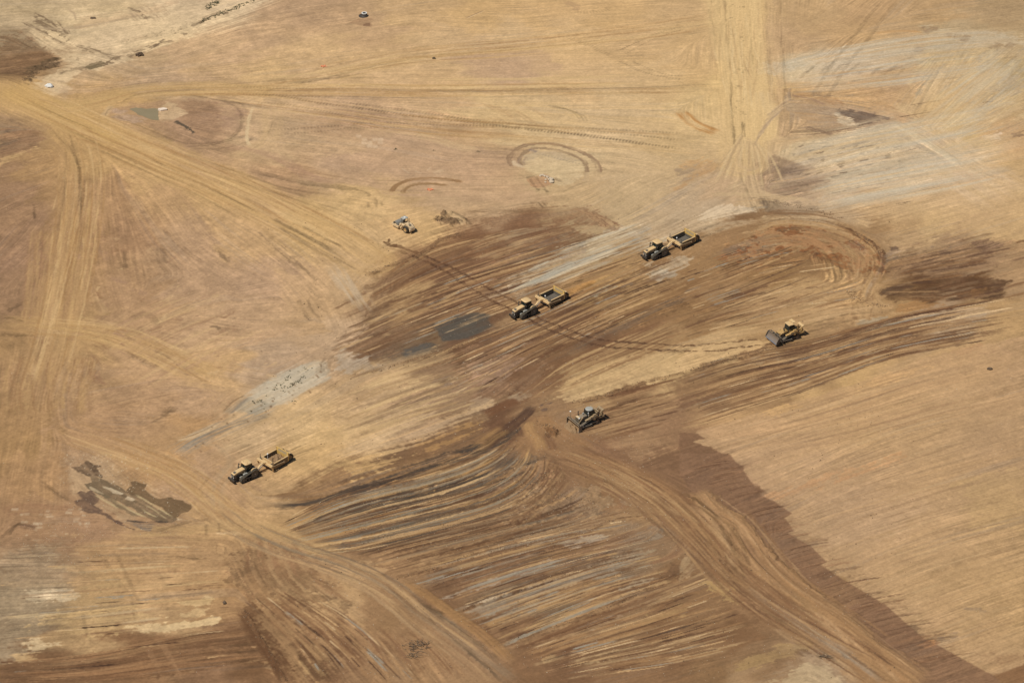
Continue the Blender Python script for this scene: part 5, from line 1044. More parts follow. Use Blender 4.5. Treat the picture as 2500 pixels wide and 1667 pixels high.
def soil_material():
    m, t, b = new_mat("graded_soil")
    N, L = t.nodes, t.links
    at = N.new("ShaderNodeAttribute"); at.attribute_name = "soil"
    geo = N.new("ShaderNodeNewGeometry")
    nz = N.new("ShaderNodeTexNoise"); nz.inputs["Scale"].default_value = 2.2; nz.inputs["Detail"].default_value = 7; nz.inputs["Roughness"].default_value = .7
    L.new(geo.outputs["Position"], nz.inputs["Vector"])
    mr = N.new("ShaderNodeMapRange"); mr.inputs[1].default_value = .3; mr.inputs[2].default_value = .7; mr.inputs[3].default_value = .91; mr.inputs[4].default_value = 1.09
    L.new(nz.outputs[0], mr.inputs[0])
    mx = N.new("ShaderNodeVectorMath"); mx.operation = 'SCALE'
    L.new(at.outputs["Color"], mx.inputs[0]); L.new(mr.outputs[0], mx.inputs["Scale"])
    L.new(mx.outputs[0], b.inputs["Base Color"])
    n2_ = N.new("ShaderNodeTexNoise"); n2_.inputs["Scale"].default_value = 5; n2_.inputs["Detail"].default_value = 6
    L.new(geo.outputs["Position"], n2_.inputs["Vector"])
    bp = N.new("ShaderNodeBump"); bp.inputs["Strength"].default_value = .5; bp.inputs["Distance"].default_value = .08
    L.new(n2_.outputs[0], bp.inputs["Height"]); L.new(bp.outputs[0], b.inputs["Normal"])
    b.inputs["Roughness"].default_value = .95
    b.inputs["Specular IOR Level"].default_value = .1
    return m
def build_ground():
    k = 26; g = 0.6*1.33**np.arange(1, k+1)
    ex = np.cumsum(g)
    X = np.concatenate([xs[0]-ex[::-1], xs, xs[-1]+ex]); Y = np.concatenate([ys[0]-ex[::-1], ys, ys[-1]+ex])
    Zp = np.pad(Z, k, mode='edge'); Cp = np.pad(COL, ((k, k), (k, k), (0, 0)), mode='reflect')
    fx = np.clip(np.concatenate([np.linspace(1, 0, k), np.zeros(NX), np.linspace(0, 1, k)]), 0, 1)
    fy = np.clip(np.concatenate([np.linspace(1, 0, k), np.zeros(NY), np.linspace(0, 1, k)]), 0, 1)
    f = np.maximum(fy[:, None], fx[None, :])
    Zp = Zp*(1-f)
    mean = COL.mean((0, 1))
    Cp = Cp*(1-f[..., None]*.8)+mean*f[..., None]*.8
    ny, nx = Zp.shape
    co = np.empty((ny, nx, 3), np.float32)
    co[..., 0] = X[None, :]; co[..., 1] = Y[:, None]; co[..., 2] = Zp
    me = bpy.data.meshes.new("ground")
    me.vertices.add(ny*nx); me.vertices.foreach_set("co", co.ravel())
    i = (np.arange(ny-1)[:, None]*nx+np.arange(nx-1)[None, :]).astype(np.int32)
    q = np.stack([i, i+1, i+nx+1, i+nx], -1).reshape(-1)
    nf = (ny-1)*(nx-1)
    me.loops.add(nf*4); me.loops.foreach_set("vertex_index", q)
    me.polygons.add(nf); me.polygons.foreach_set("loop_start", np.arange(0, nf*4, 4, dtype=np.int32))
    me.update(calc_edges=True)
    me.shade_smooth()
    at = me.color_attributes.new("soil", 'FLOAT_COLOR', 'POINT')
    c4 = np.ones((ny*nx, 4), np.float32); c4[:, :3] = (Cp*ALB).reshape(-1, 3)
    at.data.foreach_set("color", c4.ravel())
    me.materials.append(soil_material())
    o = bpy.data.objects.new("ground", me); scene.collection.objects.link(o)
    o["kind"] = "structure"
    return o
# ------------------------------------------------------------------ materials of machines and small things
def paint(name, col, rough=.5, metal=0.0, dust=.35, dcol=(.42, .31, .19), scale=2.5, bump=0.0, spec=.5):
    m, t, b = new_mat(name); N, L = t.nodes, t.links
    b.inputs["Roughness"].default_value = rough; b.inputs["Metallic"].default_value = metal
    b.inputs["Specular IOR Level"].default_value = spec
    tc = N.new("ShaderNodeTexCoord")
    nz = N.new("ShaderNodeTexNoise"); nz.inputs["Scale"].default_value = scale; nz.inputs["Detail"].default_value = 6; nz.inputs["Roughness"].default_value = .65
    L.new(tc.outputs["Object"], nz.inputs["Vector"])
    mr = N.new("ShaderNodeMapRange"); mr.inputs[1].default_value = .35; mr.inputs[2].default_value = .75; mr.inputs[3].default_value = dust*.35; mr.inputs[4].default_value = dust*1.6
    L.new(nz.outputs[0], mr.inputs[0])
    mx = N.new("ShaderNodeMix"); mx.data_type = 'RGBA'
    L.new(mr.outputs[0], mx.inputs[0]); mx.inputs[6].default_value = (*col, 1); mx.inputs[7].default_value = (*dcol, 1)
    L.new(mx.outputs[2], b.inputs["Base Color"])
    if bump:
        bp = N.new("ShaderNodeBump"); bp.inputs["Strength"].default_value = bump; bp.inputs["Distance"].default_value = .05
        L.new(nz.outputs[0], bp.inputs["Height"]); L.new(bp.outputs[0], b.inputs["Normal"])
    return m
M = dict(
 yellow=paint("faded_yellow_paint", (.64, .42, .17), .5, dust=.5, dcol=(.52, .40, .25)),
 bright=paint("bright_yellow_paint", (.62, .39, .10), .5, dust=.3, dcol=(.5, .38, .2)),
 cream=paint("dusty_cream_paint", (.68, .50, .28), .5, dust=.4, dcol=(.5, .4, .28)),
 rubber=paint("dusty_rubber", (.022, .022, .022), .85, dust=.28, dcol=(.25, .2, .13), spec=.2),
 black=paint("black_metal", (.018, .018, .02), .5, dust=.12),
 char=paint("charcoal_metal", (.06, .058, .052), .6, dust=.25),
 steel=paint("worn_steel", (.26, .22, .19), .45, .5, dust=.45, dcol=(.34, .26, .18)),
 edge=paint("polished_edge", (.75, .74, .72), .22, .9, dust=.08),
 bowl=paint("scoured_steel", (.11, .105, .095), .55, .3, dust=.35, dcol=(.24, .2, .15)),
 greyp=paint("grey_paint", (.33, .35, .33), .5, dust=.2),
 drum=paint("drum_steel", (.30, .31, .29), .42, .35, dust=.25),
 white=paint("white_plastic", (.85, .84, .8), .35, dust=.05),
 dusty=paint("dust_caked_metal", (.12, .10, .075), .8, dust=.8, dcol=(.28, .22, .15), bump=.4, scale=4),
 soil=paint("loose_soil", (.24, .15, .08), .95, dust=.35, dcol=(.40, .28, .16), bump=.8, scale=5, spec=.1),
 rust=paint("rusty_red", (.25, .07, .04), .7, dust=.3),
 decal=paint("faded_decal", (.26, .19, .12), .6, dust=.5, dcol=(.55, .42, .22), scale=7),
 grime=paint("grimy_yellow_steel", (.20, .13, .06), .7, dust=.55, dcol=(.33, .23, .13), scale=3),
 clod=paint("damp_clods", (.15, .095, .058), .95, dust=.3, dcol=(.3, .2, .12), spec=.1),
 ochre=paint("worn_ochre_paint", (.50, .31, .10), .5, dust=.45, dcol=(.34, .23, .12), scale=4),
 dirty=paint("dirt_caked_yellow", (.42, .30, .15), .65, dust=.7, dcol=(.22, .16, .10), scale=3),
 rock=paint("pale_rock", (.55, .47, .36), .9, dust=.3, bump=.6, scale=4, spec=.1),
 darkrock=paint("dark_rock", (.09, .062, .045), .9, dust=.15, bump=.6, scale=4, spec=.1),
 concrete=paint("pale_concrete", (.66, .66, .63), .8, dust=.1),
 orange=paint("orange_cloth", (.80, .22, .10), .8, dust=.3, dcol=(.6, .4, .22)),
 weed=paint("dull_green_leaves", (.075, .078, .036), .8, dust=.2, dcol=(.14, .12, .06)),
 brush=paint("dry_branches", (.085, .055, .035), .9, dust=.3),
)
def glass():
    m, t, b = new_mat("tinted_glass")
    b.inputs["Base Color"].default_value = (.006, .016, .018, 1); b.inputs["Roughness"].default_value = .08
    b.inputs["Specular IOR Level"].default_value = .6
    return m
M['glass'] = glass()
def water():
    m, t, b = new_mat("murky_water"); N, L = t.nodes, t.links
    tc = N.new("ShaderNodeTexCoord"); nz = N.new("ShaderNodeTexNoise"); nz.inputs["Scale"].default_value = .4
    L.new(tc.outputs["Object"], nz.inputs["Vector"])
    mx = N.new("ShaderNodeMix"); mx.data_type = 'RGBA'; L.new(nz.outputs[0], mx.inputs[0])
    mx.inputs[6].default_value = (.215, .175, .10, 1); mx.inputs[7].default_value = (.27, .22, .135, 1)
    L.new(mx.outputs[2], b.inputs["Base Color"]); b.inputs["Roughness"].default_value = .3; b.inputs["Specular IOR Level"].default_value = .12
    return m
M['water'] = water()

# ------------------------------------------------------------------ mesh builder
class MB:
    def __init__(s): s.bm = bmesh.new()
    def box(s, c, d, rot=(0, 0, 0), bev=.02, taper=None):
        bm = bmesh.new(); bmesh.ops.create_cube(bm, size=1)
        for v in bm.verts:
            if taper and v.co.z > 0: v.co.x *= taper[0]; v.co.y *= taper[1]
            v.co = Vector((v.co.x*d[0], v.co.y*d[1], v.co.z*d[2]))
        if bev and min(d) > bev*3: bmesh.ops.bevel(bm, geom=bm.edges[:], offset=bev, segments=1, affect='EDGES')
        return s._add(bm, c, rot)
    def _add(s, bm, c=(0, 0, 0), rot=(0, 0, 0)):
        R = Matrix.Rotation(rot[2], 3, 'Z')@Matrix.Rotation(rot[1], 3, 'Y')@Matrix.Rotation(rot[0], 3, 'X')
        mp = {}
        for v in bm.verts: mp[v] = s.bm.verts.new(R@v.co+Vector(c))
        for f in bm.faces:
            try: s.bm.faces.new([mp[v] for v in f.verts])
            except ValueError: pass
        bm.free(); return s
    def prism(s, prof, y0, y1, axis='y'):
        """profile in x,z pushed along y (or profile in x,y pushed along z)"""
        f = (lambda p, q: (p[0], q, p[1])) if axis == 'y' else ((lambda p, q: (p[0], p[1], q)) if axis == 'z' else (lambda p, q: (q, p[0], p[1])))
        a = [s.bm.verts.new(f(p, y0)) for p in prof]; b = [s.bm.verts.new(f(p, y1)) for p in prof]
        n = len(prof)
        for i in range(n): s.bm.faces.new((a[i], a[(i+1) % n], b[(i+1) % n], b[i]))
        s.bm.faces.new(a[::-1]); s.bm.faces.new(b); return s
    def cyl(s, p, q, r, r2=None, n=14, cap=True):
        p, q = Vector(p), Vector(q); r2 = r if r2 is None else r2
        d = (q-p).normalized(); u = d.orthogonal().normalized(); w = d.cross(u)
        a = [s.bm.verts.new(p+r*(cos(2*pi*i/n)*u+sin(2*pi*i/n)*w)) for i in range(n)]
        b = [s.bm.verts.new(q+r2*(cos(2*pi*i/n)*u+sin(2*pi*i/n)*w)) for i in range(n)]
        for i in range(n): s.bm.faces.new((a[i], a[(i+1) % n], b[(i+1) % n], b[i]))
        if cap: s.bm.faces.new(a[::-1]); s.bm.faces.new(b)
        return s
    def tube(s, pts, r, n=8):
        for a, b in zip(pts[:-1], pts[1:]): s.cyl(a, b, r, n=n)
        for c in pts[1:-1]: s.ball(c, r*1.02)
        return s
    def ball(s, c, r, sc=(1, 1, 1), sub=1):
        bm = bmesh.new(); bmesh.ops.create_icosphere(bm, subdivisions=sub, radius=r)
        for v in bm.verts: v.co = Vector((v.co.x*sc[0], v.co.y*sc[1], v.co.z*sc[2]))
        return s._add(bm, c)
    def lathe(s, prof, c, axis='y', n=28):
        """profile (offset along axis, radius)"""
        rings = []
        for o, r in prof:
            rg = []
            for i in range(n):
                a = 2*pi*i/n
                v = {'y': (r*cos(a), o, r*sin(a)), 'x': (o, r*cos(a), r*sin(a)), 'z': (r*cos(a), r*sin(a), o)}[axis]
                rg.append(s.bm.verts.new(Vector(v)+Vector(c)))
            rings.append(rg)
        for a, b in zip(rings[:-1], rings[1:]):
            for i in range(n): s.bm.faces.new((a[i], a[(i+1) % n], b[(i+1) % n], b[i]))
        return s
    def plate(s, pts, th):
        """thick plate through a list of 3D points (one polygon), thickness along its normal"""
        P = [Vector(p) for p in pts]; n = (P[1]-P[0]).cross(P[2]-P[1]).normalized()*th
        a = [s.bm.verts.new(p) for p in P]; b = [s.bm.verts.new(p+n) for p in P]; k = len(P)
        for i in range(k): s.bm.faces.new((a[i], a[(i+1) % k], b[(i+1) % k], b[i]))
        s.bm.faces.new(a[::-1]); s.bm.faces.new(b); return s
    def rough(s, amp, seed=0, sc=2.0):
        from mathutils import noise
        for v in s.bm.verts:
            v.co += noise.noise_vector(v.co*sc+Vector((seed*7.1, 3, 1)))*amp
        return s
    def build(s, name, mat, parent=None, smooth_=False, loc=(0, 0, 0)):
        bmesh.ops.recalc_face_normals(s.bm, faces=s.bm.faces[:])
        me = bpy.data.meshes.new(name); s.bm.to_mesh(me); s.bm.free()
        me.materials.append(M[mat])
        if smooth_:
            me.shade_smooth()
            try: me.set_sharp_from_angle(angle=radians(35))
            except Exception: pass
        o = bpy.data.objects.new(name, me); scene.collection.objects.link(o); o.location = loc
        if parent: o.parent = parent
        return o
def thing(name, label, cat, loc, rz, group=None):
    o = bpy.data.objects.new(name, None); scene.collection.objects.link(o)
    o.empty_display_size = .5
    o.location = loc; o.rotation_euler = (0, 0, rz)
    tag(o, label, cat, group); return o
def tag(o, label, cat, group=None):
    o["label"] = label; o["category"] = cat
    if group: o["group"] = group
    return o
def hull(circles, extra=0, n=40):
    pts = []
    for x, z, r in circles:
        for i in range(n): pts.append((x+(r+extra)*cos(2*pi*i/n), z+(r+extra)*sin(2*pi*i/n)))
    pts = sorted(set(pts)); 
    def half(ps):
        h = []
        for p in ps:
            while len(h) > 1 and (h[-1][0]-h[-2][0])*(p[1]-h[-2][1])-(h[-1][1]-h[-2][1])*(p[0]-h[-2][0]) <= 0: h.pop()
            h.append(p)
        return h
    a = half(pts); b = half(pts[::-1]); return a[:-1]+b[:-1]
def belt(circles, y0, y1, th, grouser=.0, pitch=.2):
    H = np.array(hull(circles)); d = np.hypot(*(np.roll(H, -1, 0)-H).T); s = np.concatenate([[0], np.cumsum(d)])
    n = int(s[-1]/pitch)*4; t = np.linspace(0, s[-1], n, endpoint=False)
    HX = np.append(H[:, 0], H[0, 0]); HZ = np.append(H[:, 1], H[0, 1])
    px, pz = np.interp(t, s, HX), np.interp(t, s, HZ)
    tx, tz = np.roll(px, -1)-np.roll(px, 1), np.roll(pz, -1)-np.roll(pz, 1); l = np.hypot(tx, tz); nx, nz = tz/l, -tx/l
    m = MB(); R = []
    for y, o in ((y0, 0), (y0, 1), (y1, 1), (y1, 0)):
        R.append([m.bm.verts.new((px[i]+nx[i]*(o*(th+(grouser if i % 4 < 1 else 0))), y, pz[i]+nz[i]*(o*(th+(grouser if i % 4 < 1 else 0))))) for i in range(n)])
    for a, b in zip(R, R[1:]+R[:1]):
        for i in range(n): m.bm.faces.new((a[i], a[(i+1) % n], b[(i+1) % n], b[i]))
    return m
def rounded(cx, cy, w, l, z, t, r=.3, n=6, m=None, crown=.0):
    """rounded plate with a slightly crowned top"""
    m = m or MB(); prof = []
    for qx, qy, a0 in ((1, 1, 0), (-1, 1, 90), (-1, -1, 180), (1, -1, 270)):
        for i in range(n+1):
            a = radians(a0+90*i/n); prof.append((cx+qx*(l/2-r)+r*cos(a), cy+qy*(w/2-r)+r*sin(a)))
    lv = [(z, 1.0), (z+t*.6, 1.0), (z+t, .93), (z+t+crown, .6)]
    rings = [[m.bm.verts.new((cx+(x-cx)*k, cy+(y-cy)*k, zz)) for x, y in prof] for zz, k in lv]
    for a, b in zip(rings[:-1], rings[1:]):
        for i in range(len(prof)): m.bm.faces.new((a[i], a[(i+1) % len(prof)], b[(i+1) % len(prof)], b[i]))
    m.bm.faces.new(rings[0][::-1]); m.bm.faces.new(rings[-1]); return m
def tyre(parent, c, R, w, rim='yellow', name='wheel', hub=.55):
    x, y, z = c; h = w/2
    t = MB(); rr_ = R*hub
    t.lathe([(-h*.8, rr_), (-h, R*.72), (-h*.95, R*.9), (-h*.7, R*.98), (-h*.3, R), (h*.3, R), (h*.7, R*.98), (h*.95, R*.9), (h, R*.72), (h*.8, rr_)], (0, 0, 0), 'y', 36)
    n = 22
    for i in range(n):
        a = 2*pi*i/n
        for sg in (-1, 1): t.box((R*cos(a+sg*.05), sg*h*.42, R*sin(a+sg*.05)), (.07, h*.7, .09), (0, -a, sg*.5), 0)
    o = t.build(name, 'rubber', parent, True, (x, y, z))
    r = MB(); r.lathe([(-h*.8, rr_), (-h*.55, rr_*.92), (-h*.35, rr_*.5), (-h*.5, rr_*.3), (-h*.5, .001)], (0, 0, 0), 'y', 24)
    r.lathe([(h*.8, rr_), (h*.55, rr_*.92), (h*.35, rr_*.5), (h*.5, rr_*.3), (h*.5, .001)], (0, 0, 0), 'y', 24)
    for i in range(8):
        a = 2*pi*i/8
        for sg in (-1, 1): r.cyl((rr_*.4*cos(a), sg*h*.36, rr_*.4*sin(a)), (rr_*.4*cos(a), sg*h*.52, rr_*.4*sin(a)), .035, n=6)
    r.build('rim', rim, o, True)
    return o
GP = dict()
def place(px, py, settle_r=3.5):
    x, y = G(px, py); return (x, y, settle(x, y, settle_r))

# ------------------------------------------------------------------ tracked tractor
def tracked_tractor(label, loc, rz, holes):
    T = thing('tracked_tractor', label, 'tractor', loc, rz, 'tracked tractors pulling scrapers')
    for sg in (1, -1):
        yc = 1.28*sg
        C = [(-1.15, .95, .88), (1.62, .58, .50), (.3, .26, .18)]
        tr = belt(C, yc-.38, yc+.38, .06, .05, .19).build('track', 'rubber', T)
        w = MB(); w.lathe([(-.30, .80), (-.30, .9), (-.2, .9), (-.2, .78), (-.14, .3), (-.2, .26), (-.2, .001)], (0, 0, 0), 'y', 32)
        w.lathe([(.30, .80), (.30, .9), (.2, .9), (.2, .78), (.14, .3), (.2, .26), (.2, .001)], (0, 0, 0), 'y', 32)
        for i in range(10): w.box((.55*cos(i*.628), 0, .55*sin(i*.628)), (.5, .3, .1), (0, -i*.628, 0), 0)
        w.build('drive_wheel', 'char', tr, True, (-1.15, yc, .95))
        w = MB(); w.lathe([(-.28, .001), (-.3, .2), (-.22, .3), (-.26, .5), (.26, .5), (.22, .3), (.3, .2), (.28, .001)], (0, 0, 0), 'y', 28)
        w.build('idler_wheel', 'char', tr, True, (1.62, yc, .58))
        for x in (-.35, .3, .95):
            MB().lathe([(-.28, .001), (-.28, .2), (.28, .2), (.28, .001)], (0, 0, 0), 'y', 20).build('roller_wheel', 'black', tr, True, (x, yc, .27))
        f = MB(); f.box((.45, yc, .62), (2.3, .3, .26)); f.box((.9, yc-.1*sg, .8), (.7, .4, .2)); f.cyl((1.1, yc+.2*sg, .6), (1.1, yc+.34*sg, .6), .12)
        f.build('track_frame', 'char', tr)
        MB().box((-1.15, yc+.22*sg, .95), (.12, .05, .12), bev=.01).build('hub_cap', 'white', tr)
    c = MB(); c.box((.4, 0, .95), (4.6, .9, .6)); c.box((-1.3, 0, 1.25), (1.8, 1.5, .5)); c.box((2.4, 0, .85), (1.3, .8, .5)); c.cyl((-1.15, -1.3, .95), (-1.15, 1.3, .95), .22); c.box((.3, 0, 1.35), (1.6, 1.6, .25))
    c.build('chassis', 'black', T)
    h = MB()
    h.prism([(.35, 1.45), (.35, 2.28), (.9, 2.28), (2.1, 2.14), (2.9, 1.98), (3.08, 1.86), (3.02, 1.72), (2.2, 1.62), (1.0, 1.5)], -.52, .52)
    hb = h.build('hood', 'yellow', T)
    bev(hb, .07)
    MB().box((1.5, .53, 1.78), (1.9, .03, .2), (0, .06, 0), 0).build('side_vent', 'char', hb)
    v = MB(); v.plate([(2.82, -.33, 2.0), (2.82, .33, 2.0), (2.3, .33, 2.105), (2.3, -.33, 2.105)], .02)
    for k in range(4): v.box((2.36+k*.13, 0, 2.115-.026*k), (.03, .6, .02), bev=0)
    vo = v.build('hood_vent', 'char', hb)
    MB().box((1.5, 0, 1.42), (2.8, .86, .6)).build('engine', 'black', T)
    g = MB(); g.prism([(3.06, 1.84), (3.13, 1.3), (3.0, 1.0), (2.5, 1.0), (2.5, 1.68)], -.5, .5); go = g.build('grille', 'char', T)
    g = MB()
    for k in range(7): g.box((3.125-.012*k, 0, 1.3+.08*k), (.02, .9, .02), bev=0)
    g.build('grille_bars', 'greyp', go)
    for sg in (1, -1):
        MB().box((3.1, .38*sg, 1.14), (.06, .14, .08)).build('headlight', 'white', T)
    b = MB(); b.box((3.38, 0, .8), (.34, 1.95, .36), bev=.05)
    for k in range(9): b.box((3.56, -.8+.2*k, .8), (.06, .15, .4), bev=.01)
    b.box((3.0, 0, .75), (.6, .7, .3)); b.build('front_weights', 'black', T)
    # cab
    cb = MB()
    cb.prism([(-.95, 1.5), (-1.02, 2.5), (-.95, 3.22), (.32, 3.22), (.5, 2.4), (.42, 1.5)], -.78, .78)
    cab = cb.build('cab', 'glass', T); bev(cab, .1)
    p = MB()
    for sg in (1, -1):
        p.tube([(.43, .79*sg, 1.5), (.51, .79*sg, 2.4), (.33, .77*sg, 3.2)], .035); p.tube([(-.3, .8*sg, 1.5), (-.3, .8*sg, 3.2)], .03); p.tube([(-.95, .79*sg, 1.5), (-1.03, .79*sg, 2.5), (-.95, .77*sg, 3.2)], .045)
    p.box((-.25, 0, 1.46), (1.5, 1.66, .12)); p.build('cab_frame', 'black', cab)
    MB().box((-.2, 0, 1.95), (.45, .5, .9), bev=.08).build('seat', 'black', cab)
    r = rounded(-.28, 0, 1.86, 1.75, 3.2, .16, .42, crown=.06); ro = r.build('roof', 'yellow', cab, True)
    if holes:
        for ax, ay in ((.2, -.35), (-.1, .55)): MB().cyl((ax, ay, 3.34), (ax, ay, 3.47), .06).build('roof_antenna', 'rust', ro)
    e = MB(); e.cyl((1.15, -.72, 1.6), (1.15, -.72, 2.5), .15); e.cyl((1.15, -.72, 2.5), (1.15, -.72, 3.05), .085); e.cyl((1.15, -.72, 3.0), (1.06, -.74, 3.18), .09)
    e.build('exhaust_stack', 'char', T, True)
    for sg in (1, -1):
        f = MB()
        f.prism([(-2.05, 1.45), (-2.0, 1.75), (-1.7, 2.02), (-1.1, 2.1), (-.75, 2.0), (-.45, 1.75), (-.6, 1.7), (-1.1, 1.92), (-1.65, 1.85), (-1.9, 1.6)], .82*sg, 1.24*sg)
        fo = f.build('rear_fender', 'yellow', T); bev(fo, .03)
        MB().box((-1.15, 1.02*sg, 1.62), (1.3, .36, .56), bev=.08).build('fuel_tank', 'char', T)
    s = MB()
    for k in range(4): s.box((1.0-.18*k, .92, .75+.26*k), (.32, .36, .05), bev=.01)
    s.tube([(1.25, .78, .8), (.75, .78, 1.9)], .025); s.tube([(1.25, 1.1, .8), (.75, 1.1, 1.9)], .025); s.box((.75, .95, 1.45), (.9, .4, .3), bev=.05); s.box((1.55, .8, .95), (.7, .35, .35), bev=.05)
    s.build('steps', 'greyp', T)
    MB().box((.85, -.95, 1.4), (1.1, .45, .6), bev=.08).build('battery_box', 'char', T)
    for sg in (1, -1):
        m_ = MB(); m_.tube([(.45, .8*sg, 2.7), (.62, 1.12*sg, 2.72)], .02); m_.box((.64, 1.16*sg, 2.6), (.05, .2, .38), bev=.01); m_.build('mirror', 'black', T)
    d = MB(); d.box((-2.15, 0, .95), (.5, .6, .7)); d.prism([(-2.1, -.25), (-2.9, -.13), (-2.9, .13), (-2.1, .25)], .55, .68, 'z'); d.cyl((-2.8, 0, .45), (-2.8, 0, .85), .06)
    d.build('drawbar', 'char', T)
    return T
def bev(o, w, seg=2):
    m = o.modifiers.new('bevel', 'BEVEL'); m.width = w; m.segments = seg; m.limit_method = 'ANGLE'; m.angle_limit = radians(30)

# ------------------------------------------------------------------ towed scraper
def towed_scraper(label, loc, rz, raised, bright):
    T = thing('towed_scraper', label, 'scraper', loc, rz, 'scrapers towed behind tractors')
    yel = 'yellow'
    # bowl: floor, two side walls
    b = MB(); b.prism([(-1.95, .45), (1.9, .30), (1.9, .42), (-1.95, .6)], -1.55, 1.55)
    bo = b.build('bowl_floor', 'bowl', T)
    for sg in (1, -1):
        y0, y1 = 1.58*sg, 1.72*sg
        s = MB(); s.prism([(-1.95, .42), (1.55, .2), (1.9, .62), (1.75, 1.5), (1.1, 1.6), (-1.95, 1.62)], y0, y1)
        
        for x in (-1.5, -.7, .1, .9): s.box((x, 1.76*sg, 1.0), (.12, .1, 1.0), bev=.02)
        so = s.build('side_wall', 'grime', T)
        q = MB(); q.box((-.15, 1.67*sg, 1.62), (3.6, .26, .13), (0, .01, 0), .03); q.build('top_rail', yel, so)
        l = MB(); l.prism([(-1.9, .55), (1.5, .4), (1.8, .65), (1.66, 1.44), (1.0, 1.52), (-1.9, 1.54)], (1.555 if sg > 0 else -1.555), (1.578 if sg > 0 else -1.578)); l.build('wall_lining', 'bowl', so)
    w = MB(); w.prism([(-2.15, .5), (-1.96, .5), (-1.96, 1.6), (-2.06, 2.22), (-2.16, 2.22), (-2.13, 1.6)], -1.72, 1.72)
    w.box((-2.11, 0, 2.24), (.16, 3.5, .1), bev=.02)
    for y in (-1.65, 1.65): w.box((-2.06, y, 1.35), (.22, .12, 1.75), bev=.02)
    bw = w.build('rear_wall', 'bright', T)
    d = MB(); d.plate([(-1.975, -1.15, 1.68), (-1.975, 1.2, 1.68), (-2.045, 1.2, 2.12), (-2.045, -1.15, 2.12)], .012); do = d.build('wall_panel', 'decal', bw)
    e = MB(); e.plate([(-1.945, -1.5, .6), (-1.945, 1.5, .6), (-1.945, 1.5, 1.2 if not raised else .9), (-1.945, -1.5, 1.2 if not raised else .9)], .012); e.build('ejector_plate', 'bowl', bw)
    # front: apron, crossbar, draft arms
    ah = 1.85 if raised else 1.35
    a = MB(); a.prism([(1.78, .42), (2.0, .5), (2.05, .95), (1.95, ah), (1.87, ah), (1.93, .95), (1.7, .55)], -1.5, 1.5); a.box((1.9, 0, ah), (.16, 3.0, .09), bev=.02)
    a.build('apron', yel, T)
    x = MB(); x.box((2.55, 0, 1.42), (.42, 4.3, .42), bev=.06); x.box((2.8, 0, 1.3), (.12, 4.1, .14), bev=.02)
    for sg in (1, -1): x.prism([(2.4, 1.2), (2.75, 1.2), (2.5, .35), (2.2, .28)], 2.0*sg, 2.15*sg)
    x.prism([(2.3, -.75), (2.3, .75), (3.1, .22), (3.1, -.22)], 1.40, 1.74, 'z')
    xo = x.build('crossbar', yel, T)
    for sg in (1, -1):
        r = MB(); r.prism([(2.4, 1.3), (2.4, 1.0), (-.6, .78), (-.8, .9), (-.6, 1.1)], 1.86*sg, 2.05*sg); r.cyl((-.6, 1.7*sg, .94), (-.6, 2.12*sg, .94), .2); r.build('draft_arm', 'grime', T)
        r = MB(); r.cyl((2.3, 1.45*sg, 1.7), (1.7, 1.4*sg, .7), .07); r.cyl((2.3, 1.45*sg, 1.7), (2.05, 1.43*sg, 1.3), .11); r.build('lift_cylinder', 'char', T)
        p = MB(); p.cyl((2.15, 1.75*sg, 1.5), (2.15, 1.75*sg, 2.55), .055); p.box((2.15, 1.75*sg, 1.7), (.16, .16, .4), bev=.02); p.build('marker_post', 'char', T)
    # gooseneck
    g = MB(); g.prism([(3.1, 1.74), (3.1, 1.4), (3.6, 1.05), (4.6, .62), (4.95, .55), (4.95, .85), (4.6, .95), (3.9, 1.45)], -.16, .16)
    go = g.build('gooseneck', yel, T); bev(go, .03)
    g = MB(); g.cyl((4.85, 0, .45), (4.85, 0, 1.0), .16); g.box((4.5, 0, .66), (.9, .5, .2)); g.build('hitch', 'steel', T)
    for sg in (1, -1):
        g = MB(); g.tube([(2.75, .35*sg, 1.62), (3.4, .3*sg, 1.6), (4.2, .24*sg, 1.15), (4.8, .2*sg, 1.05)], .04); g.build('hydraulic_hose', yel, T)
    g = MB(); g.cyl((3.6, .42, 1.45), (4.75, .28, .75), .08); g.cyl((3.6, .42, 1.45), (4.2, .35, 1.1), .11); g.build('steering_cylinder', 'steel', T)
    # mast
    mh = 3.1 if raised else 2.05
    q = MB(); q.cyl((1.9, .1, ah), (1.9, .1, mh), .035); q.build('mast', 'white', T)
    q = MB(); q.lathe([(0, .001), (0, .13), (.08, .15), (.16, .1), (.18, .001)], (1.9, .1, mh), 'z', 16); q.build('receiver', 'white', T, True)
    # rear frame and wheels
    f = MB(); f.box((-2.5, 0, .95), (.8, .5, .5)); f.box((-2.8, 0, .9), (.3, 2.2, .35)); f.box((-3.4, 0, .95), (.5, 1.2, .7), bev=.06)
    for y in (-.85, .85): f.box((-2.75, y, 1.25), (1.0, .16, .6), (0, .4, 0))
    f.cyl((-2.8, -1.4, .72), (-2.8, 1.4, .72), .13); f.box((-2.4, 1.5, 1.35), (.4, .3, .6), bev=.05); f.box((-2.4, -1.45, 1.3), (.4, .3, .5), bev=.05); f.box((-2.2, .9, 1.75), (.2, .3, .5), bev=.04)
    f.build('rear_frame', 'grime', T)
    l = MB(); l.prism([(-2.75, 1.98), (-2.16, 2.0), (-2.16, 1.92), (-2.75, 1.9)], 1.15, 1.72); l.build('rear_step', yel, T)
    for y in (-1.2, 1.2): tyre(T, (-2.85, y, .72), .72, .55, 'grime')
    c = MB(); c.box((1.93, 0, .3), (.3, 3.1, .06), (0, .35, 0), .01); c.build('cutting_edge', 'edge', T)
    return T

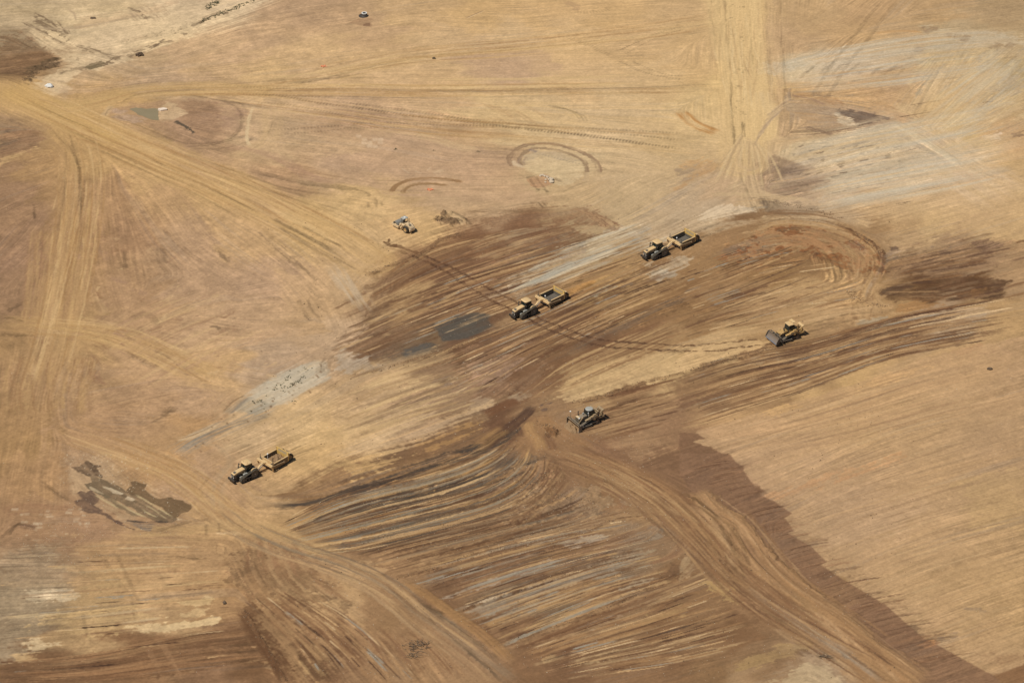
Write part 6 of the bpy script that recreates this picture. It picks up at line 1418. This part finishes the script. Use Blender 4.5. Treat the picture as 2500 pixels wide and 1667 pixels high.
# ------------------------------------------------------------------ bulldozer
def bulldozer(label, loc, rz, kind):
    T = thing('bulldozer', label, 'bulldozer', loc, rz, 'bulldozers pushing up soil')
    yel = 'ochre' if kind == 0 else 'dirty'
    for sg in (1, -1):
        yc = 1.1*sg
        C = [(-1.75, .42, .34), (1.75, .44, .36), (-1.05, 1.42, .36)]
        tr = belt(C, yc-.29, yc+.29, .05, .06, .22).build('track', 'char', T)
        w = MB(); w.lathe([(-.12, .001), (-.16, .18), (-.08, .22), (-.1, .38), (.1, .38), (.08, .22), (.16, .18), (.12, .001)], (0, 0, 0), 'y', 24)
        for i in range(16): w.box((.38*cos(i*.3927), 0, .38*sin(i*.3927)), (.08, .16, .07), (0, -i*.3927, 0), 0)
        w.build('sprocket', 'steel', tr, True, (-1.05, yc, 1.42))
        for x in (-1.75, 1.75):
            MB().lathe([(-.14, .001), (-.17, .15), (-.1, .2), (-.12, .36), (.12, .36), (.1, .2), (.17, .15), (.14, .001)], (0, 0, 0), 'y', 24).build('idler_wheel', 'steel', tr, True, (x, yc, .43))
        for k in range(6): MB().lathe([(-.2, .001), (-.2, .16), (.2, .16), (.2, .001)], (0, 0, 0), 'y', 14).build('roller_wheel', 'black', tr, True, (-1.1+.44*k, yc, .27))
        f = MB(); f.box((0, yc, .55), (3.2, .34, .3), bev=.04); f.cyl((-1.05, yc-.2*sg, 1.42), (-1.05, yc+.26*sg, 1.42), .22); f.build('track_frame', 'char' if kind == 0 else 'dusty', tr)
        f = MB(); f.cyl((-1.05, yc+.3*sg, 1.42), (-1.05, yc+.36*sg, 1.42), .24, n=20); f.build('hub_cap', yel, tr, True)
    b = MB(); b.box((-.1, 0, .95), (3.9, 1.5, .75)); b.box((-1.6, 0, 1.35), (1.1, 1.5, .7)); b.build('chassis', 'char', T)
    h = MB(); h.prism([(.15, 1.2), (.15, 2.2), (.6, 2.22), (1.75, 2.08), (1.95, 2.0), (1.98, 1.0), (1.6, .95)], -.55, .55); ho = h.build('hood', 'ochre' if kind == 0 else 'dusty', T); bev(ho, .06)
    for sg in (1, -1): MB().box((1.1, .56*sg, 1.55), (1.4, .03, .6), bev=0).build('hood_side_shade', 'char', ho)  # dark panels added to stand for the shadows on the hood sides
    h = MB(); h.prism([(1.99, .75), (1.99, 2.05), (2.12, 2.0), (2.14, .8)], -.58, .58)
    gr = h.build('radiator_guard', 'char', T)
    h = MB()
    h.box((2.1, 0, 2.07), (.32, 1.2, .1), bev=.02); h.box((2.16, .6, 1.4), (.08, .08, 1.3), bev=.01); h.box((2.16, -.6, 1.4), (.08, .08, 1.3), bev=.01)
    h.build('guard_frame', yel, gr)
    if kind == 1: MB().plate([(1.75, -.5, 2.2), (2.25, -.5, 2.17), (2.25, .3, 2.17), (1.75, .3, 2.2)], .03).build('hood_plate', 'cream', ho)
    e = MB(); ex = 1.55 if kind else .95; e.cyl((ex, -.62 if kind else .35, 2.0), (ex, -.62 if kind else .35, 2.95), .09); e.cyl((ex, -.62 if kind else .35, 2.85), (ex-.09, -.62 if kind else .35, 3.05), .09)
    e.build('exhaust_stack', 'black', T, True)
    a = MB(); a.cyl((.75, -.1, 2.15), (.75, -.1, 2.55), .1); a.cyl((.75, -.1, 2.5), (.75, -.1, 2.62), .16); a.build('air_intake', 'greyp' if kind else 'char', T, True)
    # cab
    dz = .25 if kind == 0 else 0
    c = MB(); c.prism([(-1.35, 1.45), (-1.4, 2.3), (-1.3, 3.1+dz), (-.05, 3.1+dz), (.12, 2.2), (.1, 1.45)], -.74, .74); cab = c.build('cab', 'glass', T); bev(cab, .08)
    p = MB()
    for sg in (1, -1):
        for q in ([(.1, 1.5), (.13, 2.2), (-.04, 3.1)], [(-.6, 1.5), (-.62, 3.1)], [(-1.35, 1.5), (-1.4, 2.3), (-1.3, 3.1)]):
            p.tube([(x, .75*sg, z) for x, z in q], .045)
    p.box((-.62, 0, 1.42), (1.6, 1.6, .14)); p.build('cab_frame', 'black', cab)
    if kind == 0:
        r = rounded(-.62, 0, 1.7, 1.4, 3.1+dz, .14, .12); ro = r.build('roof', 'yellow', cab)
        q = MB(); q.plate([(-1.7, -.9, 3.66), (-1.0, -.9, 3.62), (-1.0, .6, 3.62), (-1.7, .6, 3.66)], .09)
        for x in (-1.25, -1.1):
            for y in (-.8, .4): q.cyl((x, y, 3.4), (x, y, 3.64), .05)
        q.build('sun_canopy', 'yellow', cab)
    else:
        r = MB(); r.lathe([(0, .001), (0, .76), (.14, .78), (.22, .7), (.26, .35), (.27, .001)], (-.62, 0, 3.08), 'z', 24); r.build('roof', 'greyp', cab, True)
        q = MB(); q.cyl((.1, .8, 2.2), (.1, .8, 2.95), .04); q.box((.12, .82, 2.9), (.14, .18, .12), bev=.01); q.build('work_light', 'white', T)
    for sg in (1, -1):
        f = MB(); f.prism([(-1.9, 1.75), (-1.75, 2.05), (-.2, 2.02), (.0, 1.75), (.9, 1.62), (1.0, 1.5), (-.2, 1.48), (-1.8, 1.5)], .80*sg, 1.32*sg); fo = f.build('fender', yel, T); bev(fo, .03)
        f = MB(); f.box((-1.2, 1.05*sg, 2.15), (.7, .4, .3), bev=.05); f.build('tool_box', yel, T)
        g = MB(); g.tube([(.15, .98*sg, 1.9), (.15, .98*sg, 2.4), (-.1, .98*sg, 2.45)], .03); g.build('handrail', yel, T)
    t = MB(); t.box((-1.95, 0, 1.75), (.55, 1.45, .9), bev=.08); t.build('fuel_tank', yel, T)
    # blade
    bl = thing_part('blade_assembly', T)
    zb = .6 if kind == 0 else .0
    fw = .7 if kind == 0 else .0
    hh = 1.3 if kind == 0 else 1.45
    def prof(k): return (3.1+fw-(.34 if kind == 0 else .38)*sin(pi*k)+(-.6 if kind == 0 else .12)*k*k, zb+.06+hh*k)
    N_ = 9
    P = [prof(k/N_) for k in range(N_+1)]
    Q = [(x-.10, z) for x, z in P[::-1]]
    W_b = 1.95 if kind == 0 else 2.1
    m_ = MB(); m_.prism(P+Q, -W_b, W_b); bo = m_.build('blade', 'steel' if kind == 0 else 'soil', T); 
    s = MB()
    tp = -.6 if kind == 0 else 0
    for sg in (1, -1): s.prism([(3.22+fw, zb), (3.22+fw+tp*.2, zb+.5), (3.2+fw+tp, zb+hh+.05), (2.65+fw+tp, zb+hh), (2.5+fw+tp*.3, zb+.5), (2.8+fw, zb)], (W_b)*sg, (W_b+.07)*sg)
    for x in np.linspace(-1.6, 1.6, 5): s.box((2.5+fw+tp*.45, x, zb+.75), (.16, .1, 1.2), (0, tp*.5, 0), .01)
    s.box((2.55+fw+tp, 0, zb+1.3), (.18, 3.85, .12), bev=.01); s.box((2.6+fw+tp*.3, 0, zb+.4), (.2, 3.85, .18), bev=.01); s.box((3.1+fw+tp, 0, zb+hh+.06), (.12, 3.95, .08), bev=.01)
    s.build('blade_frame', 'char' if kind == 0 else 'dusty', bo)
    s = MB(); s.box((3.12+fw, 0, zb+.04), (.2, 3.98 if kind == 0 else 4.24, .16), (0, .5, 0), .01); s.build('cutting_edge', 'edge' if kind == 0 else 'steel', bo)
    for sg in (1, -1):
        r = MB(); r.box((1.2+fw*.5, 1.56*sg, .5+zb*.35), (2.9+fw, .2, .28), (0, -zb*.17, 0), .04); r.cyl((-.2, 1.35*sg, .5), (-.2, 1.66*sg, .5), .2); r.box((2.4+fw, 1.56*sg, .5+zb*.8), (.4, .3, .4)); r.build('push_arm', 'char', T)
        r = MB(); r.cyl((1.55, .66*sg, 1.9), (2.6+fw*.8, .62*sg, zb+.65), .06); r.cyl((1.3, .67*sg, 2.2), (2.1, .64*sg, zb+1.2), .1); r.cyl((1.35, .5*sg, 2.1), (1.35, .85*sg, 2.1), .14); r.build('lift_cylinder', yel, T)
        r = MB(); r.cyl((2.5+fw*.5, 1.3*sg, zb+1.1), (1.6, 1.5*sg, .75), .07); r.build('tilt_brace', 'steel', T)
        if kind == 1:
            yy = 1.55*sg
            r = MB(); r.cyl((2.75, yy, zb+1.4), (2.75, yy, 2.85), .03); r.box((2.75, yy, zb+1.7), (.1, .1, .4), bev=.01); mo = r.build('mast', 'dirty', bo)
            r = MB(); r.lathe([(0, .001), (0, .14), (.1, .17), (.18, .1), (.2, .001)], (2.75, yy, 2.85), 'z', 16); r.build('receiver', 'white', mo, True)
    # ripper
    r = MB(); r.box((-2.5, 0, 1.05), (.5, 1.6, .5), bev=.05); r.box((-3.5, 0, 1.0), (.4, 1.9, .38), bev=.05)
    for sg in (1, -1):
        r.box((-3.0, .75*sg, .85), (1.2, .14, .2), (0, .06, 0), .02); r.prism([(-3.45, 1.2), (-3.2, 1.2), (-3.0, 2.1), (-3.2, 2.25)], .68*sg, .82*sg)
    r.build('ripper_frame', yel, T)
    for sg in (1, -1):
        r = MB(); r.cyl((-2.25, .5*sg, 2.05), (-3.5, .5*sg, 1.2), .06); r.cyl((-2.25, .5*sg, 2.05), (-2.9, .5*sg, 1.6), .11); r.build('ripper_cylinder', yel, T)
        r = MB(); r.cyl((-2.3, .62*sg, 1.6), (-3.3, .6*sg, 2.3), .06, n=8); r.build('ripper_link', yel, T)
    r = MB(); r.box((-3.4, 0, 2.3), (.55, 1.75, .3), (0, .25, 0), .05); r.build('ripper_beam', 'yellow' if kind == 0 else 'dirty', T)
    if kind == 1:
        r = MB(); r.box((-2.1, -.3, 2.55), (.3, 2.6, .26), (0, 0, .08), .05); r.box((-2.1, -.3, 2.2), (.2, .3, .6)); r.build('rear_guard', 'dirty', T)
    for y in (-.6, .6):
        r = MB(); r.prism([(-3.6, 1.6), (-3.35, 1.6), (-3.35, .7), (-3.15, .42), (-3.3, .4), (-3.6, .75)], y-.05, y+.05); r.build('ripper_shank', 'steel', T)
    return T
def thing_part(n, p): return None

# ------------------------------------------------------------------ soil compactor
def compactor(label, loc, rz):
    T = thing('road_roller', label, 'roller', loc, rz)
    d = MB(); R = .78
    d.lathe([(-1.06, R*.86), (-1.06, R), (1.06, R), (1.06, R*.86)], (0, 0, 0), 'y', 48)
    d.lathe([(-1.06, R*.86), (-.85, R*.86), (-.85, .001)], (0, 0, 0), 'y', 40); d.lathe([(1.06, R*.86), (.85, R*.86), (.85, .001)], (0, 0, 0), 'y', 40)
    d.build('drum', 'drum', T, True, (1.75, 0, R))
    f = MB()
    for sg in (1, -1):
        f.prism([(.6, .45), (.6, .95), (2.0, 1.02), (2.7, .9), (2.75, .6), (2.3, .42)], 1.12*sg, 1.27*sg)
        f.cyl((1.75, .9*sg, .78), (1.75, 1.3*sg, .78), .24)
    f.box((2.72, 0, .72), (.2, 2.5, .3), bev=.04); f.box((.68, 0, .75), (.26, 2.5, .42), bev=.04); f.box((.35, 0, .75), (.6, .7, .5))
    f.build('drum_frame', 'cream', T)
    f = MB()
    for sg in (1, -1): f.cyl((.4, .3*sg, .72), (-.3, .55*sg, .72), .07)
    f.cyl((.0, 0, .4), (.0, 0, 1.15), .18); f.build('centre_joint', 'char', T)
    b = MB(); b.box((-1.1, 0, .95), (2.6, 1.1, .5), bev=.05); b.box((.05, 0, 1.1), (.6, 1.7, .3), bev=.04); b.box((-2.5, 0, .85), (.3, 1.5, .55), bev=.05)
    b.build('rear_frame', 'cream', T)
    h = MB(); h.prism([(-.75, 1.2), (-.75, 1.98), (-1.3, 1.98), (-2.3, 1.62), (-2.62, 1.3), (-2.62, .95), (-1.5, 1.1)], -.62, .62); ho = h.build('hood', 'cream', T); bev(ho, .08)
    v = MB()
    for k in range(5): v.box((-2.35-.04*k, 0, 1.5-.06*k), (.03, .9, .05), bev=0)
    for sg in (1, -1):
        for k in range(4): v.box((-1.5-.22*k, .625*sg, 1.45-.04*k), (.12, .015, .3), bev=0)
    v.box((-1.95, .1, 1.77), (.5, .6, .02), (0, -.35, 0), 0); v.build('hood_vent', 'char', ho)
    for y in (-.85, .85): tyre(T, (-1.35, y, .75), .75, .55, 'ochre', hub=.58)
    c = MB(); c.box((-.25, 0, 1.35), (1.0, 1.5, .3), bev=.05); c.build('operator_platform', 'cream', T)
    s = MB(); s.box((-.5, 0, 1.75), (.5, .55, .15), bev=.04); s.box((-.73, 0, 2.0), (.12, .55, .5), bev=.04); s.build('seat', 'black', T)
    s = MB(); s.box((.12, 0, 1.85), (.2, .7, .7), bev=.05); s.tube([(.05, 0, 2.1), (-.1, 0, 2.3)], .03); s.lathe([(0, .2), (.03, .22), (.03, .17), (0, .2)], (-.1, 0, 2.3), 'z', 14); s.build('console', 'black', T)
    p = MB()
    for x in (.32, -.45):
        for y in (-.5, .5): p.tube([(x, y, 1.4), (x, y, 2.8)], .045)
    p.build('roof_post', 'char', T)
    r = rounded(-.05, 0, 1.3, 1.15, 2.78, .1, .2, crown=.05); ro = r.build('canopy', 'greyp', T)
    MB().box((-.1, 0, 2.9), (.36, .42, .08), bev=.02).build('canopy_glint', 'white', ro)  # white plate stands in for the bright glint on the grey canopy
    e = MB(); e.cyl((-1.15, -.3, 1.9), (-1.15, -.3, 2.85), .08); e.cyl((-1.15, -.3, 2.8), (-1.24, -.3, 2.95), .08); e.build('exhaust_stack', 'black', T, True)
    e = MB(); e.cyl((-1.55, .05, 1.8), (-1.55, .05, 2.25), .05); e.build('air_intake', 'black', T)
    g = MB(); g.tube([(-.8, .66, 1.5), (-1.3, .66, 2.05), (-2.2, .66, 1.72), (-2.6, .66, 1.3)], .03); g.tube([(-.8, -.66, 1.5), (-1.3, -.66, 2.05), (-2.2, -.66, 1.72), (-2.6, -.66, 1.3)], .03); g.build('handrail', 'yellow', T)
    for sg in (1, -1): MB().box((-2.68, .45*sg, 1.05), (.06, .18, .12)).build('tail_light', 'white', T)
    st = MB(); st.box((.05, .98, .85), (.4, .3, .05)); st.box((.05, .98, .6), (.4, .3, .05)); st.box((.3, .8, 1.35), (.45, .45, .45), bev=.05); st.build('steps', 'cream', T)
    return T

# ------------------------------------------------------------------ set the machines out
dg = radians
tracked_tractor('tracked yellow tractor near the top right, hood pointing down-left, on pale brown soil', place(1602, 624, 3.4), dg(217), False)
tracked_tractor('tracked yellow tractor in the middle of the site, standing across fresh dark dozer tracks', place(1282, 766, 3.4), dg(218.7), False)
tracked_tractor('tracked yellow tractor at the lower left by the wet patch, two dots on its roof', place(600.4, 1165, 3.4), dg(219), True)
towed_scraper('yellow towed scraper with empty dark bowl, hitched behind the upper right tractor', place(1667, 595.3, 3.6), dg(221), False, True)
towed_scraper('yellow towed scraper with clean empty grey bowl, hitched behind the middle tractor', place(1346.6, 735.3, 3.6), dg(222.5), False, True)
SC3 = place(671.3, 1132.3, 3.6)
towed_scraper('dusty towed scraper carrying brown soil with a tall white-tipped mast, behind the lower left tractor', SC3, dg(226), True, False)
bulldozer('bright yellow bulldozer with wide blade raised and square canopy, right of the site centre', place(1920.5, 826, 3.2), dg(210), 0)
bulldozer('dusty cream bulldozer with round grey roof and two white-tipped masts on its blade', place(1431.5, 1034.5, 3.2), dg(213), 1)
compactor('cream road roller with smooth grey drum and grey canopy, on tan soil left of centre', place(987.5, 559, 2.8), dg(133))

# soil inside the third scraper
def soil_heap(name, label, cat, c, rx, ry, h, mat, seed, rz=0, n=26):
    from mathutils import noise
    m = MB(); g = {}
    for i in range(n+1):
        for j in range(n+1):
            u, v = -1+2*i/n, -1+2*j/n; r = max(abs(u), abs(v))
            q = noise.fractal(Vector((u*2.2+seed, v*2.2, seed*1.7)), 1.0, 2.2, 5)
            z = h*(1-r**2.2)*(1+.5*q)+.22*h*q*(1-r**6)
            g[i, j] = m.bm.verts.new((u*rx*(1-.25*abs(v)**3*(1 if rz is not None else 0)), v*ry*(1-.25*abs(u)**3), max(z, -.0)))
    for i in range(n):
        for j in range(n): m.bm.faces.new((g[i, j], g[i+1, j], g[i+1, j+1], g[i, j+1]))
    o = m.build(name, mat); o.location = c; o.rotation_euler = (0, 0, rz or 0)
    return tag(o, label, cat)
ca, sa = cos(dg(213)), sin(dg(213)); D2 = G(1431.5, 1034.5)
soil_heap('soil_pile', 'brown soil pushed up in front of the blade of the dusty bulldozer', 'soil', (D2[0]+3.55*ca, D2[1]+3.55*sa, ground_z(*D2)-.03), .95, 2.0, .85, 'soil', 9, dg(213))
ca, sa = cos(dg(226)), sin(dg(226))
soil_heap('soil_load', 'brown crumbly soil heaped inside the bowl of the lower left scraper', 'soil', (SC3[0]-.35*ca, SC3[1]-.35*sa, SC3[2]+.5), 1.9, 1.5, 1.0, 'soil', 4, dg(226))

# ------------------------------------------------------------------ small things on the ground
def at(px, py, dz=0.0):
    x, y = G(px, py); return (x, y, ground_z(x, y)+dz)
def rock(name, label, cat, px, py, r, sc, mat, seed, group=None, rz=0):
    m = MB(); m.ball((0, 0, 0), r, sc, 3); m.rough(r*.42, seed, 1.5/r); m.rough(r*.12, seed+5, 5/r)
    o = m.build(name, mat); o.location = at(px, py, r*sc[2]*.55); o.rotation_euler = (0, 0, rz)
    return tag(o, label, cat, group)
# concrete riser standing in an excavated collar
t = thing('manhole_riser', 'black concrete manhole riser with white ring top, near the top edge', 'manhole', at(889.5, 40.5), 0)
m_ = MB(); m_.lathe([(0, .9), (.1, .9), (.2, .8), (.7, .62), (.78, .62)], (0, 0, 0), 'z', 32); m_.lathe([(.78, .42), (0, .42)], (0, 0, 0), 'z', 24); m_.build('barrel', 'black', t, True)
m_ = MB(); m_.lathe([(.78, .42), (.78, .66), (.88, .64), (.88, .42), (.78, .42)], (0, 0, 0), 'z', 32); m_.build('ring', 'concrete', t)
m_ = MB(); m_.lathe([(0, .6), (0, 1.1), (.12, 1.05), (.16, .6)], (-.3, .1, 0), 'z', 28); m_.build('base_flange', 'black', t)
rock('boulder', 'dark brown boulder lying at the edge of the pale silt flat, top left', 'boulder', 340, 137, .75, (1.15, .8, .75), 'darkrock', 1)
rock('boulder', 'crumpled white block of stone on pale sand beside the left haul road', 'boulder', 121, 213, .85, (1.2, .9, .5), 'concrete', 2)
# pale slab beside the pond
s_ = MB(); s_.prism([(-1.0, -.3), (-.3, -.75), (1.1, -.2), (1.0, .25), (.2, .6), (-.9, .2)], 0, .35, 'z'); so_ = s_.build('slab', 'concrete'); so_.location = at(396.5, 268.5, -.02); tag(so_, 'flat pale slab lying at the right end of the murky pond', 'slab'); so_.data.materials[0] = paint("pinkish_slab", (.72, .60, .48), .85, dust=.1)
for i, (x, y, r, lb) in enumerate([(943, 862, .32, 'small pale rock at the upper end of the rock row inside the turning circle'), (980, 858, .3, 'small pale rock second from the upper end of the rock row'), (1025, 872, .3, 'small pale rock in the middle of the rock row'), (1070, 890, .34, 'pale rock just above the two large ones in the row'),
     (1130, 948, .62, 'largest pale rock at the lower end of the rock row'), (1148, 985, .52, 'large pale rock below the largest one, casting a dark shadow'), (1040, 940, .26, 'small pale rock left of the two large rocks'), (1032, 988, .24, 'lowest small pale rock left of the two large rocks')]):
    rock('rock', lb, 'rock', 1200+x/7.84, 320+y/7.84, r, (1.1, 1, .7), 'rock', 10+i, 'pale rocks on the brown patch in the turning circle')
rock('soil_clod', 'large dark clod of soil on the smooth pale field at the right edge', 'clod', 2416.5, 901.5, .42, (1.5, .7, .7), 'darkrock', 30)
rock('soil_clod', 'dark brown clod on streaky ground at the lower left', 'clod', 548, 1472, .42, (.8, 1.1, .7), 'darkrock', 31)
rock('soil_clod', 'small black clod on the pale ground above the turning circle', 'clod', 1059, 143, .3, (1.2, .8, .8), 'darkrock', 32)
rock('soil_clod', 'dark flat stone on the grey-brown ground at the top left', 'clod', 227, 46, .45, (1.6, .6, .5), 'darkrock', 33)
# orange markers
for x, y, lb in ((790, 161, 'small crumpled orange marker cloth on sandy ground below the manhole riser'), (1050, 463, 'crumpled orange marker cloth inside the half circle track above the roller')):
    m_ = MB()
    for k in range(6):
        a = k*1.05; m_.box((.45*cos(a), .3*sin(a), .05), (.75, .22, .06), (.2*sin(k), .15*cos(k), a*1.3), 0)
    m_.rough(.1, x, 2); o = m_.build('marker_cloth', 'orange'); o.location = at(x, y, .02); tag(o, lb, 'marker')
# dry brush
def brush(px, py, r, lb, n=60, seed=0):
    rn = random.Random(seed); m = MB()
    for _ in range(n):
        a = rn.uniform(0, 2*pi); q = rn.uniform(0, r); l = rn.uniform(.5, 1.5)
        p = Vector((q*cos(a)*1.3, q*sin(a), rn.uniform(0, .25))); d = Vector((rn.gauss(0, 1), rn.gauss(0, .6), rn.uniform(.05, .45)))*l*.6
        m.cyl(p, p+d, .045, .015, 5)
    o = m.build('brush_pile', 'brush'); o.location = at(px, py); return tag(o, lb, 'brush')
brush(1014, 1576, 1.9, 'tangle of dark dry branches on brown ground at the bottom centre', 110, 1)
brush(1008, 1600, .9, 'small tuft of dry sticks below the larger branch tangle', 40, 2)
brush(2008, 1603, .8, 'dark sticks lying at the pale end of the bottom right haul road', 40, 3)

def scatter(name, label, cat, spots, mat, rmin, rmax, seed, flatz=.7, kind='stuff', leaf=False):
    rn = random.Random(seed); V = []; F = []
    base = [(1, 0, 0), (-.5, .87, 0), (-.5, -.87, 0), (0, 0, .9), (.2, .1, -.5)]
    fa = [(0, 1, 3), (1, 2, 3), (2, 0, 3), (1, 0, 4), (2, 1, 4), (0, 2, 4)]
    for x, y in spots:
        r = rn.uniform(rmin, rmax)*(1 if rn.random() < .8 else 1.6); a = rn.uniform(0, 6.28); k = len(V); z = ground_z(x, y)
        e = rn.uniform(.6, 1.5)
        for bx, by, bz in base:
            bx, by = bx*e*rn.uniform(.7, 1.2), by*rn.uniform(.7, 1.2)
            V.append((x+r*(bx*cos(a)-by*sin(a)), y+r*(bx*sin(a)+by*cos(a)), z+r*(bz*flatz+.15)))
        F += [tuple(k+i for i in f) for f in fa]
    me = bpy.data.meshes.new(name); me.from_pydata(V, [], F); me.materials.append(M[mat])
    o = bpy.data.objects.new(name, me); scene.collection.objects.link(o); o["kind"] = kind; o["label"] = label; o["category"] = cat
    return o
rn = random.Random(5)
def cloud(fr, box, n):
    ox, oy, s = FR[fr]; o_ = []
    for _ in range(n):
        o_.append(G(ox+rn.uniform(box[0], box[2])/s, oy+rn.uniform(box[1], box[3])/s))
    return o_
pb = cloud('o', (0, 0, 2352, 1568), 1500)+cloud('o', (130, 1020, 420, 1230), 500)+cloud('o', (1000, 700, 1400, 1000), 500)+cloud('o', (1150, 1000, 1500, 1250), 700)+cloud('o', (700, 1150, 1700, 1560), 900)+cloud('o', (40, 1200, 260, 1320), 260)+cloud('o', (1750, 1300, 2000, 1560), 200)
scatter('pebbles', 'pale pebbles strewn over the graded soil', 'pebbles', pb, 'rock', .03, .085, 6)
def along(fr, pts, n, sp):
    S = smooth(PT(fr, pts)); o_ = []
    for _ in range(n):
        k = rn.randrange(len(S)-1); f = rn.random(); p = S[k]*(1-f)+S[k+1]*f; o_.append((p[0]+rn.gauss(0, sp), p[1]+rn.gauss(0, sp)))
    return o_
cl = cloud('o', (600, 480, 2100, 1560), 1300)
for fr, p in [('e', (170,340, 300,290, 480,230, 560,190, 700,95, 850,60)), ('e', (1550,1220, 1800,1170, 2100,1080, 2352,1010)), ('f', (0,1010, 300,930, 520,870, 660,800)), ('h', (860,1060, 1100,970, 1450,840, 1700,760, 2050,640)), ('h', (1090,1300, 1300,1240, 1600,1140, 1900,1010, 2352,810)),
              ('h', (380,850, 620,790, 850,715, 1200,620)), ('h', (1000,690, 1500,560, 1900,450)), ('h', (0,540, 400,470, 1000,330, 1250,220)), ('h', (150,600, 500,530, 900,440, 1350,200)), ('h', (250,420, 800,250, 1200,100)), ('e', (60,1040, 330,970, 850,820)), ('b', (640,1500, 820,1510)),
              ('l', (1000,1040, 1300,1100, 1400,1250, 1200,1250)), ('g', (1640,1060, 1730,1180, 1820,1330, 1940,1568)), ('h', (1300,360, 1500,330, 1700,380, 1850,420)), ('h', (1350,250, 1550,300, 1750,330)), ('f', (1200,60, 1330,150, 1385,220)), ('a', (160,560, 250,500, 400,430)), ('h', (1100,160, 1300,200, 1450,120)),
              ('c', (600,1380, 900,1430, 1100,1500)), ('f', (1140,450, 1250,520, 1400,560))]:
    cl += along(fr, p, 130, .45)
scatter('soil_clods', 'dark crumbs and clods of soil along the windrows and cuts', 'clods', cl, 'clod', .05, .15, 7)
# low weeds
wd = []
for x, y in [(1180,445),(1275,440),(1190,487),(1285,493),(1175,515),(1145,555),(1190,560),(1098,622),(1030,670),(878,717),(958,712),(1113,720),(993,768),(1100,770),(868,790),(880,815),(800,830),(775,848),(1025,855),(1113,885),(1250,765),(1195,782),(1305,738),(1330,700),(1375,700),(1310,662),(1345,655),(1370,645),(1395,655),(1450,608),(1480,605),(1510,565),(1540,565),(1555,580),(1500,628),(1580,630),(1572,530),(1610,465),(1650,478),(1690,480),(1665,440),(1663,200),(1735,225),(1885,233),(1785,280),(1755,318),(1500,298),(1245,292),(200,1178),(225,1225),(280,1228),(350,1155),(400,1145),(430,1155),(355,1205),(480,1192),(550,1250),(495,1385),(145,1475),(560,1005),(1345,1160),(1395,1168)]:
    for _ in range(1): wd.append((600+(x+rn.gauss(0, 12))/11.76, 880+(y+rn.gauss(0, 6))/11.76))
for _ in range(190):
    t_ = rn.random()
    x, y = (1400+rn.uniform(0, 100), 85-rn.uniform(0, 80)) if t_ < .45 else (1380+rn.uniform(0, 360), 0)
    if t_ >= .45: y = 150-(x-1380)*.4+rn.gauss(0, 7)
    else: y = 60-(x-1400)*.5+rn.gauss(0, 12)
    wd.append((x/2.8, y/2.8))
for x, y in [(375,1025), (385,1022), (640,1030), (950,1035), (640,400)]:
    for _ in range(2): wd.append((830+(x+rn.gauss(0, 5))/2.8, (y+rn.gauss(0, 3))/2.8))
def weeds(spots):
    rn = random.Random(9); V = []; F = []
    for px, py in spots:
        x, y = G(px, py); z = ground_z(x, y)
        for _ in range(5):
            a = rn.uniform(0, 6.28); l = rn.uniform(.10, .24); k = len(V); w = l*.35
            cx, cy = x+rn.gauss(0, .12), y+rn.gauss(0, .12); dx, dy = cos(a), sin(a)
            V += [(cx-dy*w*.4, cy+dx*w*.4, z), (cx+dy*w*.4, cy-dx*w*.4, z), (cx+dx*l*.5+dy*w, cy+dy*l*.5-dx*w, z+l*.6), (cx+dx*l, cy+dy*l, z+l*.5), (cx+dx*l*.5-dy*w, cy+dy*l*.5+dx*w, z+l*.65)]
            F += [(k, k+1, k+2, k+3, k+4)]
    me = bpy.data.meshes.new('weeds'); me.from_pydata(V, [], F); me.materials.append(M['weed'])
    o = bpy.data.objects.new('weeds', me); scene.collection.objects.link(o); o["kind"] = 'stuff'; o["label"] = 'low dark green weeds in sparse tufts on pale silt'; o["category"] = 'weeds'
weeds(wd)
# murky pond
def pond(fr, pts, dz=.03):
    P = smooth(np.vstack([PT(fr, pts)]+[PT(fr, pts[:2]+pts[:2])[:1]]), .6)[:-1]
    c = P.mean(0); m = MB(); zs = max(ground_z(*p) for p in P)
    r_ = np.random.default_rng(2)
    P = c+(P-c)*(1+.04*r_.standard_normal((len(P), 1)))
    vs = [m.bm.verts.new((p[0]-c[0], p[1]-c[1], 0)) for p in P]; m.bm.faces.new(vs)
    for p in P: pass
    o = m.build('pond', 'water'); o.location = (c[0], c[1], zs+dz); o["kind"] = 'structure'; return o
# level the pond bed before the ground is meshed
PND = (885,745, 930,735, 1000,745, 1060,740, 1085,755, 1080,790, 1085,822, 1040,818, 990,800, 930,775)
_P = PT('a', PND)
_z = float(np.mean([ground_z(*p) for p in _P]))
_c = _P.mean(0)
_sl = bbox(_P, 3.0)
_yy, _xx = np.meshgrid(ys[_sl[0]]-_c[1], xs[_sl[1]]-_c[0], indexing='ij')
_w = 1-sstep(.9, 1.4, np.hypot(_xx/13, _yy/8))
Z[_sl] += _w*(_z-Z[_sl])
pond('a', PND, .02)
build_ground()
